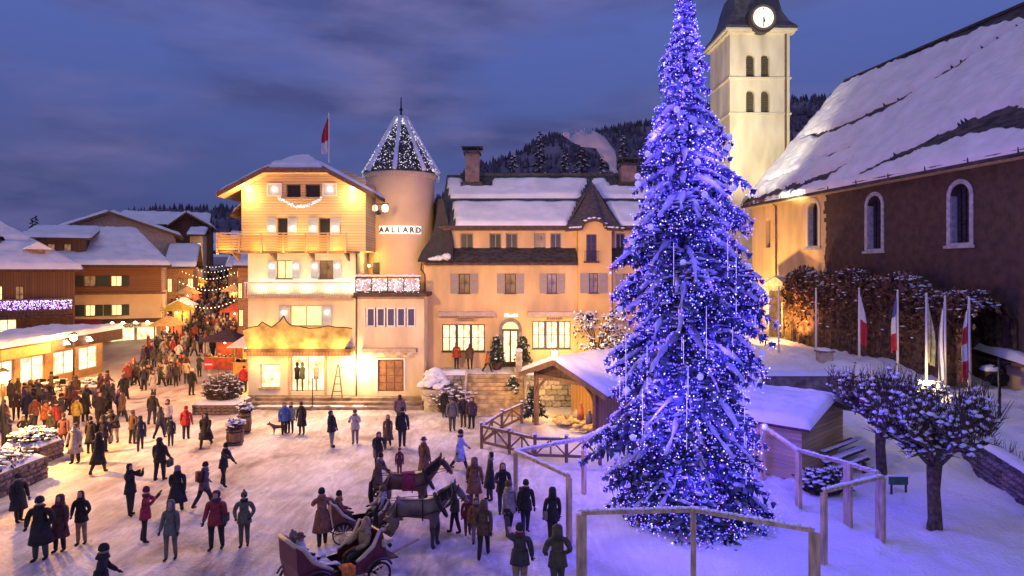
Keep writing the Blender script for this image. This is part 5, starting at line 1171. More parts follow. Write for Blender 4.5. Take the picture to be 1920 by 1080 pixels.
def blue_lights():
    rng = random.Random(17); blue = MB(); pale = MB(); vio = MB(); n = 0
    for i in range(34000):
        q, s, L, side, d = pts[rng.randrange(len(pts))]
        if s < .35 and rng.random() < .8: continue
        p = q+side*rng.uniform(-.3, .3)*L*.5+V((0, 0, rng.uniform(-.30, .10)))+d*rng.uniform(-.1, .16)
        r = rng.uniform(.012, .030); u = rng.random()
        (blue if u < .60 else pale if u < .74 else vio).octa(p, r)
    b = blue.build('blue_lights', mat('bulb_blue', (1, 1, 1), .4, 0, emit=(.05, .055, 1.0), es=3.4, nosample=True), big, kind='stuff')
    pale.build('pale_lights', mat('bulb_pale', (1, 1, 1), .4, 0, emit=(.52, .48, 1.0), es=2.4, nosample=True), big, kind='stuff')
    vio.build('violet_lights', mat('bulb_vio', (1, 1, 1), .4, 0, emit=(.22, .07, 1.0), es=3.4, nosample=True), big, kind='stuff')
    # hanging strands (thin vertical light icicles)
    for k in range(16):
        a = rng.uniform(math.pi, 2*math.pi); h = rng.uniform(3, 9.5); r = prof(h)*rng.uniform(.9, 1.05); x, y = XT+r*math.cos(a), YT+r*math.sin(a); L = rng.uniform(.8, 2.0)
        m = MB(); m.tube([(x, y, h), (x, y, h-L)], .006, 4)
        for j in range(int(L/.2)): m.octa((x, y, h-j*.2), .016)
        m.build('light_strand', mat('strand', (1, 1, 1), .4, 0, emit=(.38, .28, 1.0), es=1.6, nosample=True), big)
    # glass baubles
    bm_ = MB().lathe([(.02, -.11), (.08, -.08), (.11, 0), (.08, .08), (.02, .11)], n=10).mesh('bauble', mat('bauble_glass', (.75, .75, .85), .15, 0, emit=(.6, .6, 1.0), es=.15)); bm_.polygons.foreach_set('use_smooth', [True]*len(bm_.polygons))
    for k in range(24):
        a = rng.uniform(math.pi*.95, 2.05*math.pi); h = rng.uniform(.9, 14); r = prof(h)*rng.uniform(.88, 1.02); inst('bauble', bm_, big, (XT+r*math.cos(a), YT+r*math.sin(a), h))
    # the strings' light, spread through and around the crown
    for k in range(34):
        t = (k+.5)/34; h = .6+16.6*t; a = k*2.4; r = prof(h)*(.80 if k % 2 else .5)
        lamp('POINT', (XT+r*math.cos(a), YT+r*math.sin(a), h), (20+14*prof(h))*7, (.10, .06, 1.0), big, .6)
    for k in range(48):   # on the camera side, close over the branches
        h = .9+k*.34; a = -math.pi/2+k*2.4; r = prof(h)*1.10+.45
        lamp('POINT', (XT+r*math.cos(a), YT+r*math.sin(a), h), (48 if h > 3 else 16), (.11, .06, 1.0), big, .7)
blue_lights()
def small_conifer(label, px, base_py, Y, H, rad, nb, seed, snowy=.7, zb=None, cat='tree', group=None, name='spruce_tree', needles=None):
    x = X(px, Y); z = Z(base_py, Y) if zb is None else zb
    t = thing(name, label, cat, (x, y_ := Y, z), group=group)
    conifer(t, x, Y, z, H, lambda h: rad*(1-h/H)**.8+.08, nb, seed, snowy=snowy, fine=.6, tw=1.0+H*.04, needles=needles); return t
dusk_needles = mat('dusk_needles', (.035, .035, .04), .9, .2)
for px, top, Y, sd, rd, lb in [(1012, 240, 92, 1, 2.6, 'tall spire-shaped snowy conifer behind the ochre roof, nearest the mountain foot'), (962, 284, 80, 2, 2.0, 'short snowy conifer behind the ochre roof, left of the tall spire-shaped one'), (1092, 262, 84, 3, 3.6, 'broad round-topped snowy conifer under the chimney smoke'), (1060, 280, 82, 4, 2.8, 'snowy conifer standing left of the broad round-topped one'), (1168, 248, 90, 5, 3.0, 'dark conifer behind the right chimney of the ochre roof'), (1210, 262, 86, 6, 3.0, 'dark conifer right of the chimney, partly behind the lit spruce'), (1130, 285, 80, 7, 2.4, 'low conifer between broad conifer and right chimney')]:
    H_ = Z(top, Y)-8.2; small_conifer(lb, px, 0, Y, H_, rd*1.25, 75, sd, .6, zb=8, group='conifers behind the ochre building', needles=dusk_needles)
small_conifer('small potted fir left of the arched shop door', 931, 688, 43.2, 1.75, .62, 50, 21, .2, zb=2.4, name='potted_fir')
small_conifer('small potted fir right of the arched shop door', 981, 688, 43.2, 1.75, .62, 50, 22, .2, zb=2.4, name='potted_fir')
for px in (931, 981):
    m = MB(); m.lathe([(.28, 0), (.36, .5), (.3, .52)], (X(px, 43.2), 43.2, 2.0), 10); tag(m.build('plant_pot', wood_d), 'dark pot holding the fir %s of the arched door' % ('left' if px == 931 else 'right'), 'plant pot')
small_conifer('small dark fir standing by the left post of the crib shelter', 999, 785, 37.0, 1.75, .7, 50, 23, .3, zb=.25, name='small_fir')
small_conifer('little round fir on the landing by the top of the stairs', 962, 752, 40.2, 1.0, .55, 40, 24, .3, zb=1.0, name='small_fir')
for px, py, Y, lb in ((60, 422, 90, 'thin dark treetop poking above the far-left roof'), (67, 418, 92, 'thinner treetop just right of the one over the far-left roof')):
    small_conifer(lb, px, 470, Y, Z(py-14, Y)-Z(470, Y), 1.1, 30, px, .2)

# ================================================================ BARE AND SNOWY BUSHES
def twigs(root, c, rx, ry, rz, n, seed, m, ms, snow_n=0, tname='branches', leafy=0.0, lm=None, kind=None):
    rng = random.Random(seed); b = MB(); s = MB(); lf = MB()
    for i in range(n):
        a = rng.random()*6.283; r = math.sqrt(rng.random()); u = rng.random()
        p0 = V((c[0]+rx*r*.5*math.cos(a), c[1]+ry*r*.5*math.sin(a), c[2]))
        p1 = V((c[0]+rx*r*math.cos(a), c[1]+ry*r*math.sin(a), c[2]+rz*(.35+.65*u)*math.sqrt(max(.1, 1-(r*.8)**2))))
        mid_ = (p0+p1)/2+V((rng.uniform(-.1, .1), rng.uniform(-.1, .1), .1*rz)); b.tube([p0, mid_, p1], [.02, .014, .005], 3, cap=False)
        q = mid_.lerp(p1, rng.random())+V((rng.uniform(-.12, .12)*rx, rng.uniform(-.12, .12)*ry, rng.uniform(-.05, .08))); b.tube([mid_, q], [.01, .004], 3, cap=False)
        if i < snow_n:
            f = rng.uniform(.5, 1); w_ = mid_.lerp(p1, f); s.blob(w_+V((0, 0, .02)), rng.uniform(.05, .13)*(1+rx*.12), rng=rng, jit=.4, sz=.05)
        if leafy and rng.random() < leafy:
            for _ in range(3):
                w_ = p0.lerp(p1, rng.uniform(.4, 1.05)); v1 = V((rng.uniform(-1, 1), rng.uniform(-1, 1), rng.uniform(-1, 1))).normalized()*.09; v2 = V((rng.uniform(-1, 1), rng.uniform(-1, 1), rng.uniform(-1, 1))).normalized()*.06; lf.face([w_, w_+v1+v2, w_+v1*2, w_+v1-v2])
    b.build(tname, m, root)
    if s.v: s.build('snow', ms, root, smooth=True, kind='stuff')
    if lf.v: lf.build('leaves', lm, root)
dry_leaf = mat('dry_leaf', (.10, .05, .04), .8, .3); twig_m = mat('twig', (.13, .08, .07), .9, .2); green_leaf = mat('evergreen_leaf', (.04, .055, .03), .8, .3)
def bush(label, x, y, z, rx, ry, rz, n, seed, snow_n=None, leafy=.5, lm=None, name='snowy_bush', cat='bush', group=None):
    t = thing(name, label, cat, (x, y, z), group=group); twigs(t, (x, y, z), rx, ry, rz, n, seed, twig_m, roofsnow_m, n//2 if snow_n is None else snow_n, leafy=leafy, lm=lm or dry_leaf); return t
# heap of cut branches under snow by the fountain
bush('bare twiggy bush under snow at the foot of the terrace wall', X(848, 39.6), 39.6, 0.0, 1.6, .8, 1.75, 420, 1, 160, .15)
# ---- the hedge below the church
hd = thing('church_hedge', 'long tall snow-dusted hedge in front of the dark church wall', 'hedge', tuple(church_w(17, -2.0, 3.1)))
def hedge():
    rng = random.Random(8); core = MB(); lf = MB(); s = MB()
    def top(s_): return 5.0+.35*math.sin(s_*1.3)+.25*ns(s_*.9, 0, 0)-max(0, s_-19)*.20
    ns_, nh = 70, 14
    for i in range(ns_+1):
        s_ = 9.6+16.6*i/ns_
        for j in range(nh+1):
            t = j/nh; a = t*math.pi; hh = top(s_); yy = -1.7-1.15*math.cos(a); zz = 3.0+hh*math.sin(a)**.35 if 0 < j < nh else 2.4
            p = church_w(s_, yy+(.5 if t > .5 else 0), zz); nn = ns(p.x*1.7, p.y*1.7, p.z*1.7)*.35; core.v.append((p.x+nn, p.y+nn*.3, p.z+nn*.5))
    for i in range(ns_):
        for j in range(nh): k = i*(nh+1)+j; core.f.append((k, k+1, k+nh+2, k+nh+1)); core.mi.append(0)
    core.build('hedge_core', mat('hedge_dark', (.10, .055, .03), .9, .4, 4, .8, 8), hd)
    for i in range(7000):
        s_ = rng.uniform(9.4, 26.2); t = rng.random()**.8*.62; a = t*math.pi; hh = top(s_); p = church_w(s_, -1.7-1.25*math.cos(a), 3.0+hh*math.sin(a)**.35)
        p += V((rng.uniform(-.2, .2), rng.uniform(-.2, .2), rng.uniform(-.2, .2))); v1 = V((rng.uniform(-1, .1), rng.uniform(-1, .3), rng.uniform(-.8, 1))).normalized()*.20; v2 = V((rng.uniform(-1, 1), rng.uniform(-1, 1), rng.uniform(-1, 1))).normalized()*.11
        lf.face([p, p+v1+v2, p+v1*1.8, p+v1-v2])
        if rng.random() < (.05 if t < .3 else .35): s.blob(p+V((0, 0, .05)), rng.uniform(.06, .17), rng=rng, jit=.4, sz=.06)
    lf.build('foliage', mat('hedge_leaf', (.19, .10, .05), .85, .35, 2), hd, kind='stuff'); s.build('snow', roofsnow_m, hd, smooth=True, kind='stuff')
hedge()
# ================================================================ TERRACE, STAIRS
tr_ = thing('terrace_wall', 'rough stone terrace wall with snow cap on either side of the golden stairs', 'wall', (-1, 41, 0))
def stone_wall(root, p0, p1, z0, z1, thick, sw, shh, seed, m=None, both=False, lim=300, back=True):
    """wall of individual stones: one object per stone, sharing three meshes"""
    rng = random.Random(seed); p0 = V(p0); p1 = V(p1); L = (p1-p0).length; d = (p1-p0).normalized(); rz = math.atan2(d.y, d.x)
    protos = []
    for k in range(4):
        b = MB(); q = [(-.5, -.5), (.5, -.5), (.5, .5), (-.5, .5)]; r = random.Random(seed*7+k)
        fr = [V((x*(.97), -.03-r.random()*.03, z*(.95))) for x, z in [(a+r.uniform(-.05, .05), c+r.uniform(-.05, .05)) for a, c in q]]; fr2 = [V((p.x*.82, p.y-.045, p.z*.78)) for p in fr]; bk = [V((p.x, .05, p.z)) for p in fr]
        for i in range(4): j = (i+1) % 4; b.face([bk[i], bk[j], fr[j], fr[i]]); b.face([fr[i], fr[j], fr2[j], fr2[i]])
        b.face(fr2); protos.append(b.mesh('stone', m or stone_m))
    nrm = V((d.y, -d.x, 0))
    c = MB(); a = p0-nrm*0.0; core = [p0+nrm*-.03, p1+nrm*-.03, p1-nrm*thick, p0-nrm*thick]
    c.prism([(q.x, q.y, z0) for q in core], (0, 0, z1-z0)); c.build('mortar_core', mat('mortar', (.16, .13, .12), .9, .2), root)
    z = z0; cnt = 0
    while z < z1-.05:
        h = min(shh*rng.uniform(.8, 1.2), z1-z); 
        if z1-z-h < shh*.4: h = z1-z
        x = -rng.random()*sw*.3
        while x < L:
            w = sw*rng.uniform(.6, 1.5); xa = max(0, x); xb = min(L, x+w)
            if xb-xa > .06 and cnt < lim:
                pc = p0+d*((xa+xb)/2); inst('stone', protos[rng.randrange(4)], root, (pc.x, pc.y, z+h/2), rz, (xb-xa, 1, h)); cnt += 1
            x += w
        z += h
stone_wall(tr_, (-5.45, 41.0, 0), (-2.75, 41.0, 0), 0, 2.0, .4, .42, .28, 1, stone_l)
stone_wall(tr_, (.75, 41.0, 0), (9.5, 41.0, 0), 0, 2.0, .4, .5, .33, 2, stone_l)
snow_patch('wall_snow', quadP((.75, 40.9, 2.0), (9.5, 40.9, 2.0), (9.5, 41.6, 2.0), (.75, 41.6, 2.0)), 60, 5, .22, tr_, 3, edge=.2, su=9, sv=.7)
snow_patch('wall_snow', quadP((-5.45, 40.9, 2.0), (-2.75, 40.9, 2.0), (-2.75, 41.6, 2.0), (-5.45, 41.6, 2.0)), 20, 5, .22, tr_, 4, edge=.2, su=3, sv=.7)
stg = thing('golden_stairs', 'broad stairs lit golden climbing to the terrace of the ochre building', 'stairs', (-1, 39.6, 0))
for i in range(10):
    MB().box(-2.7+.0*i, .7, 38.3+i*.285, 41.2, i*.2, i*.2+.2-.003).build('step', mat('step_golden', (.50, .36, .18), .8, .25, 2.5, .4, 10), stg)
for sx in (-2.85, .72): MB().prism([(sx, 38.1, 0), (sx, 41.3, 0), (sx, 41.3, 2.25), (sx, 40.9, 2.25), (sx, 38.1, .3)], (.14, 0, 0)).build('cheek_wall', stone_l, stg)
lamp('POINT', (1.6, 39.0, 1.3), 120, (1, .58, .16), None, .3)
ft = thing('snowed_fountain', 'stone fountain basin buried under a heap of snow beside the chalet wing', 'fountain', (X(820, 40.2), 40.2, 0))
def fount():
    x = X(820, 40.2); MB().lathe([(.8, 0), (.85, .9), (1.0, 1.0), (1.0, 1.25), (.9, 1.3)], (x, 40.2, 0), 14).build('basin', stone_l, ft)
    m = MB(); rng = random.Random(1)
    for i in range(30): a = rng.random()*6.28; r = rng.random()*.75; m.blob((x+r*math.cos(a)-.15, 40.2+r*math.sin(a), 1.35+.95*(1-r/.8)), .38, rng=rng, sz=.3)
    m.build('snow_heap', roofsnow_m, ft, smooth=True); MB().lathe([(.3, 1.2), (.2, 2.1), (.3, 2.2), (.05, 2.4)], (x-.2, 40.3, 0), 8).build('spout_post', stone_m, ft)
fount()
pp = thing('stone_post', 'short ochre stone pillar with snow cap at the head of the golden stairs', 'pillar', (X(973, 41.5), 41.5, 2))
MB().box(X(973, 41.5)-.2, X(973, 41.5)+.2, 41.3, 41.7, 2, 3.35).build('shaft', stone_l, pp); MB().box(X(973, 41.5)-.28, X(973, 41.5)+.28, 41.22, 41.78, 2, 2.35).build('base', stone_l, pp)
b = MB(); b.blob((X(973, 41.5), 41.5, 3.38), .3, sz=.2); b.build('snow_cap', roofsnow_m, pp, smooth=True)
lp = thing('yard_lamp', 'bright low lamp shining at the shop wall behind the crib shelter roof', 'lamp', (X(1040, 42.5), 42.5, 2))
MB().tube([(X(1040, 42.5), 42.5, 2), (X(1040, 42.5), 42.5, 2.95)], .05, 6).build('post', black_metal, lp); MB().lathe([(.05, 2.9), (.17, 3.0), (.17, 3.2), (.05, 3.3)], (X(1040, 42.5), 42.5, 0), 10).build('lamp_globe', lamp_warm, lp, smooth=True)
lamp('POINT', (X(1040, 42.5), 42.2, 3.2), 220, (1, .62, .2), lp, .2)
# added spots hung over the square, no fixtures, washing ochre, turret and chalet fronts
lamp('SPOT', (2, 30, 9.0), 2600, (1, .56, .15), None, .5, aim=(5.5, 44, 6.5), cone=105)
lamp('SPOT', (-9, 24, 11), 6600, (1, .61, .20), None, .6, aim=(-1, 44, 5.5), cone=66)
lamp('SPOT', (-8, 26, 13), 3600, (1, .60, .24), None, .6, aim=(-7.5, 46, 11), cone=28)
lamp('SPOT', (-6, 20, 12), 3800, (1, .64, .30), None, .6, aim=(-13, 42, 6), cone=44)
# lit snowy tree to the right of the shops
lt = thing('lit_tree', 'small snowy broadleaf tree glowing amber beside the big blue spruce', 'tree', (X(1112, 42.2), 42.2, 2.0))
def lit_tree():
    x = X(1120, 42.2); rng = random.Random(5); t = MB(); t.tube([(x, 42.2, 1.9), (x+.05, 42.2, 3.2)], [.12, .09], 7)
    tips = []
    for k in range(26): a = rng.random()*6.28; p = V((x+1.7*math.cos(a)*rng.uniform(.4, 1), 42.2+1.0*math.sin(a), 3.4+rng.uniform(0, 2.5))); t.tube([(x, 42.2, 3.1), V((x, 42.2, 3.1)).lerp(p, .5)+V((0, 0, .2)), p], [.05, .03, .01], 4); tips.append(p)
    t.build('trunk', bark_m, lt); s = MB(); lf = MB(); bl = MB()
    for i in range(420):
        p = tips[rng.randrange(26)]+V((rng.uniform(-.5, .5), rng.uniform(-.5, .5), rng.uniform(-.5, .4))); s.blob(p, rng.uniform(.06, .15), rng=rng, jit=.4, sz=.06)
        v = V((rng.uniform(-1, 1), rng.uniform(-1, 1), rng.uniform(-1, 1))).normalized()*.14; lf.face([p, p+v, p+v+V((0, .03, -.14)), p+V((0, 0, -.14))])
        if i < 70: bl.octa(p+V((0, -.1, .1)), .03)
    s.build('snow', roofsnow_m, lt, smooth=True, kind='stuff'); lf.build('crown', dry_leaf, lt); bl.build('lights', bulb_gold, lt, kind='stuff')
    lamp('POINT', (x-.8, 41.3, 3.0), 110, (1, .6, .16), lt, .2)
lit_tree()

# ================================================================ CRIB SHELTER
cb = thing('crib_shelter', 'open timber crib shelter with snowy gabled roof glowing orange inside', 'shelter', (2.52, 35.0, .15), R(-47), world=False)
def crib():
    H = cb; zl, za, zr = 2.65, 3.55, 2.15; xl, xr = -2.55, 3.55; D = 5.6; yo = -.5
    for a, za_, b, zb_, nm in ((xl, zl, 0, za, 'l'), (xr, zr, 0, za, 'r')):
        rf = MB().prism([(a, yo, za_), (b, yo, zb_), (b, yo, zb_-.12), (a, yo, za_-.12)], (0, D, 0)).build('roof', wood_m, H)
        snow_patch('roof_snow', lambda u, v, a=a, za_=za_: V((a+(0-a)*v, yo+D*u, za_+(za-za_)*v)), 40, 24, .30, rf, 3 if a < 0 else 6, edge=.25, su=D, sv=3.3)
    m = MB(); m.bar((xl, yo-.03, zl-.1), (0, yo-.03, za-.1), .06, .24); m.build('barge_board', wood_m, H); m = MB(); m.bar((xr, yo-.03, zr-.1), (0, yo-.03, za-.1), .06, .24); m.build('barge_board', wood_m, H)
    for x, z in ((-1.75, 2.75), (2.4, 2.35)):
        for y in (0, D-1.2):
            MB().bar((x, y, -.2), (x, y, z), .2).build('post', wood_m, H)
        s = 1 if x < 0 else -1
        m = MB(); m.tube([(x, 0, 1.5), (x+s*.25, 0, 2.0), (x+s*.75, 0, 2.45)], .08, 6); m.build('brace', wood_m, H)
    MB().bar((-1.85, 0, 2.55), (2.5, 0, 2.45), .2).build('tie_beam', wood_m, H)
    # dark truss board under the gable
    MB().prism([(-1.9, -.06, 2.66), (2.6, -.06, 2.4), (.0, -.06, 3.38)], (0, .05, 0)).build('gable_board', wood_d, H)
    pl = MB().box(-.115, .115, 0, .04, 0, 1).mesh('plank', wood_l)
    for i in range(18): x = -1.7+.245*i; inst('plank', pl, H, (x, 2.9, 0), 0, (1, 1, 2.6 if x > -1 else 2.5))
    for i in range(12): inst('plank', pl, H, (2.35, .3+.245*i, 0), R(90), (1, 1, 2.3))
    # straw, crib figures and a wreath
    m = MB(); rng = random.Random(2)
    for i in range(60): m.blob((rng.uniform(-1.2, 2.1), rng.uniform(.3, 2.4), .12), rng.uniform(.2, .4), rng=rng, sz=.16)
    m.build('straw_bed', mat('straw', (.62, .45, .2), .9, .3, 4), H, smooth=True)
    m = MB(); q = MB()
    for i in range(60): a = i*.105; (q if i % 5 == 0 else m).octa((1.0+.38*math.cos(a), 2.7, 1.5+.38*math.sin(a)), .09)
    f = m.build('wreath', green_leaf, H); q.build('berries', mat('berry', (.5, .05, .03), .5, 0), f)
    for x, y, h, c in ((.3, 1.3, 1.1, (.4, .12, .08)), (1.0, 1.2, .8, (.15, .16, .35)), (1.6, 1.5, .95, (.35, .25, .15)), (-.3, 1.6, .6, (.4, .38, .35))):
        f = MB().lathe([(.02, 0), (.22, .02), (.18, h*.4), (.14, h*.7), (.05, h*.78), (.10, h*.88), (.02, h)], (x, y, .1), 10).build('crib_figure', mat('figure_%d' % int(h*100), c, .8, .1), H, smooth=True)
    lamp('POINT', (.4, 1.2, 2.25), 230, (1, .55, .14), H, .12); lamp('POINT', (.4, -1.2, 2.0), 70, (1, .62, .25), H, .2)
    MB().lathe([(.02, 0), (.1, .05), (.1, .15), (.02, .2)], (.4, 1.2, 2.35), 8).build('bulb_lamp', lamp_white, H)
crib()
# ================================================================ LOW CROSS-BRACED FENCE
def gp(px, py, z=None):
    p = gpt(px, py); return p
lf_ = [V((X(978, 36.6), 36.6, 0)), gp(941, 812), gp(903, 840), gp(955, 853), gp(1003, 866), gp(1062, 868), gp(1125, 871)]
fn = thing('braced_fence', 'low dark timber fence with slanting braces curving in front of the crib shelter', 'fence', tuple(lf_[2]))
for i, p in enumerate(lf_):
    MB().box(p.x-.07, p.x+.07, p.y-.07, p.y+.07, -.1, 1.18).build('post', wood_m, fn)
    b = MB(); b.blob((p.x, p.y, 1.2), .11, sz=.08); b.build('post_snow', roofsnow_m, fn, smooth=True)
for p, q in zip(lf_, lf_[1:]):
    d = (q-p).normalized()*.075
    for z in (1.02, .3): MB().bar(p+d+V((0, 0, z)), q-d+V((0, 0, z)), .09, .11).build('rail', wood_m, fn)
    mdp = (p+q)/2
    m = MB(); nn_ = max(4, int((q-p).length/.14)); rg = random.Random(nn_)
    for i in range(nn_):
        r_ = p.lerp(q, (i+.5)/nn_)
        if rg.random() < .8: m.blob((r_.x, r_.y, 1.09), .08, rng=rg, sz=.035)
    m.build('rail_snow', roofsnow_m, fn, smooth=True, kind='stuff')
    MB().bar(mdp+V((0, 0, .36)), mdp+V((0, 0, .96)), .07).build('strut', wood_m, fn)
    MB().bar(p+d+V((0, -.03, .38)), mdp-d+V((0, -.03, .93)), .07, .06).build('brace', wood_m, fn); MB().bar(q-d+V((0, -.03, .38)), mdp+d+V((0, -.03, .93)), .07, .06).build('brace', wood_m, fn)
# ================================================================ TALL POST-AND-RAIL FRAMES ROUND THE SPRUCE
tf = [((1155, 27.6), (1095, 25.0), (967, 23.2), (1067, 20.4)), ((1090, 17.3), (1300, 17.5), (1527, 16.1)), ((1545, 19.0), (1655, 20.35)), ((1430, 27.0), (1497, 23.3), (1590, 21.7), (1650, 20.6))]
labs = ['tall timber post-and-rail fence left of the spruce, running back towards the crib shelter', 'tall pale timber frame across the foreground before the spruce', 'single tall timber panel at the lower right beside the pollard tree', 'tall violet-lit timber fence passing in front of the little hut']
for lb, ptsf in zip(labs, tf):
    P_ = [V((X(a, y), y, 0)) for a, y in ptsf]; t = thing('timber_fence', lb, 'fence', tuple(P_[0]), group='tall timber fences round the spruce')
    mt = mat('fence_timber', (.66, .48, .28), .7, .2, 3, .5, 18, stretch=(3, 3, .6), rnd=.12)
    for i, p in enumerate(P_):
        d = (P_[min(i+1, len(P_)-1)]-P_[max(i-1, 0)]).normalized(); n_ = V((-d.y, d.x, 0))
        m = MB(); wd = .13
        a = [p+d*wd+n_*.06, p+d*wd-n_*.06, p-d*wd-n_*.06, p-d*wd+n_*.06] if (lb == labs[1] and i != 1) or lb == labs[3] else [p+d*.07+n_*.07, p+d*.07-n_*.07, p-d*.07-n_*.07, p-d*.07+n_*.07]
        m.prism([q+V((0, 0, -.2)) for q in a], (0, 0, 2.2)); m.build('post', mt, t)
    for p, q in zip(P_, P_[1:]):
        MB().bar(p+V((0, 0, 2.05)), q+V((0, 0, 2.05)), .10, .09).build('rail', mt, t)
        s = MB(); n_ = max(4, int((q-p).length/.12)); rng = random.Random(n_)
        for i in range(n_): r = p.lerp(q, i/n_); s.blob((r.x, r.y, 2.11), .085, rng=rng, jit=.4, sz=rng.uniform(.02, .07))
        s.build('rail_snow', roofsnow_m, t, smooth=True, kind='stuff')
# ================================================================ LITTLE HUT
hut = thing('garden_hut', 'small boarded hut with thick bluish snow on its low gabled roof right of the spruce', 'hut', (11.47, 26.4, 0), R(45), world=False)
def hutb():
    H = hut; W_, D, ez, rz_ = 4.6, 4.6, 2.30, 2.98
    tan = planks('tan_boards', (.40, .27, .14), (.30, .19, .10), 'Z', .17)
    pk = MB().box(0, 1, 0, .03, 0, .165).mesh('plank', mat('hut_plank', (.58, .42, .24), .8, .15, 3, .2, 20, stretch=(.5, 1, 5), rnd=.15))  # pale tone stands in for warm lamplight on the hut boards
    MB().box(.03, W_-.03, .035, D, -.2, ez-.02).build('wall_core', mat('hut_dark', (.12, .08, .05), .9, .1), H)
    MB().prism([(.03, .035, ez-.02), (W_-.03, .035, ez-.02), (W_/2, .035, rz_-.08)], (0, D-.04, 0)).build('gable_core', mat('hut_dark'), H)
    n = 17
    for i in range(n):
        z = -.15+i*.178; z1 = z+.165
        if z1 > rz_-.12: break
        k = 1.0 if z1 < ez else max(.05, 1-(z1-ez)/(rz_-ez)); inst('plank', pk, H, (W_/2*(1-k), 0, z), 0, (W_*k, 1, 1))
        if z1 < ez: inst('plank', pk, H, (-.004, D, z), R(-90), (D, 1, 1))
    for a, ze_ in ((-.4, 0), (W_+.4, 0)):
        z_e = ez-.12
        rf = MB().prism([(a, -.45, z_e), (W_/2, -.45, rz_), (W_/2, -.45, rz_-.1), (a, -.45, z_e-.1)], (0, D+.9, 0)).build('roof', wood_d, H)
        snow_patch('roof_snow', lambda u, v, a=a: V((a+(W_/2-a)*v, -.47+(D+.92)*u, z_e+(rz_-z_e)*v)), 44, 24, .33, rf, 2+a, edge=.28, su=D+.9, sv=2.8)
hutb()
# ================================================================ STONE BANK WALL AT THE RIGHT
rw = thing('retaining_wall', 'snow-capped rough stone retaining wall at the right edge', 'wall', (19.0, 26, 0))
def rwall():
    a = (wallside(30.2), 30.2, 0); b = (wallside(20.0), 20.0, 0)
    stone_wall(rw, a, b, -.15, 1.2, .45, .46, .22, 5, mat('wine_stone', (.20, .145, .145), .9, .3, 4, .6, 10, rnd=.5), lim=300)
    P = lambda u, v: V((wallside(30.2-10.2*u)-.06+.55*v, 30.2-10.2*u, 1.2)); snow_patch('wall_snow', P, 90, 6, .17, rw, 6, edge=.15, su=10, sv=.55)
    m = MB(); rng = random.Random(3)
    for i in range(120): u = rng.random(); p = P(u, .9); h = rng.uniform(.2, .6); m.tube([p+V((.1, 0, 0)), p+V((rng.uniform(0, .3), rng.uniform(-.15, .15), h))], [.012, .006], 3)
    tag(m.build('dry_stalks', twig_m, None), 'row of dry stalks poking from the snow on the stone bank wall', 'dry plants'); bpy.data.objects['dry_stalks']['kind'] = 'stuff'
rwall()
# building and pole at the far right edge
sh = thing('right_shed', 'low brown shed with snowy roof at the right edge under the church', 'shed', (28.0, 35.0, 2.6))
MB().box(25.8, 32, 33.2, 37, 2.2, 3.55).build('wall', plaster_p, sh); a = MB().box(25.4, 32.4, 32.8, 37.4, 3.552, 3.7).build('roof', wood_m, sh)
snow_patch('roof_snow', quadP((25.35, 32.75, 3.7), (32.4, 32.75, 3.7), (32.4, 37.4, 4.2), (25.35, 37.4, 4.2)), 40, 24, .35, a, 1, edge=.3, su=7, sv=4.6)
dp = thing('dark_pole', 'thin dark pole with bracket arm near the right edge by the low shed', 'pole', (X(1874, 29.5), 29.5, 1.5))
MB().tube([(X(1874, 29.5), 29.5, 1.3), (X(1874, 29.5), 29.5, 4.5)], .06, 6).build('pole', black_metal, dp); MB().bar((X(1862, 29.5), 29.5, 4.1), (X(1895, 29.5), 29.5, 4.25), .06).build('arm', black_metal, dp)
# snow-covered parked wagon-like heap by the pole
sc_ = thing('covered_cart', 'small dark handcart buried in snow in front of the church wall at right', 'cart', (X(1856, 34), 34, 2.6))
MB().box(X(1846, 34), X(1870, 34), 33.6, 34.4, 3.0, 3.25).build('cart_bed', wood_d, sc_)
for dx in (-.3, .3): o = inst('wheel', MB().lathe([(.26, -.04), (.26, .04)], n=12).mesh('wheel', black_metal), sc_, (X(1858, 34)+dx, 33.5, 2.95)); o.rotation_euler = (R(90), 0, 0)
b = MB(); b.blob((X(1858, 34), 34, 3.3), .5, sz=.3); b.build('snow_cap', roofsnow_m, sc_, smooth=True)
# bollard-like stone pillar on the snow bank
sb = thing('snow_pillar', 'square grey pillar with snow cap on the snow bank between the hut and the flagpoles', 'pillar', (X(1546, 39), 39, 2.0))
MB().box(X(1534, 39), X(1558, 39), 38.7, 39.3, 1.8, Z(660, 39)).build('shaft', stone_l, sb); MB().box(X(1532, 39)-.02, X(1560, 39)+.02, 38.62, 39.38, Z(660, 39), Z(657, 39)).build('cap', stone_m, sb)
b = MB(); b.blob((X(1546, 39), 39, Z(657, 39)), .42, sz=.18); b.build('snow_cap', roofsnow_m, sb, smooth=True)
low = thing('low_stone_wall', 'low snow-covered garden wall behind the hut roof', 'wall', (X(1480, 33), 33, 1.2)); MB().box(X(1432, 33.5), X(1600, 33.5), 33.4, 33.8, .6, Z(703, 33.5)).build('wall', stone_m, low)
snow_patch('wall_snow', quadP((X(1432, 33.5), 33.3, Z(703, 33.5)), (X(1600, 33.5), 33.3, Z(703, 33.5)), (X(1600, 33.5), 33.9, Z(703, 33.5)), (X(1432, 33.5), 33.9, Z(703, 33.5))), 30, 4, .2, low, 2, edge=.15, su=4.5, sv=.6)
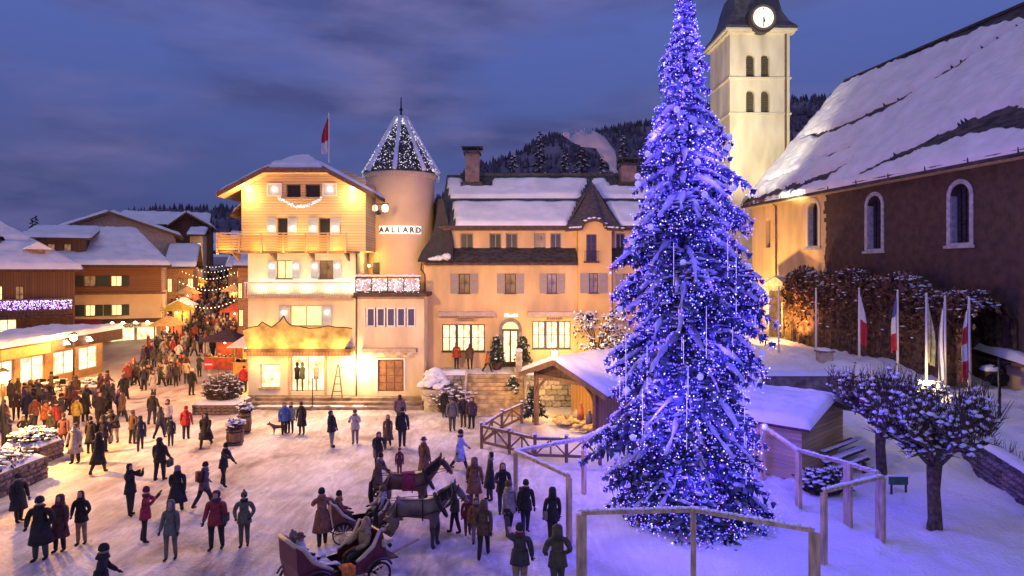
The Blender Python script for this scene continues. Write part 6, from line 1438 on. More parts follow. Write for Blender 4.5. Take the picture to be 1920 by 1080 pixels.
# ================================================================ FLAGPOLES
for px, top, Y, cols, lb, L in [(1460, 540, 43, None, 'bare white flagpole by the church porch', 0), (1530, 543, 42, None, 'bare white flagpole right of the church porch', 0), (1611, 543, 39, [f_white, f_red], 'flagpole with limp flag, white above dark red, leftmost of those with a flag', 2.9),
        (1683, 547, 36.5, [f_blue, f_white, f_red], 'flagpole with limp blue, white and red flag before the hedge', 2.9), (1737, 553, 34, [mat('flag_grey', (.35, .33, .30), .8, .2), mat('flag_olive', (.25, .24, .16), .8, .2)], 'flagpole lit from the glowing bush at its foot, with dull grey-green flag', 3.2),
        (1772, 558, 34, [f_white, f_white], 'flagpole with long all-white flag', 3.9), (1817, 562, 32.5, [f_white, f_red, f_white, f_red], 'rightmost flagpole, its flag banded white and red', 3.5)]:
    x = X(px, Y); z0 = gz(x, Y)-.2; t = thing('flagpole', lb, 'flagpole', (x, Y, z0), group='flagpoles before the church')
    MB().tube([(x, Y, z0), (x, Y, Z(top, Y))], [.075, .05], 8).build('pole', white_paint, t, smooth=True); MB().octa((x, Y, Z(top, Y)+.06), .08).build('finial', white_paint, t)
    if cols: hung_flag(t, x, Y, Z(top, Y)-.25, L, cols, .36, 1 if px in (1611, 1737) else -1)
gb = bush('snowy round bush glowing yellow at the foot of the lit flagpole', X(1740, 33.5), 33.5, 2.0, 1.1, .8, .9, 200, 6, 200, .3)
lamp('POINT', (X(1733, 33), 33.0, 3.0), 170, (1, .72, .28), gb, .15); MB().lathe([(.04, 2.6), (.1, 2.7), (.04, 2.8)], (X(1733, 33), 33.0, .1), 8).build('ground_lamp', lamp_warm, gb)
# ================================================================ POLLARD TREES
def pollard(label, x, y, z0, th, tr0, cr, ch_, seed, nl=7, n2=6):
    t = thing('pollard_tree', label, 'tree', (x, y, z0)); rng = random.Random(seed); b = MB(); s = MB(); lf = MB(); s2 = MB()
    b.tube([(x, y, z0-.2), (x+.02, y, z0+.3), (x-.03, y, z0+th*.6), (x, y, z0+th)], [tr0*1.25, tr0, tr0*.92, tr0*1.1], 10); tips = []
    for k in range(nl):
        a = 6.283*k/nl+rng.uniform(-.2, .2); L = cr*rng.uniform(.55, .85)*(1.0); p = V((x, y, z0+th-.1)); d = V((math.cos(a), math.sin(a)*.8, 0)); path = [p]
        for i in range(1, 6): f = i/5; path.append(p+d*L*f+V((rng.uniform(-.1, .1), rng.uniform(-.1, .1), ch_*.5*f*(1.3-.5*f)+rng.uniform(-.06, .06))))
        b.tube(path, [tr0*.55, tr0*.42, tr0*.34, tr0*.28, tr0*.22, tr0*.24], 6)
        for q0, q1 in zip(path, path[1:]):
            for f in (.1, .4, .7, .95): s.blob(q0.lerp(q1, f)+V((0, 0, tr0*.3)), .10, rng=rng, jit=.3, sz=.06)
        for q in path[2:]:
            for _ in range(n2):
                e_ = q+V((rng.uniform(-1, 1)*.6, rng.uniform(-1, 1)*.6, rng.uniform(-.15, .9)*ch_*.5)); m_ = (q+e_)/2+V((rng.uniform(-.1, .1), 0, .05)); b.tube([q, m_, e_], [.06, .045, .035], 4); tips.append(e_); tips.append(m_)
                b.octa(e_, .07)
    for q in tips:
        for _ in range(7):
            e_ = q+V((rng.uniform(-.35, .35), rng.uniform(-.35, .35), rng.uniform(-.1, .95))); b.tube([q, e_], [.02, .008], 3, cap=False)
            if rng.random() < .20: s2.blob(q.lerp(e_, rng.uniform(.2, 1))+V((0, 0, .03)), rng.uniform(.05, .12), rng=rng, jit=.5, sz=.08)
            if rng.random() < .22:
                c = q.lerp(e_, rng.uniform(.2, 1.1)); v1 = V((rng.uniform(-1, 1), rng.uniform(-1, 1), rng.uniform(-1, .6))).normalized()*.075; v2 = V((rng.uniform(-1, 1), rng.uniform(-1, 1), rng.uniform(-1, 1))).normalized()*.07; lf.face([c, c+v1+v2, c+v1*2, c+v1-v2])
        s2.blob(q+V((0, 0, .06)), rng.uniform(.05, .11), rng=rng, jit=.5, sz=.09)
    b.build('trunk', mat('pollard_bark', (.13, .085, .06), .95, .35, 5, .8, 14), t); s.build('limb_snow', roofsnow_m, t, smooth=True, kind='stuff'); s2.build('twig_snow', roofsnow_m, t, smooth=True, kind='stuff'); lf.build('crown', mat('wilted_leaf', (.11, .05, .06), .85, .35, 3), t)
p = gpt(1752, 990); pollard('large pollarded plane tree with snowy withered crown at the lower right', p.x, p.y, 0, 2.05, .21, 2.35, 2.7, 4, 8, 5)
p = gpt(1652, 888); pollard('slimmer pollarded tree behind the big one, next to the hut', p.x, p.y, 0, 2.0, .2, 1.9, 2.3, 9, 6, 5)
# benches stacked by the hut, bush, sign box
bs = thing('bench_stack', 'stack of dark snow-dusted benches beside the hut', 'benches', (X(1588, 27.3), 27.3, 0))
for i in range(4):
    x = X(1588, 27.3); y = 27.0+i*.32; z = .25+.16*(i % 2)+.22*i*.6; MB().bar((x-1.25+.1*i, y-.6, z+.1), (x+1.0, y+.7, z+.32), .34, .06).build('bench', wood_d, bs)
    m = MB(); rng = random.Random(i)
    for j in range(22): f = j/21; m.blob((x-1.25+.1*i+f*2.2, y-.6+1.3*f, z+.15+.22*f), .14, rng=rng, sz=.045)
    m.build('bench_snow', roofsnow_m, bs, smooth=True)
for dx in (-.9, .7): MB().box(X(1588, 27.3)+dx-.06, X(1588, 27.3)+dx+.06, 27.2, 27.35, 0, .5).build('leg', wood_d, bs)
bush('dark snowy evergreen shrub behind the tall violet-lit fence', X(1545, 25.0), 25.0, 0, 1.1, .6, 1.1, 260, 11, 130, .9, green_leaf)
sg = thing('sign_box', 'small low green sign board on legs beyond the single timber panel', 'sign', (X(1682, 25.2), 25.2, .1))
MB().box(X(1666, 25.2), X(1700, 25.2), 25.1, 25.2, .28, .58).build('board', mat('sign_green', (.06, .16, .10), .6, .15), sg)
for px in (1670, 1697): MB().box(X(px, 25.2)-.03, X(px, 25.2)+.03, 25.12, 25.18, -.1, .275).build('leg', wood_d, sg)
b = MB(); [b.blob((X(1668+i*4, 25.2), 25.15, .6), .1, sz=.04) for i in range(9)]; b.build('snow', roofsnow_m, sg, smooth=True)
# ================================================================ PLANTERS
def planter(label, x0, x1, y0, y1, z, h, n, seed, m=None, rz=2.0, sn=None, leafy=.4, lm=None, cat='planter'):
    t = thing('planter', label, cat, ((x0+x1)/2, (y0+y1)/2, z)); m = m or stone_m
    stone_wall(t, (x0, y0, 0), (x1, y0, 0), z, z+h, y1-y0, .38, .2, seed, m, lim=120); stone_wall(t, (x1, y0, 0), (x1, y1, 0), z, z+h, .1, .38, .2, seed+1, m, lim=80)
    snow_patch('planter_snow', quadP((x0, y0, z+h), (x1, y0, z+h), (x1, y1, z+h), (x0, y1, z+h)), 16, 12, .16, t, seed, edge=.2, su=x1-x0, sv=y1-y0)
    twigs(t, ((x0+x1)/2, (y0+y1)/2, z+h), (x1-x0)*.55, (y1-y0)*.55, rz, n, seed, twig_m, roofsnow_m, sn or n//2, leafy=leafy, lm=lm or green_leaf); return t
planter('stone planter with snowy shrubs glowing yellow, near the left street lamp', -22.0, -20.3, 28.7, 30.1, 0, .75, 230, 3, mat('wine_stone'), .75, 200)
planter('long low stone planter with snowy shrubs cut by the left edge', -21.2, -18.85, 23.4, 27.0, 0, .85, 420, 4, mat('wine_stone'), .55, 330)
planter('stone planter with large bare snowy shrubs where the street meets the square', -18.6, -16.1, 38.8, 41.2, 0, .55, 520, 5, mat('brown_stone', (.2, .14, .11), .9, .25), 1.9, 120, .35)
planter('small planter heaped with yellow-lit snow before the shop pavilion', -29.6, -27.8, 45.2, 46.6, 0, .5, 90, 6, mat('wine_stone'), .6, 110)
for px, py, Y, lb, h, r in ((441, 833, 32.1, 'dark barrel planter with frosted shrub, nearer of the pair on the square', .75, .42), (459, 812, 34.3, 'dark barrel planter behind the nearer one of the pair', 1.05, .34)):
    x = X(px, Y); t = thing('barrel_planter', lb, 'planter', (x, Y, 0), group='barrel planters'); MB().lathe([(r*.8, 0), (r, h*.5), (r*.9, h)], (x, Y, 0), 14).build('barrel', wood_m, t)
    for z in (.15, h*.85): MB().lathe([(r*.93, z-.03), (r*.97, z), (r*.93, z+.03)], (x, Y, 0), 14).build('hoop', black_metal, t)
    twigs(t, (x, Y, h), r*1.1, r*1.0, .6, 70, px, twig_m, roofsnow_m, 60, leafy=.7, lm=green_leaf)
# ================================================================ STREET: signs, stalls
ns_ = thing('no_entry_sign', 'round red no-entry sign with white bar standing in the crowd', 'road sign', (X(392, 43), 43, 0))
MB().tube([(X(392, 43), 43, 0), (X(392, 43), 43, 2.6)], .035, 6).build('post', grey_paint, ns_)
def disc(r, y0, y1, c, n=20): m = MB(); m.prism([(c[0]+r*math.cos(6.2832*i/n), c[1]+y0, c[2]+r*math.sin(6.2832*i/n)) for i in range(n)], (0, y1-y0, 0)); return m
cc_ = (X(392, 43), 43, 2.35); q = disc(.34, -.07, -.04, cc_).build('sign_disc', mat('sign_red', (.6, .03, .04), .5, 0), ns_); MB().box(cc_[0]-.24, cc_[0]+.24, 42.915, 42.928, cc_[2]-.055, cc_[2]+.055).build('white_bar', white_paint, q)
def stall(label, x, y, w, d, h, roofm, clothm, z0, lit=60, snow=True, name='market_stall', rz=0):
    t = thing(name, label, 'market stall', (x, y, z0), rz, world=False); 
    for sx in (-w/2, w/2):
        for sy in (0, d): MB().box(sx-.05, sx+.05, sy-.05, sy+.05, -.3, h).build('post', wood_m, t)
    MB().box(-w/2, w/2, -.06, .0, 0, .95).build('counter_front', clothm, t); MB().box(-w/2-.1, w/2+.1, -.2, .5, .952, 1.0).build('counter', wood_p, t)
    MB().box(-w/2, w/2, d-.04, d, 0, h-.05).build('back_cloth', clothm, t)
    rf = MB().prism([(-w/2-.35, -.5, h-.1), (w/2+.35, -.5, h-.1), (w/2*.2, d/2, h+.75), (-w/2*.2, d/2, h+.75)], (0, 0, .06)); rf.prism([(-w/2-.35, d+.3, h-.1), (-w/2*.2, d/2, h+.75), (w/2*.2, d/2, h+.75), (w/2+.35, d+.3, h-.1)], (0, 0, .06)); rf.prism([(-w/2-.35, -.5, h-.1), (-w/2*.2, d/2, h+.75), (-w/2-.35, d+.3, h-.1)], (0, 0, .06)); rf.prism([(w/2+.35, -.5, h-.1), (w/2+.35, d+.3, h-.1), (w/2*.2, d/2, h+.75)], (0, 0, .06)); rf.build('roof', roofm, t)
    m = MB(); rng = random.Random(int(x*10))
    for i in range(14): a = rng.uniform(-w/2+.1, w/2-.1); m.box(a-.09, a+.09, .05, .3, 1.0, 1.0+rng.uniform(.1, .3))
    m.build('goods', mat('goods', (.5, .3, .15), .7, .4, 6), t, kind='stuff')
    if lit: lamp('POINT', (0, d*.35, h-.45), lit, (1, .62, .25), t, .12); MB().lathe([(.02, 0), (.09, .05), (.02, .14)], (0, d*.35, h-.35), 8).build('bulb_lamp', lamp_white, t)
    return t
red_c = mat('red_canvas', (.50, .09, .05), .8, .15, 3); yel_c = mat('yellow_canvas', (.75, .50, .06), .8, .1); dark_c = mat('dark_canvas', (.06, .03, .05), .8, .2); wht_c = mat('white_canvas', (.8, .78, .74), .8, .05); amb_c = mat('amber_canvas', (.7, .42, .15), .8, .15)
stall('market hut with dark peaked roof and glowing red front beside the chalet', X(414, 56), 56, 2.6, 2.2, 2.4, dark_c, red_c, .15, 90)
stall('white-topped market tent squeezed between the red hut and the chalet corner', X(455, 54), 54, 1.5, 1.8, 2.3, wht_c, amb_c, 0, 90)
stall('bright yellow-roofed stall on the left of the street', X(326, 67), 67, 1.7, 1.6, 3.0, yel_c, amb_c, 1.5, 130)
for k, (px, Y, rm, lb) in enumerate([(308, 63, amb_c, 'amber stall at the corner of the shuttered house'), (338, 74, wht_c, 'pale-roofed stall just up the street from the yellow-roofed one'), (348, 82, amb_c, 'amber stall halfway up the left side of the street'), (362, 92, yel_c, 'small golden stall high on the left side of the street'), (436, 70, red_c, 'red-lit stall behind the dark peaked market hut'), (434, 84, amb_c, 'small amber stall up the right side of the street'), (385, 106, wht_c, 'pale stall at the very top of the street')]):
    stall(lb, X(px, Y), Y, 1.8, 1.5, 2.3, rm, amb_c if k % 2 else red_c, gz(X(px, Y), Y), 130)
for Y, px, pw in ((60, 330, 520), (66, 400, 420), (73, 360, 480), (82, 385, 480), (94, 400, 440), (66, 425, 300), (56, 290, 420)): lamp('POINT', (X(px, Y), Y, gz(X(px, Y), Y)+4.8), pw, (1, .55, .22), None, .3)
# string lights over the street
for k in range(5):
    Y = 64+k*9; m = MB(); xa, xb = X(332+k*5, Y), X(446, Y); z = gz((xa+xb)/2, Y)+4.6; t_ = MB(); L_ = []
    for i in range(17): f = i/16; p = V((xa+(xb-xa)*f, Y, z-.9*math.sin(math.pi*f)+.4*math.sin(k))); L_.append(p); m.octa(p, .045+.015*(i % 2))
    t_.tube(L_, .012, 3, cap=False); o = t_.build('light_garland', black_metal); tag(o, 'garland of small golden lamps strung across the market street', 'string lights', 'garlands over the street'); m.build('bulbs', bulb_gold, o, kind='stuff')
# cafe tables by the shop pavilion
for k, (px, py) in enumerate(((88, 738), (112, 732), (98, 752))):
    p = gpt(px, py); t = thing('cafe_table', ('round snow-topped cafe table nearest the pavilion windows', 'round snow-topped cafe table farthest right of the three', 'round snow-topped cafe table nearest the square')[k], 'table', tuple(p), group='cafe tables')
    MB().lathe([(.25, 0), (.04, .05), (.04, .7)], tuple(p), 8).build('stand', black_metal, t); MB().lathe([(.45, .7), (.45, .75)], tuple(p), 14).build('table_top', white_paint, t)
    for a in (0.5, 2.6, 4.4):
        cx, cy_ = p.x+.8*math.cos(a), p.y+.8*math.sin(a); ct = thing('cafe_chair', 'dark metal cafe chair at a snow-topped table by the shop pavilion', 'chair', (cx, cy_, 0), group='cafe chairs'); MB().box(cx-.2, cx+.2, cy_-.2, cy_+.2, .43, .47).build('seat', black_metal, ct)
        for dx in (-.17, .17):
            for dy in (-.17, .17): MB().box(cx+dx-.015, cx+dx+.015, cy_+dy-.015, cy_+dy+.015, 0, .429).build('leg', black_metal, ct)
        MB().box(cx-.2, cx+.2, cy_+.17, cy_+.2, .55, .9).build('backrest', black_metal, ct)
# ================================================================ CHIMNEY SMOKE
smk = bpy.data.materials.new('smoke'); smk.use_nodes = True; n = smk.node_tree.nodes; l = smk.node_tree.links; n.clear(); o_ = n.new('ShaderNodeOutputMaterial'); pv = n.new('ShaderNodeVolumeScatter'); l.new(pv.outputs[0], o_.inputs['Volume'])
pv.inputs['Color'].default_value = (.95, .80, .78, 1); tcs = n.new('ShaderNodeTexCoord'); nzs = n.new('ShaderNodeTexNoise'); nzs.inputs['Scale'].default_value = 1.3; nzs.inputs['Detail'].default_value = 4; l.new(tcs.outputs['Object'], nzs.inputs['Vector']); ms = n.new('ShaderNodeMapRange'); ms.inputs[1].default_value = .47; ms.inputs[2].default_value = .74; ms.inputs[4].default_value = .55; l.new(nzs.outputs[0], ms.inputs[0]); l.new(ms.outputs[0], pv.inputs['Density'])
def smoke():
    Y = 62; path = [(1152, 322, .25), (1148, 304, .40), (1138, 286, .55), (1124, 270, .62), (1100, 258, .72), (1076, 250, .65), (1056, 245, .35)]
    o = None
    for kf in (1.0, .74, .5, .28):
        m = MB(); rr = random.Random(int(kf*100)); m.tube([(X(a, Y)+rr.uniform(-.25, .25), Y+rr.uniform(-.2, .2), Z(b, Y)+rr.uniform(-.25, .2)) for a, b, c in path], [c*kf*rr.uniform(.8, 1.25) for a, b, c in path], 12); q_ = m.build('chimney_smoke' if o is None else 'smoke_core', smk, o, kind=None if o is None else 'stuff'); o = o or q_
    tag(o, 'pinkish chimney smoke drifting left in front of the wooded hill', 'smoke'); o['kind'] = 'stuff'
smoke(); [lamp('POINT', (X(a, 60), 60, Z(b, 60)), 300, (1, .38, .24), None, .3) for a, b in ((1150, 330), (1112, 282), (1072, 262))]  # unseen point lights added beside the smoke to tint it pink
# ================================================================ PEOPLE
def skin_mesh(name, verts, radii, edges, root, sub=1):
    me = bpy.data.meshes.new(name); me.from_pydata([tuple(v) for v in verts], edges, []); o = bpy.data.objects.new(name, me); COL.objects.link(o)
    md = o.modifiers.new('s', 'SKIN'); md.use_smooth_shade = True; md.branch_smoothing = .4
    for i, sv in enumerate(me.skin_vertices[0].data): r = radii[i]; sv.radius = (r, r) if not hasattr(r, '__len__') else r; sv.use_root = (i == root)
    o.modifiers.new('u', 'SUBSURF').levels = sub; o.modifiers['u'].render_levels = sub
    dg = bpy.context.evaluated_depsgraph_get(); r = bpy.data.meshes.new_from_object(o.evaluated_get(dg)); bpy.data.objects.remove(o); bpy.data.meshes.remove(me); r.name = name
    r.polygons.foreach_set('use_smooth', [True]*len(r.polygons)); return r
def segd(p, a, b): ab = b-a; t = max(0, min(1, (p-a).dot(ab)/max(1e-9, ab.dot(ab)))); return (p-(a+ab*t)).length
CL = {}
def cloth(c): 
    k = 'cloth_%02d_%02d_%02d' % tuple(int(q*99) for q in c)
    return mat(k, c, .85, .18, 7, .8, 14)
SKIN = mat('skin', (.55, .33, .24), .6, .05)
PROTO = {}
def pose(leg=(4, -4), knee=(3, 3), arm=((4, 12, 12), (4, 12, 12)), lean=0, sit=False, spread=.09, head=(0, 0)):
    return dict(leg=leg, knee=knee, arm=arm, lean=lean, sit=sit, spread=spread, head=head)
POSES = {
 'stand': pose(), 'stand2': pose((2, -6), (2, 6), ((8, 8, 30), (0, 10, 10)), 1, spread=.12), 'walk': pose((26, -20), (10, 16), ((-20, 8, 14), (24, 8, 24)), 3),
 'walk2': pose((-18, 24), (22, 6), ((26, 8, 20), (-22, 8, 10)), 4), 'pocket': pose((5, -3), (3, 3), ((-8, 24, 62), (-8, 24, 62)), 2), 'photo': pose((3, -5), (2, 4), ((62, 26, 84), (62, 26, 84)), 0),
 'fold': pose((2, -2), (2, 2), ((24, 12, 88), (20, 12, 92)), 2), 'raise': pose((0, -3), (2, 2), ((10, 12, 10), (130, 24, 34)), 0), 'reach': pose((12, -10), (6, 8), ((70, 10, 12), (20, 12, 30)), 10),
 'bend': pose((14, -4), (18, 10), ((40, 10, 40), (46, 10, 40)), 26), 'sit': pose((84, 84), (82, 82), ((26, 14, 50), (26, 14, 50)), -6, True, .1)}
def proto(pn):
    if pn in PROTO: return PROTO[pn]
    q = POSES[pn]; F = V((0, -1, 0)); U = V((0, 0, 1)); ln = R(q['lean']); hip = V((0, 0, .93))
    def tor(x, f, z): z_ = z-.93; return hip+V((x, -(math.sin(ln)*z_+f*math.cos(ln)), math.cos(ln)*z_-f*math.sin(ln)))
    vs = []; rd = []; ed = []; seg = []
    def add(p, r, par=None, tg=None):
        vs.append(V(p)); rd.append(r)
        if par is not None: ed.append((par, len(vs)-1)); seg.append((par, len(vs)-1, tg))
        return len(vs)-1
    pel = add(hip, (.155, .125)); bel = add(tor(0, 0, 1.08), (.175, .14), pel, 'coat'); chs = add(tor(0, 0, 1.28), (.185, .145), bel, 'coat'); nk = add(tor(0, 0, 1.44), .075, chs, 'coat')
    hx_, hy_ = q['head']; hb = add(tor(0, .012, 1.495), .064, nk, 'skin'); hd1 = add(tor(0, .02, 1.57), (.078, .092), hb, 'skin'); hd2 = add(tor(0, .012, 1.65), (.076, .088), hd1, 'skin'); add(tor(0, 0, 1.685), .05, hd2, 'skin')
    hands = []; mn = 9
    for k, sd_ in enumerate((-1, 1)):
        a = R(q['leg'][k]); kn = R(q['knee'][k]); h = hip+V((sd_*q['spread'], 0, -.04)); d1 = F*math.sin(a)-U*math.cos(a); d2 = F*math.sin(a-kn)-U*math.cos(a-kn)
        hi = add(h, .115, pel, 'legs'); t1 = add(h+d1*.22, .102, hi, 'legs'); kk = add(h+d1*.43, .080, t1, 'legs'); c1 = add(vs[kk]+d2*.17, .076, kk, 'legs'); an = add(vs[kk]+d2*.38, .06, c1, 'legs')
        ho = add(vs[an]+V((0, .03, -.045)), .046, an, 'boots'); add(vs[an]+V((sd_*.02, -.16, -.052)), .042, ho, 'boots')
        mn = min(mn, vs[an].z)
        sp, ab, el = [R(z) for z in q['arm'][k]]; s0 = tor(sd_*.10, 0, 1.385); s1 = tor(sd_*.195, 0, 1.365)
        dA = V((sd_*math.sin(ab), -math.sin(sp)*math.cos(ab), -math.cos(sp)*math.cos(ab))); dB = V((sd_*math.sin(ab)*(.2 if el < R(40) else -.75), -math.sin(sp+el)*math.cos(ab), -math.cos(sp+el)*math.cos(ab))).normalized()
        i0 = add(s0, .095, chs, 'coat'); i1 = add(s1, .092, i0, 'coat'); i2 = add(s1+dA*.14, .078, i1, 'coat'); i3 = add(s1+dA*.28, .070, i2, 'coat'); i4 = add(vs[i3]+dB*.13, .064, i3, 'coat'); i5 = add(vs[i3]+dB*.235, .054, i4, 'coat'); i6 = add(vs[i3]+dB*.27, .030, i5, 'glove')
        hands.append((vs[i6].copy(), dB.copy(), sd_))
    if not q['sit']: dz = .10-mn
    else: dz = 0
    for v in vs: v.z += dz
    hands = [(p+V((0, 0, dz)), d, s) for p, d, s in hands]
    body = skin_mesh('person', vs, rd, ed, 0)
    tags = ['coat', 'legs', 'skin', 'boots', 'glove']
    for _ in tags: body.materials.append(SKIN)
    for p in body.polygons:
        c = p.center; best = min(seg, key=lambda s: segd(c, vs[s[0]], vs[s[1]])-.5*(rd[s[1]] if not hasattr(rd[s[1]], '__len__') else rd[s[1]][0])); tg = best[2]
        if c.z > vs[nk].z+.035 and (c-vs[hd1]).length < .3: tg = 'skin'
        p.material_index = tags.index(tg)
    # facial relief: nose, brow, chin pulled out of the one body mesh
    H1 = vs[hd1]
    for v in body.vertices:
        r = v.co-H1
        if r.y < -.05 and abs(r.x) < .03 and -.04 < r.z < .045: v.co.y -= .022
    z0 = dz
    acc = {}
    T = lambda f, z: tor(0, f, z)+V((0, 0, dz))
    # hats and hair (children)
    def shell(prof, f=0.0, sx=1, sy=1): m = MB(); c = T(f, 1.59); m.lathe(prof, tuple(c), 12, sx=sx, sy=sy); return m
    acc['beanie'] = shell([(.095, -.01), (.104, .0), (.104, .05), (.094, .10), (.065, .145), (.02, .165)], .0, .98, 1.1)
    m = shell([(.095, -.01), (.104, .0), (.104, .05), (.094, .10), (.065, .145), (.02, .165)], .0, .98, 1.1); c = T(0, 1.775); m.blob(tuple(c), .04, sz=.04); acc['bobble_hat'] = m
    m = shell([(.15, .03), (.155, .04), (.10, .05), (.10, .11), (.07, .14), (.01, .145)]); acc['brimmed_hat'] = m
    m = MB(); c = T(-.02, 1.60); m.lathe([(.05, -.09), (.10, -.05), (.108, .02), (.10, .07), (.07, .115), (.01, .13)], tuple(c), 12, sy=1.0); 
    m.v = [(a, max(b, c.y-.055) if z < c.z+.07 else b, z) for a, b, z in m.v]; acc['hair'] = m
    m = MB(); c = T(-.03, 1.58); m.lathe([(.06, -.22), (.11, -.14), (.112, -.02), (.108, .04), (.10, .08), (.07, .125), (.01, .14)], tuple(c), 12, sy=.95)
    m.v = [(a, max(b, c.y-.045) if z < c.z+.09 else b, z) for a, b, z in m.v]; acc['long_hair'] = m
    m = MB(); c = T(-.01, 1.59); m.lathe([(.14, -.17), (.13, -.10), (.125, 0), (.122, .07), (.085, .13), (.01, .15)], tuple(c), 12, sy=1.05)
    m.v = [(a, max(b, c.y-.07) if z < c.z+.08 else b, z) for a, b, z in m.v]; acc['hood'] = m
    m = MB(); c = T(.0, 1.465); m.lathe([(.10, -.05), (.125, -.02), (.12, .03), (.085, .05)], tuple(c), 12); acc['scarf'] = m; m2 = MB(); m2.lathe([(.155, -.075), (.135, -.03), (.115, .02), (.112, .045), (.085, .045)], tuple(T(-.005, 1.475)), 12); acc['collar'] = m2
    def skirt(lo, r1): 
        m = MB(); n = 14; rows = []
        for i, (z, r) in enumerate(((1.08, .18), (.96, .205), ((.95+lo)/2, (.20+r1)/2), (lo, r1))):
            for j in range(n): a = 2*math.pi*j/n; k_ = 1+(.05*math.sin(a*3) if i > 1 else 0); m.v.append((r*k_*math.cos(a), r*.80*k_*math.sin(a), z+dz))
        for i in range(3):
            for j in range(n): q_ = (j+1) % n; m.f.append((i*n+j, i*n+q_, (i+1)*n+q_, (i+1)*n+j)); m.mi.append(0)
        m.f.append(tuple(range(3*n, 4*n))); m.mi.append(0); return m
    if not q['sit']: wk = abs(q['leg'][0])+abs(q['leg'][1]) > 30; acc['jacket_hem'] = skirt(.74, .235); acc['long_coat'] = skirt(.46, .29 if not wk else .33)
    m = MB(); f = vs[nk]; m.box(.20, .30, -.12, .14, .80+dz, 1.04+dz); m.bar((.21, 0, 1.03+dz), (-.12, 0, 1.43+dz), .03); acc['shoulder_bag'] = m
    m = MB(); hp = hands[0][0]; m.box(hp.x-.05, hp.x+.05, hp.y-.14, hp.y+.14, hp.z-.38, hp.z-.10); m.bar((hp.x, hp.y-.08, hp.z-.1), (hp.x, hp.y, hp.z-.02), .015); m.bar((hp.x, hp.y+.08, hp.z-.1), (hp.x, hp.y, hp.z-.02), .015); acc['hand_bag'] = m
    m = MB(); m.box(-.15, .15, .13, .27, 1.05+dz, 1.42+dz); acc['backpack'] = m
    # camera or phone between raised hands
    if pn == 'photo': a_, b_ = hands[0][0], hands[1][0]; c = (a_+b_)/2+V((0, -.04, .03)); m = MB(); m.box(c.x-.07, c.x+.07, c.y-.03, c.y+.03, c.z-.05, c.z+.05); m.lathe([(.035, 0), (.035, .01)], tuple(c+V((0, -.04, -.005))), 8); acc['camera'] = m
    if pn == 'raise': c = hands[1][0]+hands[1][1]*.12; m = MB(); m.box(c.x-.08, c.x+.08, c.y-.01, c.y+.01, c.z-.04, c.z+.05); acc['phone'] = m
    # hands with five bent fingers each
    for hn, (p, d, s) in zip(('glove_left', 'glove_right'), hands):
        m = MB(); sdv = d.cross(V((0, 1, 0))); sdv = sdv.normalized() if sdv.length > .1 else V((1, 0, 0)); nv = d.cross(sdv).normalized()
        m.tube([p, p+d*.045, p+d*.085], [.026, .036, .032], 6)
        for i, (o_, L_) in enumerate(((-.026, .050), (-.009, .060), (.009, .057), (.025, .044))): b0 = p+d*.08+sdv*o_; b1 = b0+d*L_*.55; b2 = b1+(d*.5+nv*.8).normalized()*L_*.5; m.tube([b0, b1, b2], [.0115, .0105, .008], 4)
        b0 = p+d*.03+sdv*.032*s; b1 = b0+(d*.5+sdv*s).normalized()*.035; m.tube([b0, b1, b1+(d+nv*.4).normalized()*.03], [.013, .012, .009], 4); acc[hn] = m
    # eyes and mouth marks
    c = vs[hd1]; m = MB()
    for s in (-1, 1): m.octa((c.x+s*.028, c.y-.088, c.z+.022), .008)
    m.octa((c.x, c.y-.084, c.z-.048), .010); acc['eyes'] = m
    # cache
    if q['sit']: 
        for k_ in ('jacket_hem', 'long_coat'): acc.pop(k_, None)
    PROTO[pn] = (body, {k_: v for k_, v in acc.items()}, {}); return PROTO[pn]
NAMEOF = {'beanie': 'hat', 'bobble_hat': 'hat', 'brimmed_hat': 'hat', 'hair': 'hair', 'long_hair': 'hair', 'hood': 'hood', 'scarf': 'scarf', 'collar': 'collar', 'jacket_hem': 'jacket_hem', 'long_coat': 'coat_skirt', 'shoulder_bag': 'shoulder_bag', 'hand_bag': 'hand_bag', 'backpack': 'backpack', 'camera': 'camera', 'phone': 'phone', 'glove_left': 'glove', 'glove_right': 'glove', 'eyes': 'face_marks'}
PN = [0]
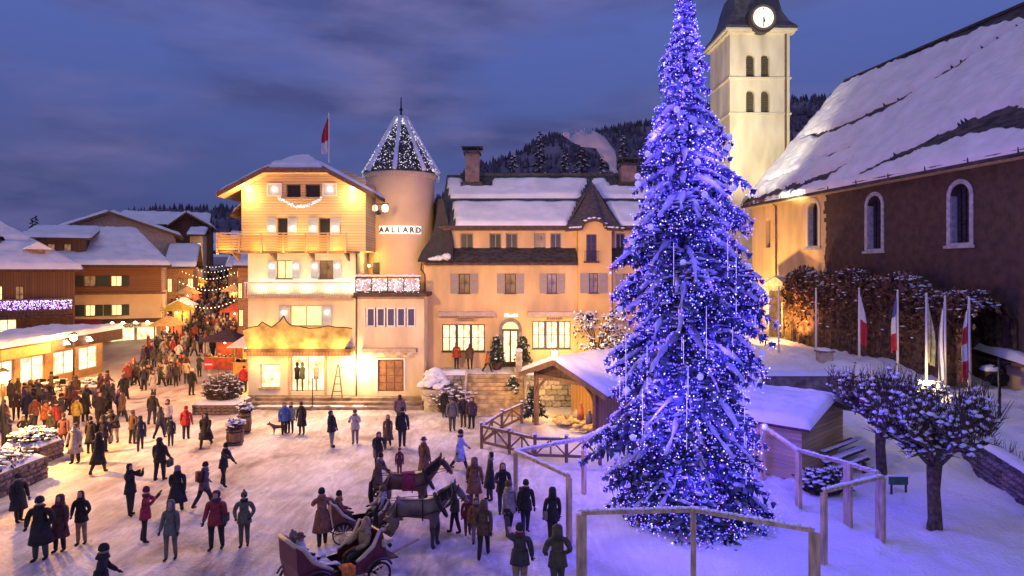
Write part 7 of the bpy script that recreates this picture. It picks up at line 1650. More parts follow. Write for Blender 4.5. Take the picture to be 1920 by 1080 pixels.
def person(loc, face, pn, label, coat, legs=(.03, .03, .035), head='beanie', hc=(.03, .03, .03), extra=('jacket_hem',), s=1.0, near=True, group='people on the square', ec=(.03, .02, .02), bottom=(.02, .015, .015)):
    body, acc, cache = proto(pn); o = bpy.data.objects.new('person', body); COL.objects.link(o); PN[0] += 1
    o.location = loc; o.rotation_euler = (0, 0, R(face)); wv = 1+.11*math.sin(PN[0]*1.7); o.scale = (s*wv, s*wv, s); o.rotation_euler.x = R(2.2)*math.sin(PN[0]*2.9)
    for i, m in enumerate((cloth(coat), cloth(legs), SKIN, cloth(bottom), cloth(hc) if head in ('beanie',) and False else cloth((.03, .03, .03)))): o.material_slots[i].link = 'OBJECT'; o.material_slots[i].material = m
    if label: tag(o, label, 'person', group)
    parts = [head]+list(extra)
    if 'scarf' not in parts: parts.append('collar')
    if near: parts += ['glove_left', 'glove_right', 'eyes']
    if pn == 'photo': parts.append('camera')
    if pn == 'raise': parts.append('phone')
    for k in parts:
        if k is None or k not in acc: continue
        col = {'collar': coat, 'jacket_hem': coat, 'long_coat': coat, 'hood': coat}.get(k, hc if k == head else ec if k in ('scarf', 'shoulder_bag', 'hand_bag', 'backpack') else (.03, .025, .025))
        if k in ('hair', 'long_hair') and hc == (.03, .03, .03): col = (.06, .035, .02)
        key = (k,)
        if key not in cache: cache[key] = acc[k].mesh(NAMEOF[k], cloth((.03, .03, .03)), smooth=k not in ('camera', 'phone', 'shoulder_bag', 'hand_bag'))
        c = bpy.data.objects.new(NAMEOF[k], cache[key]); COL.objects.link(c); c.parent = o; c.material_slots[0].link = 'OBJECT'; c.material_slots[0].material = cloth(col)
    return o
BLK = (.025, .022, .025); NVY = (.03, .035, .07); DRD = (.16, .03, .035); RED = (.50, .03, .035); MAR = (.13, .045, .05); BRN = (.12, .07, .045); GRY = (.20, .19, .19); DGR = (.07, .07, .075); LGR = (.45, .45, .50); WHT = (.70, .68, .66); BEI = (.48, .40, .30); OLV = (.10, .10, .055); BLU = (.08, .16, .40); ORG = (.50, .17, .05); YEL = (.50, .38, .08); JNS = (.06, .07, .12); PUR = (.10, .06, .12); TAN = (.35, .24, .15); LBL = (.38, .42, .52)
# px, py of the feet, facing (0 = to the camera, 90 = to the right), pose, label, coat, legs, head, hat colour, extras, size
PP = [
 (76, 1049, 5, 'pocket', 'large man in dark winter coat and hat, leftmost of three standing at lower left', BLK, DGR, 'beanie', BLK, ('long_coat',), 1.06),
 (111, 1034, -10, 'stand', 'woman in maroon-brown coat between the dark-coated man and the woman in pale tights', MAR, BLK, 'hood', MAR, ('long_coat',), .98),
 (153, 1020, 10, 'pocket', 'woman in short black puffer jacket with pale tights', BLK, TAN, 'long_hair', BRN, ('jacket_hem',), .96),
 (36, 978, 60, 'stand', 'dark-clad person standing against the long low planter at the left edge', BLK, BLK, 'beanie', BLK, ('long_coat',), .92),
 (186, 1150, 120, 'walk', 'dark-haired person in black cut by the bottom edge at lower left', BLK, BLK, 'beanie', BLK, ('jacket_hem',), 1.0),
 (246, 966, 80, 'photo', 'man in black raising a camera, behind the red-jacketed photographer', BLK, BLK, 'hair', BLK, ('jacket_hem',), 1.02),
 (270, 1016, 95, 'photo', 'photographer in crimson jacket aiming a camera to the right', (.36, .03, .06), BLK, 'beanie', DRD, ('jacket_hem',), .98),
 (301, 900, 175, 'stand2', 'person in black seen from behind, carrying a pale bag', BLK, BLK, 'hair', BLK, ('jacket_hem', 'hand_bag'), 1.0),
 (332, 962, 200, 'walk', 'person in long flapping black coat walking away past the red-bagged group', BLK, BLK, 'hair', GRY, ('long_coat',), .98),
 (319, 1050, -5, 'stand2', 'person in grey-green ski suit and hood facing the camera', (.15, .16, .14), (.15, .15, .13), 'hood', OLV, ('jacket_hem',), 1.0),
 (382, 952, 150, 'walk', 'person in greyish purple jacket walking away', (.12, .09, .12), BLK, 'beanie', BLK, ('jacket_hem', 'backpack'), .96),
 (405, 1030, 0, 'stand2', 'person in dark red coat with black front and shoulder bag, facing the camera', (.30, .04, .05), BLK, 'hair', DRD, ('jacket_hem', 'shoulder_bag', 'scarf'), 1.02),
 (458, 1023, 5, 'pocket', 'person in olive-grey ski suit with yellow trim at the waist', (.14, .14, .11), OLV, 'bobble_hat', OLV, ('jacket_hem',), .95),
 (419, 911, 80, 'reach', 'person in black looking at a phone, alone right of the left-hand groups', BLK, BLK, 'beanie', BLK, ('jacket_hem',), .98),
 (349, 823, 180, 'stand', 'person in bright red jacket and black trousers seen from behind', RED, BLK, 'beanie', RED, ('jacket_hem',), .95),
 (386, 838, 0, 'walk', 'woman in long black coat carrying a handbag, right of the bright red jacket', BLK, BLK, 'hood', BLK, ('long_coat', 'hand_bag'), .98),
 (320, 836, 20, 'stand', 'small dark-clad person left of the bright red jacket', NVY, BLK, 'beanie', BLK, ('jacket_hem',), .80),
 (299, 822, 160, 'walk', 'person in black trousers and navy jacket in the central left cluster', NVY, BLK, 'hair', BLK, ('jacket_hem',), .95),
 (313, 806, 0, 'stand', 'person in lilac-grey jacket in the central left cluster', LGR, BLK, 'hair', BLK, ('jacket_hem',), .93),
 (285, 796, 180, 'stand2', 'tall dark person at the back of the central left cluster', BLK, NVY, 'beanie', BLK, ('jacket_hem',), 1.02),
 (263, 845, 200, 'walk', 'person in navy jacket with arms out walking away', NVY, BLK, 'hair', BLK, ('jacket_hem',), .98),
 (248, 832, 170, 'stand', 'person in brown jacket just behind the navy jacket', BRN, BLK, 'hair', BRN, ('jacket_hem',), .95),
 (214, 830, 0, 'bend', 'person in black jacket and beige trousers stooping forward', BLK, BEI, 'beanie', BLK, ('jacket_hem',), 1.0),
 (184, 888, 175, 'walk', 'tall person in ankle-length black coat with a hood', BLK, BLK, 'hood', BRN, ('long_coat',), 1.02),
 (170, 850, 190, 'stand', 'dark-clad person left of the pair behind the ankle-length coat', BLK, BLK, 'beanie', BLK, ('long_coat',), .98),
 (194, 848, 180, 'stand', 'dark-clad person right of the pair behind the ankle-length coat', (.04, .03, .045), BLK, 'hair', BLK, ('jacket_hem', 'hand_bag'), 1.0),
 (141, 868, 0, 'stand', 'person in long beige coat and black boots beside the yellow-lit planter', (.55, .46, .36), BLK, 'hair', BRN, ('long_coat',), 1.0),
 (119, 842, 200, 'walk', 'person in maroon jacket behind the glowing planter', MAR, BLK, 'beanie', BLK, ('jacket_hem',), 1.0),
 (143, 806, 180, 'stand', 'person in mustard-yellow jacket', (.35, .28, .06), BLK, 'beanie', BLK, ('jacket_hem',), 1.0),
 (160, 790, 180, 'stand', 'dark hooded figure beyond the mustard jacket', BLK, NVY, 'hood', BLK, ('long_coat',), .95),
 (103, 815, 90, 'stand', 'person in scarlet jacket left of the mustard jacket', (.38, .05, .04), BLK, 'beanie', BLK, ('jacket_hem',), 1.0),
 (84, 812, 80, 'reach', 'person in orange jacket among the left-hand cluster', ORG, BLK, 'beanie', BRN, ('jacket_hem',), .98),
 (64, 806, 70, 'stand', 'person in rusty orange coat with dark trousers left of the orange jacket', (.34, .11, .05), BLK, 'beanie', BLK, ('jacket_hem',), 1.02),
 (44, 826, 30, 'pocket', 'child in dark jacket behind the glowing planter', BLK, BLK, 'hair', BRN, ('jacket_hem',), .7),
 (62, 777, 100, 'stand', 'person in black beyond the rusty orange coat', BLK, BLK, 'beanie', BLK, ('jacket_hem',), 1.0),
 (30, 788, 40, 'stand2', 'person in brown by the street lamp post', BRN, BLK, 'hair', BLK, ('jacket_hem',), 1.0),
 (45, 770, 140, 'stand', 'person in dark plum coat near the pavilion windows', PUR, BLK, 'beanie', BLK, ('long_coat',), .96),
 (124, 768, 100, 'bend', 'person in orange-red jacket sitting down at the cafe tables', (.45, .13, .05), BLK, 'hair', BRN, ('jacket_hem',), .95),
 (20, 764, 90, 'stand', 'person in black at the far-left pavilion window', BLK, BLK, 'hair', BLK, ('jacket_hem',), 1.0),
 (288, 742, 0, 'stand', 'person in long whitish coat where the crowd opens into the square', (.6, .56, .5), BLK, 'hair', BRN, ('long_coat',), 1.0),
 (201, 740, 120, 'walk', 'person in maroon beside the snow-heaped small planter', MAR, BLK, 'beanie', BLK, ('jacket_hem',), .98),
 (533, 814, 30, 'stand', 'person in bright blue jacket before the stone steps', BLU, BLK, 'hair', BRN, ('jacket_hem',), .95),
 (545, 812, -10, 'stand', 'person in pale lilac jacket half behind the bright blue jacket', LGR, NVY, 'hair', BRN, ('jacket_hem',), .93),
 (566, 814, 0, 'stand', 'slim person in long black coat before the stone steps', BLK, BLK, 'beanie', BLK, ('long_coat',), .96),
 (623, 838, 70, 'stand', 'man in black jacket and grey trousers standing alone mid-square', BLK, GRY, 'hair', BLK, ('jacket_hem',), 1.0),
 (666, 831, 0, 'fold', 'person in white jacket holding a dark bag, pale trousers', (.55, .5, .48), GRY, 'beanie', BRN, ('jacket_hem',), .96),
 (727, 840, 10, 'walk', 'person with long hair and dark open coat, white scarf', BRN, BLK, 'long_hair', BRN, ('long_coat', 'scarf'), .95),
 (754, 838, 175, 'stand', 'large person in black seen from behind, right of the white scarf', BLK, BLK, 'beanie', BLK, ('jacket_hem',), 1.08),
 (750, 796, 180, 'stand', 'dark person farther back, in line with the large person in black', PUR, BLK, 'hair', BLK, ('jacket_hem',), .95),
 (709, 878, 20, 'bend', 'person in black leaning over behind the horses', BLK, BLK, 'hair', BRN, ('jacket_hem', 'hand_bag'), .98),
 (749, 892, 0, 'stand', 'child in maroon snowsuit behind the horses', (.16, .03, .045), MAR, 'beanie', MAR, ('jacket_hem',), .66),
 (862, 880, 100, 'walk', 'person in long pale grey coat striding to the right', LBL, BLK, 'beanie', BLK, ('long_coat',), 1.0),
 (848, 807, 5, 'stand', 'man in grey jacket, second of four before the golden stairs', (.12, .11, .12), DGR, 'beanie', BLK, ('jacket_hem',), 1.0),
 (833, 782, 20, 'stand', 'person in black, leftmost of four before the golden stairs', BLK, BLK, 'hair', BRN, ('jacket_hem',), .92),
 (869, 800, 0, 'stand', 'person in black coat, third of four before the golden stairs', BLK, BRN, 'beanie', BLK, ('jacket_hem',), 1.0),
 (884, 803, -20, 'stand', 'person in dark plum, rightmost of four before the golden stairs', (.06, .03, .05), BLK, 'hair', BLK, ('jacket_hem',), .96),
 (889, 947, 170, 'stand', 'hooded person in brown coat right of the horses', (.22, .11, .06), BRN, 'hood', BRN, ('long_coat',), .98),
 (917, 938, -70, 'stand', 'person in black coat in the group right of the horses', BLK, NVY, 'hair', BLK, ('long_coat',), 1.02),
 (942, 962, 0, 'fold', 'red-haired person in black by the tall timber fence', BLK, NVY, 'long_hair', (.25, .06, .03), ('jacket_hem',), 1.02),
 (956, 1005, 60, 'stand2', 'person in pale patterned jacket by the fence', (.35, .28, .22), BLK, 'beanie', BRN, ('jacket_hem',), 1.0),
 (985, 998, 20, 'stand', 'dark-clad person standing inside the line of the tall fence', BLK, NVY, 'beanie', BLK, ('jacket_hem', 'backpack'), .98),
 (852, 999, -90, 'reach', 'groom in white bobble hat holding the front horse', (.08, .07, .045), BLK, 'bobble_hat', WHT, ('jacket_hem',), .97),
 (877, 1002, 20, 'stand', 'child in maroon jacket by the front horse', (.22, .03, .05), MAR, 'beanie', MAR, ('jacket_hem',), .72),
 (893, 1018, 0, 'stand', 'child in rust-brown jacket behind the brown-coated adult', (.30, .13, .06), (.3, .2, .2), 'hair', BRN, ('jacket_hem',), .80),
 (907, 1045, 170, 'walk', 'adult in brown fur-trimmed jacket walking beside the front horse', (.14, .08, .05), BLK, 'hood', (.2, .12, .07), ('jacket_hem',), 1.0),
 (1036, 1022, 200, 'stand', 'person in black with a large dark bag outside the timber fence', BLK, BLK, 'hood', BLK, ('jacket_hem', 'shoulder_bag'), 1.02),
 (975, 1112, 165, 'raise', 'man in charcoal jacket holding up a phone at the bottom edge', (.06, .055, .06), TAN, 'beanie', BLK, ('jacket_hem',), 1.05),
 (1046, 1118, 190, 'pocket', 'person in olive padded jacket at the bottom edge beside the front fence', (.09, .08, .045), OLV, 'hood', OLV, ('jacket_hem',), 1.05),
 (796, 905, 150, 'stand', 'groom in brown hat and coat behind the neck of the rear horse', (.17, .08, .05), BLK, 'brimmed_hat', BRN, ('long_coat',), 1.05),
 (706, 935, 60, 'reach', 'coachman in dark coat tending the rump of the rear horse', BRN, BLK, 'beanie', BLK, ('long_coat',), 1.0),
 (457, 735, 0, 'stand', 'person in vivid red jacket by the corner of the chalet shop', (.55, .03, .06), BLK, 'beanie', BLK, ('jacket_hem',), 1.05),
 (359, 741, 170, 'stand', 'broad person in black beside the shrub planter', BLK, BLK, 'beanie', WHT, ('jacket_hem',), 1.05),
 (330, 724, 180, 'stand', 'dark-clad person standing at the edge of the street crowd', NVY, BLK, 'hair', BLK, ('jacket_hem',), 1.0),
 (318, 722, 160, 'stand', 'person in dark plum coat at the edge of the street crowd', PUR, BLK, 'beanie', BLK, ('long_coat',), 1.0),
 (270, 732, 0, 'stand', 'person in navy with white front at the left of the street crowd', NVY, BLK, 'hair', BLK, ('jacket_hem', 'scarf'), 1.0),
 (256, 724, 90, 'walk', 'person in brown coat left of the one in navy', BRN, BLK, 'beanie', BLK, ('jacket_hem',), 1.0),
]
for i, (px, py, fc, pn, lb, co_, lg, hd_, hc_, ex, s) in enumerate(PP):
    p = gpt(px, py); fc += 9*math.sin(i*2.3)
    if i % 3 == 0 and 'scarf' not in ex and 'scarf' not in lb: ex = ex+('scarf',)
    person((p.x, p.y, p.z-.02), fc, pn, lb, co_, lg, hd_, hc_, ex, s, ec=[(.03, .02, .02), (.25, .20, .16), (.12, .03, .03), (.05, .06, .09)][i % 4])
for px, Y, fc, co_, s, lb, pn in ((856, 43.1, 180, (.42, .06, .03), 1.0, 'person in red jacket looking into the left shop window', 'stand'), (881, 43.0, 200, BRN, .95, 'person in brown at the right end of the left shop window', 'stand2'), (914, 41.9, 120, ORG, .78, 'child in orange-brown on the terrace before the potted firs', 'walk')):
    person((X(px, Y), Y, 2.02), fc, pn, lb, co_, BLK, 'hair', BRN, ('jacket_hem',), s)
# more of the throng by the pavilion and the street lamp
rng = random.Random(31); kk = 0
extra_l = []
while kk < 30:
    px = rng.uniform(0, 235); py = rng.uniform(742, 800) if px > 120 else rng.uniform(745, 835)
    p = gpt(px, py)
    if any((p.x-a)**2+(p.y-b)**2 < .9 for a, b in extra_l) or any(abs(px-q[0]) < 9 and abs(py-q[1]) < 12 for q in PP) or (-30 < p.x < -27.4 and 44.8 < p.y < 47) or p.x < -31.9: continue
    extra_l.append((p.x, p.y)); kk += 1; cn, cv = rng.choice([('black', BLK), ('black', (.03, .022, .03)), ('dark plum', PUR), ('maroon', MAR), ('navy', NVY), ('brown', BRN), ('charcoal', DGR)])
    hd_ = rng.choice(['beanie', 'hair', 'hood', 'long_hair']); hn = {'beanie': 'in a dark hat', 'hair': 'bareheaded', 'hood': 'with the hood up', 'long_hair': 'with long hair'}[hd_]
    lc = rng.random() < .35
    person((p.x, p.y, -.02), rng.uniform(0, 360), rng.choice(['stand', 'stand2', 'walk', 'pocket', 'fold']), 'person %s in %s %s %s' % (hn, cn, 'coat' if lc else 'jacket', 'near the pavilion windows' if p.y > 38 else 'among those by the left street lamp'), cv, BLK, hd_, BLK if hd_ == 'beanie' else BRN if hd_ != 'hood' else cv, ('long_coat',) if lc else ('jacket_hem',), rng.uniform(.9, 1.05), near=False)
# the packed street
rng = random.Random(77); cols = [('black', BLK), ('black', BLK), ('black', BLK), ('dark navy', NVY), ('dark navy', NVY), ('brown', BRN), ('dark plum', PUR), ('dark plum', PUR), ('charcoal', DGR), ('maroon', MAR), ('grey', GRY), ('red', (.42, .04, .04)), ('white', (.6, .56, .52)), ('beige', BEI), ('blue', (.05, .08, .24)), ('orange-brown', (.32, .14, .07))]
occ = []; kinds = ['stand', 'stand2', 'walk', 'walk2', 'pocket', 'fold']; made = 0; tries = 0
while made < 192 and tries < 20000:
    tries += 1; u = rng.random(); Y = 47+u**1.1*60
    left, right = (300, 372) if Y < 52 else (262+ (Y-52)*2.0, 446-(Y-52)*.35)
    left = max(left, 0); left = (236+(Y-46)*1.2 if Y < 66 else 262+(Y-66)*3.6) if Y < 100 else 384; right = 372+(Y-46)*1.2 if Y < 58 else (392 if Y < 62 else 436)
    if Y > 62: right = 442
    px = rng.uniform(left, right); x = X(px, Y)
    if any((x-a)**2+(Y-b)**2 < (.40 if Y > 52 else .6) for a, b in occ): continue
    if abs(x-X(414, 56)) < 2.0 and 55 < Y < 59.5: continue
    if Y > 62 and px < 300: continue
    occ.append((x, Y)); cn, cv = rng.choice(cols); v = rng.uniform(.75, 1.3); cv = tuple(min(.8, round(c*v*25)/25+.01) for c in cv); hd_ = rng.choice(['beanie', 'hair', 'hood', 'bobble_hat', 'long_hair', 'hair']); hcv = cv if hd_ == 'hood' else rng.choice([BLK, BLK, BRN, BRN, WHT, RED, GRY]) if 'h' in hd_ and hd_ in ('beanie', 'bobble_hat') or hd_ == 'beanie' else rng.choice([BLK, BRN, TAN])
    zone = 'at the foot of the street, nearest the square' if Y < 56 else 'beside the market stalls in the lower street' if Y < 72 else 'halfway up the crowded market street' if Y < 88 else 'far up the crowded market street'
    lc = rng.random() < .3
    person((x, Y, gz(x, Y)-.01), rng.uniform(0, 360), rng.choice(kinds), 'person in %s %s %s' % (cn, 'long coat' if lc else 'jacket', zone), cv, BLK if rng.random() < .7 else JNS, hd_, hcv, (('long_coat',) if lc else ('jacket_hem',))+(('scarf',) if rng.random() < .2 else ()), rng.uniform(.9, 1.08), near=False, group='people crowding the market street'); made += 1
# the far crowd beyond: too many to tell apart, one mass
cm = [MB() for _ in range(5)]; cc5 = [BLK, NVY, MAR, (.4, .33, .27), (.3, .08, .05)]; rng = random.Random(5)
for i in range(420):
    Y = 60+rng.random()**.85*54; px = rng.uniform(306 if Y < 80 else 330+(Y-80)*1.6, 443); x = X(px, Y)
    if abs(x-X(414, 56)) < 2 and Y < 60: continue
    if any((x-a)**2+(Y-b)**2 < .22 for a, b in occ): continue
    occ.append((x, Y)); z = gz(x, Y); k = rng.choice((0, 0, 0, 1, 1, 2, 3, 4)); m = cm[k]; hh = rng.uniform(.92, 1.06); a = rng.uniform(0, 6.28); cx, sx = math.cos(a), math.sin(a)
    def L(u, v, w_): return V((x+(u*cx-v*sx), Y+(u*sx+v*cx), z+w_*hh))
    for s_ in (-1, 1): m.tube([L(s_*.1, s_*.06, 0), L(s_*.09, 0, .85)], [.06, .09], 5); m.tube([L(s_*.2, 0, 1.4), L(s_*.27, .04, 1.1), L(s_*.24, -.1, .85)], [.075, .06, .05], 5)
    m.tube([L(0, 0, .78), L(0, 0, 1.0), L(0, 0, 1.3), L(0, 0, 1.46)], [.19, .18, .2, .08], 7); m.tube([L(0, 0, 1.47), L(0, 0, 1.52), L(0, 0, 1.66), L(0, 0, 1.72)], [.06, .10, .10, .03], 6, rng.choice((0, 0, 1)))
for m, c in zip(cm, cc5):
    o = m.build('crowd', [cloth(c), SKIN], kind='stuff', smooth=True)
# small dog beside the blue jacket
dg_ = gpt(522, 814)
dogm = skin_mesh('dog', [(-.28, 0, .38), (0, 0, .37), (.22, 0, .40), (.34, 0, .52), (.44, 0, .56), (.56, 0, .53), (.20, .07, .2), (.21, .07, .04), (.20, -.07, .2), (.21, -.07, .04), (-.26, .08, .24), (-.32, .08, .14), (-.28, .08, .04), (-.26, -.08, .24), (-.32, -.08, .14), (-.28, -.08, .04), (-.42, 0, .50)], [.10, .10, .11, .075, .075, .035, .04, .03, .04, .03, .055, .03, .028, .055, .03, .028, .02], [(0, 1), (1, 2), (2, 3), (3, 4), (4, 5), (2, 6), (6, 7), (2, 8), (8, 9), (0, 10), (10, 11), (11, 12), (0, 13), (13, 14), (14, 15), (0, 16)], 0)
dogm.materials.append(cloth(BRN)); o = bpy.data.objects.new('dog', dogm); COL.objects.link(o); o.location = (dg_.x, dg_.y, 0); o.rotation_euler = (0, 0, R(200)); tag(o, 'small brown dog beside the person in the bright blue jacket', 'dog')
b = MB(); b.octa((.42, .06, .64), .035); b.octa((.42, -.06, .64), .035); c = b.build('ears', cloth(BLK), o)

# ================================================================ HORSES
def horse(label, x, y, rz, coatc, legc, blanket=None, s=1.0, hd_low=0.0):
    vs = [(-.78, 0, 1.30), (-.30, 0, 1.22), (.15, 0, 1.20), (.50, 0, 1.22), (.74, 0, 1.44), (.98, 0, 1.74), (1.13, 0, 1.98-hd_low), (1.27, 0, 1.84-hd_low), (1.43, 0, 1.60-hd_low), (1.50, 0, 1.50-hd_low)]
    rd = [(.27, .27), (.28, .30), (.28, .31), (.25, .29), (.16, .23), (.12, .17), (.11, .13), (.095, .12), (.07, .08), (.055, .06)]; ed = [(i, i+1) for i in range(9)]; tg = ['coat']*9
    def chain(par, pts, rs, tags):
        k = par
        for p, r, t in zip(pts, rs, tags): vs.append(p); rd.append(r); ed.append((k, len(vs)-1)); tg.append(t); k = len(vs)-1
    for s_ in (-1, 1):
        o_ = .06 if s_ > 0 else -.08
        chain(3, [(.52, s_*.16, .95), (.54+o_, s_*.16, .72), (.56+o_, s_*.16, .50), (.54+o_, s_*.16, .30), (.54+o_, s_*.16, .15), (.60+o_, s_*.16, .06)], [.15, .105, .078, .056, .062, .078], ['coat', 'coat', 'legs', 'legs', 'legs', 'hoof'])
        chain(0, [(-.74, s_*.16, 1.06), (-.56, s_*.18, .84), (-.72, s_*.17, .66), (-.90+o_, s_*.17, .52), (-.87+o_, s_*.17, .30), (-.85+o_, s_*.17, .15), (-.78+o_, s_*.17, .06)], [.22, .165, .115, .082, .060, .062, .078], ['coat', 'coat', 'coat', 'legs', 'legs', 'legs', 'hoof'])
    me = skin_mesh('horse', vs, rd, ed, 1, 2); names = ['coat', 'legs', 'hoof']
    for m in (mat('hide_%d' % int(coatc[0]*1000), coatc, .42, .25, 2.5), cloth(legc), cloth((.04, .03, .03))): me.materials.append(m)
    VV = [V(v) for v in vs]
    for p in me.polygons: k = min(range(len(ed)), key=lambda i: segd(p.center, VV[ed[i][0]], VV[ed[i][1]])); p.material_index = names.index(tg[k])
    o = bpy.data.objects.new('horse', me); COL.objects.link(o); o.location = (x, y, 0); o.rotation_euler = (0, 0, rz); o.scale = (s, s, s); tag(o, label, 'horse')
    rng = random.Random(int(x*9)); dk = cloth((.025, .018, .015)); m = MB()
    for i in range(26): f = i/25; a = V((.68, 0, 1.68)).lerp(V((1.12, 0, 2.12-hd_low)), f); sd_ = rng.choice((-1, 1)); m.tube([a, a+V((-.05, .10*sd_, -.05)), a+V((-.04+rng.uniform(-.05, .05), .16*sd_, -.30))], [.035, .03, .01], 4)
    m.build('mane', dk, o)
    m = MB()
    for i in range(12): dx, dy = rng.uniform(-.05, .05), rng.uniform(-.06, .06); m.tube([(-1.02, 0, 1.42), (-1.14+dx*.5, dy*.5, 1.25), (-1.15+dx, dy, .85), (-1.10+dx, dy*1.3, .45)], [.03, .04, .04, .01], 4)
    m.build('tail', dk, o)
    for s_ in (-1, 1): MB().tube([(1.10, s_*.06, 2.07-hd_low), (1.12, s_*.08, 2.16-hd_low), (1.13, s_*.075, 2.24-hd_low)], [.035, .032, .006], 5).build('ear', cloth(coatc), o)
    m = MB(); [m.octa((1.24, s_*.085, 1.90-hd_low), .022) for s_ in (-1, 1)]; m.build('eyes', black_metal, o)
    hr = MB()
    def loop(c, ry, rz_, tilt, r=.022): pts = [V((c[0]+tilt*math.sin(a), c[1]+ry*math.cos(a), c[2]+rz_*math.sin(a))) for a in [6.2832*i/16 for i in range(17)]]; hr.tube(pts, r, 5, cap=False)
    loop((.70, 0, 1.28), .24, .33, -.18, .05); loop((.18, 0, 1.20), .31, .335, 0); loop((-.55, 0, 1.24), .30, .31, 0); loop((1.36, 0, 1.66-hd_low), .085, .09, .05, .014); loop((1.16, 0, 1.93-hd_low), .12, .13, .08, .014)
    for s_ in (-1, 1): hr.tube([(.66, s_*.25, 1.2), (.2, s_*.32, 1.12), (-.5, s_*.31, 1.1), (-1.0, s_*.27, 1.08)], .02, 4); hr.tube([(1.33, s_*.09, 1.68-hd_low), (.9, s_*.2, 1.5), (.2, s_*.18, 1.5), (-.9, s_*.1, 1.5)], .010, 4)
    hr.build('harness', cloth((.03, .015, .012)), o)
    if blanket:
        m = MB(); n = 9
        for i in range(7):
            for j in range(n): a = math.pi*(j/(n-1)); xx = -.15+.42*i/6; m.v.append((xx, .345*math.cos(a), 1.20+.35*max(0, math.sin(a))-(.18 if j in (0, n-1) else 0)))
        for i in range(6):
            for j in range(n-1): k = i*n+j; m.f.append((k, k+1, k+n+1, k+n)); m.mi.append(0)
        m.build('blanket', cloth(blanket), o, smooth=True)
    return o
hA = horse('grey-brown harness horse with dark legs, the nearer of the two', X(795, 19.75)-.25, 19.9, R(8), (.17, .125, .10), (.07, .05, .045), None, 1.03, .22)
hB = horse('dark bay harness horse with a wine-red blanket, the farther of the two', X(765, 22.4)-.05, 22.4, R(10), (.15, .065, .04), (.05, .025, .02), (.25, .02, .05), 1.03, .12)
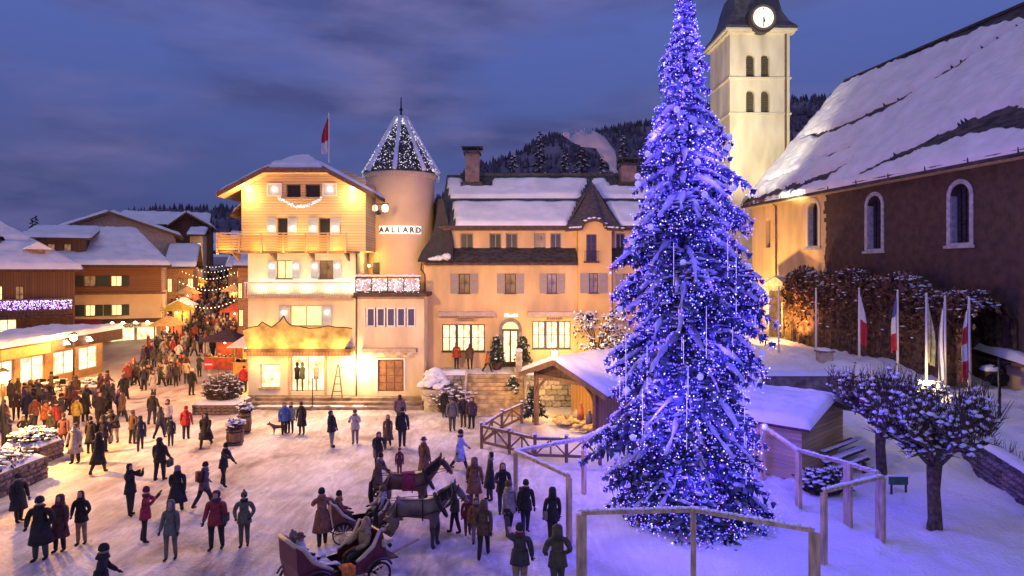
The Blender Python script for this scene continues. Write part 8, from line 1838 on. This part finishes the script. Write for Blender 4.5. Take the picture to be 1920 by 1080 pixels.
# ================================================================ CARRIAGES
def wheel(root, x, y, z, r, m, nsp=12):
    w_ = MB(); n = 28
    for i in range(n):
        a0, a1 = 6.28318*i/n, 6.28318*(i+1)/n
        q = [(x+k*math.cos(a), y, z+k*math.sin(a)) for a, k in ((a0, r), (a1, r), (a1, r-.06), (a0, r-.06))]; w_.prism(q, (0, .05, 0))
    o = w_.build('wheel', black_metal, root)
    sp = MB()
    for i in range(nsp): a = 6.28318*i/nsp; sp.bar((x+.06*math.cos(a), y+.025, z+.06*math.sin(a)), (x+(r-.05)*math.cos(a), y+.025, z+(r-.05)*math.sin(a)), .026)
    sp.build('spokes', m, o); h = MB(); h.prism([(x+.075*math.cos(6.28318*i/10), y-.04, z+.075*math.sin(6.28318*i/10)) for i in range(10)], (0, .13, 0)); h.build('hub', m, o)
def carriage(label, x, y, rz, s=1.0, paint=(.14, .02, .035), edge=(.62, .50, .34)):
    t = thing('carriage', label, 'carriage', (x, y, 0), rz, world=False); t.scale = (s, s, s); pm = mat('carriage_paint_%d' % int(paint[0]*100), paint, .35, .12, 3); em = mat('cream_leather', edge, .6, .08)
    W = .62
    side_r = [(-1.30, .62), (-.52, .58), (-.38, .70), (-.36, 1.02), (-.60, 1.16), (-.95, 1.40), (-1.28, 1.86), (-1.50, 1.98), (-1.46, 1.3)]
    side_f = [(.50, .60), (1.10, .66), (1.42, .92), (1.46, 1.30), (1.30, 1.78), (1.20, 1.76), (.98, 1.32), (.62, 1.10), (.42, 1.02), (.42, .70)]
    for sd_ in (-1, 1):
        for nm, pr in (('rear_side', side_r), ('front_side', side_f)): MB().prism([(a, sd_*W, b) for a, b in pr], (0, -sd_*.05, 0)).build('side_panel', pm, t)
        MB().prism([(-.40, sd_*W, .62), (.46, sd_*W, .62), (.46, sd_*W, .92), (-.40, sd_*W, .92)], (0, -sd_*.03, 0)).build('door', mat('carriage_black', (.03, .015, .02), .4, .1), t)
        m = MB(); m.tube([(-.36, sd_*W, 1.02), (-.60, sd_*W, 1.17), (-.95, sd_*W, 1.42), (-1.28, sd_*(W-.02), 1.88), (-1.50, sd_*(W-.05), 2.0)], [.045, .06, .075, .07, .05], 7); m.build('edge_roll', em, t, smooth=True)
        m = MB(); m.tube([(.42, sd_*W, 1.03), (.66, sd_*W, 1.14), (1.00, sd_*W, 1.36), (1.24, sd_*W, 1.80)], [.045, .065, .07, .05], 7); m.build('edge_roll', em, t, smooth=True)
    MB().prism([(-1.50, -W+.05, 1.98), (-1.46, -W+.05, 1.30), (-1.30, -W+.05, .62), (-1.24, -W+.05, .62), (-1.38, -W+.05, 1.30), (-1.40, -W+.05, 1.96)], (0, 2*W-.1, 0)).build('rear_panel', pm, t)
    MB().tube([(-1.50, -W+.05, 2.0), (-1.50, W-.05, 2.0)], .06, 7).build('hood_roll', em, t, smooth=True)
    MB().prism([(1.46, -W+.05, 1.30), (1.30, -W+.05, 1.76), (1.22, -W+.05, 1.76), (1.36, -W+.05, 1.28), (1.34, -W+.05, .92), (1.42, -W+.05, .92)], (0, 2*W-.1, 0)).build('front_panel', pm, t)
    MB().box(-1.30, 1.10, -W+.05, W-.05, .60, .66).build('floor', wood_d, t)
    MB().box(-1.28, -.72, -W+.06, W-.06, .661, 1.0).build('seat', mat('carriage_black'), t); MB().box(.85, 1.30, -W+.06, W-.06, .661, 1.0).build('seat', mat('carriage_black'), t)
    MB().prism([(-1.30, -W+.08, 1.0), (-1.12, -W+.08, 1.0), (-1.30, -W+.08, 1.62), (-1.42, -W+.08, 1.62)], (0, 2*W-.16, 0)).build('seat_back', em, t)
    MB().box(1.45, 1.85, -.40, .40, 1.18, 1.30).build('driver_seat', em, t); MB().prism([(1.44, -.4, .7), (1.44, .4, .7), (2.05, .4, .62), (2.05, -.4, .62)], (0, 0, .05)).build('footboard', wood_d, t)
    for x_, r_ in ((-.95, .52), (1.15, .42)):
        for sd_ in (-1, 1): wheel(t, x_, sd_*(W+.10)-.025, r_, r_, em)
        MB().tube([(x_, -W-.12, r_), (x_, W+.12, r_)], .035, 6).build('axle', black_metal, t)
        for sd_ in (-1, 1): m = MB(); m.tube([(x_-.35, sd_*.4, r_+.10), (x_, sd_*.4, r_+.02), (x_+.35, sd_*.4, r_+.10)], .03, 5); m.build('spring', black_metal, t)
        for sd_ in (-1, 1):
            m = MB(); pts = [(x_+(r_+.10)*math.cos(a), sd_*(W+.10), r_+(r_+.10)*math.sin(a)) for a in [math.pi*(.15+.7*i/8) for i in range(9)]]; m.tube(pts, .035, 4); m.build('mudguard', mat('carriage_black'), t)
    m = MB(); m.tube([(1.5, 0, .55), (2.4, 0, .70), (3.1, 0, .82)], .04, 6); m.build('pole', wood_p, t)
    for sd_ in (-1, 1): m = MB(); m.lathe([(.05, 0), (.09, .05), (.09, .2), (.03, .26)], (1.36, sd_*(W+.06), 1.25), 6); m.build('carriage_lamp', em, t)
    return t
c1 = carriage('wine-red open carriage with cream-rolled edges and fur rugs at the bottom edge', -4.6, 17.25, R(42), .84)
c2 = carriage('second open carriage behind the first, hitched to the farther horse', -4.75, 20.9, R(24), .64, (.17, .07, .05), (.5, .42, .33))
# rugs and blankets on the carriage
def drape(label, name, pts, w, m, root=None, cat=None, fold=.04):
    mb = MB(); n = len(pts)
    for i, p in enumerate(pts):
        for j in range(7): a = j/6-.5; q = V(p)+V(w)*a; mb.v.append((q.x+fold*math.sin(j*2.1+i), q.y+fold*math.cos(j*1.7+i*2), q.z+fold*.5*math.sin(j+i)))
    for i in range(n-1):
        for j in range(6): k = i*7+j; mb.f.append((k, k+1, k+8, k+7)); mb.mi.append(0)
    o = mb.build(name, m, root, smooth=True)
    if label: tag(o, label, cat)
    md = o.modifiers.new('t', 'SOLIDIFY'); md.thickness = .03; return o
def cw(c, x, y, z): return c.matrix_basis @ V((x, y, z))
p0, p1, p2 = cw(c1, .05, -.50, 1.0), cw(c1, .05, -.72, .95), cw(c1, .05, -.85, .30); drape('bright orange blanket hanging over the door of the wine-red carriage', 'orange_blanket', [p0, p1, p1.lerp(p2, .5), p2], cw(c1, .35, 0, 0)-cw(c1, -.10, 0, 0), cloth((.72, .20, .03)), cat='blanket')
p0, p1, p2 = cw(c1, 1.9, .5, 1.25), cw(c1, 1.9, .75, 1.1), cw(c1, 1.9, .8, .55); drape('orange-brown rug slung by the driving seat of the wine-red carriage', 'rug', [p0, p1, p2], cw(c1, .4, 0, 0)-cw(c1, -.1, 0, 0), cloth((.42, .16, .05)), cat='rug')
p = cw(c1, -.85, .05, 1.02); drape('white fur rug spread over the rear seat of the wine-red carriage', 'fur_rug', [p+V((-.1, 0, .12)), p+V((.25, .1, .10)), p+V((.5, .3, .06)), p+V((.6, .4, -.25))], V((.5, -.5, 0)), cloth((.7, .68, .7)), cat='rug', fold=.07)
def seated(c, x, y, z, face, lb, coat, hd_, hc_, s=1):
    q = cw(c, x, y, z); person((q.x, q.y, q.z-.83*s), face, 'sit', lb, coat, BLK, hd_, hc_, (), s)
seated(c1, -1.05, .05, 1.05, 132, 'passenger in white coat and brown cap on the rear seat of the wine-red carriage', (.62, .62, .66), 'brimmed_hat', BRN)
seated(c1, -1.0, .40, 1.05, 132, 'passenger in dark grey with bobble hat beside the white-coated one', (.10, .12, .13), 'bobble_hat', GRY, .95)
seated(c1, 1.0, -.1, 1.05, -48, 'passenger in tan patterned coat on the front seat, facing backwards', (.33, .25, .15), 'long_hair', (.30, .2, .12))
seated(c2, .9, -.1, 1.05, -68, 'passenger in pale grey on the second carriage', (.40, .36, .38), 'beanie', BRN, .95)
seated(c2, -1.0, .2, 1.0, 112, 'passenger in rust-brown coat on the second carriage', (.28, .11, .06), 'beanie', BLK, .95)
p = gpt(650, 1005); person((-5.75, 20.2, 0), 200, 'bend', 'person in brown coat bent over the side of the second carriage', (.26, .11, .07), BLK, 'beanie', BLK, ('long_coat',), 1.0)
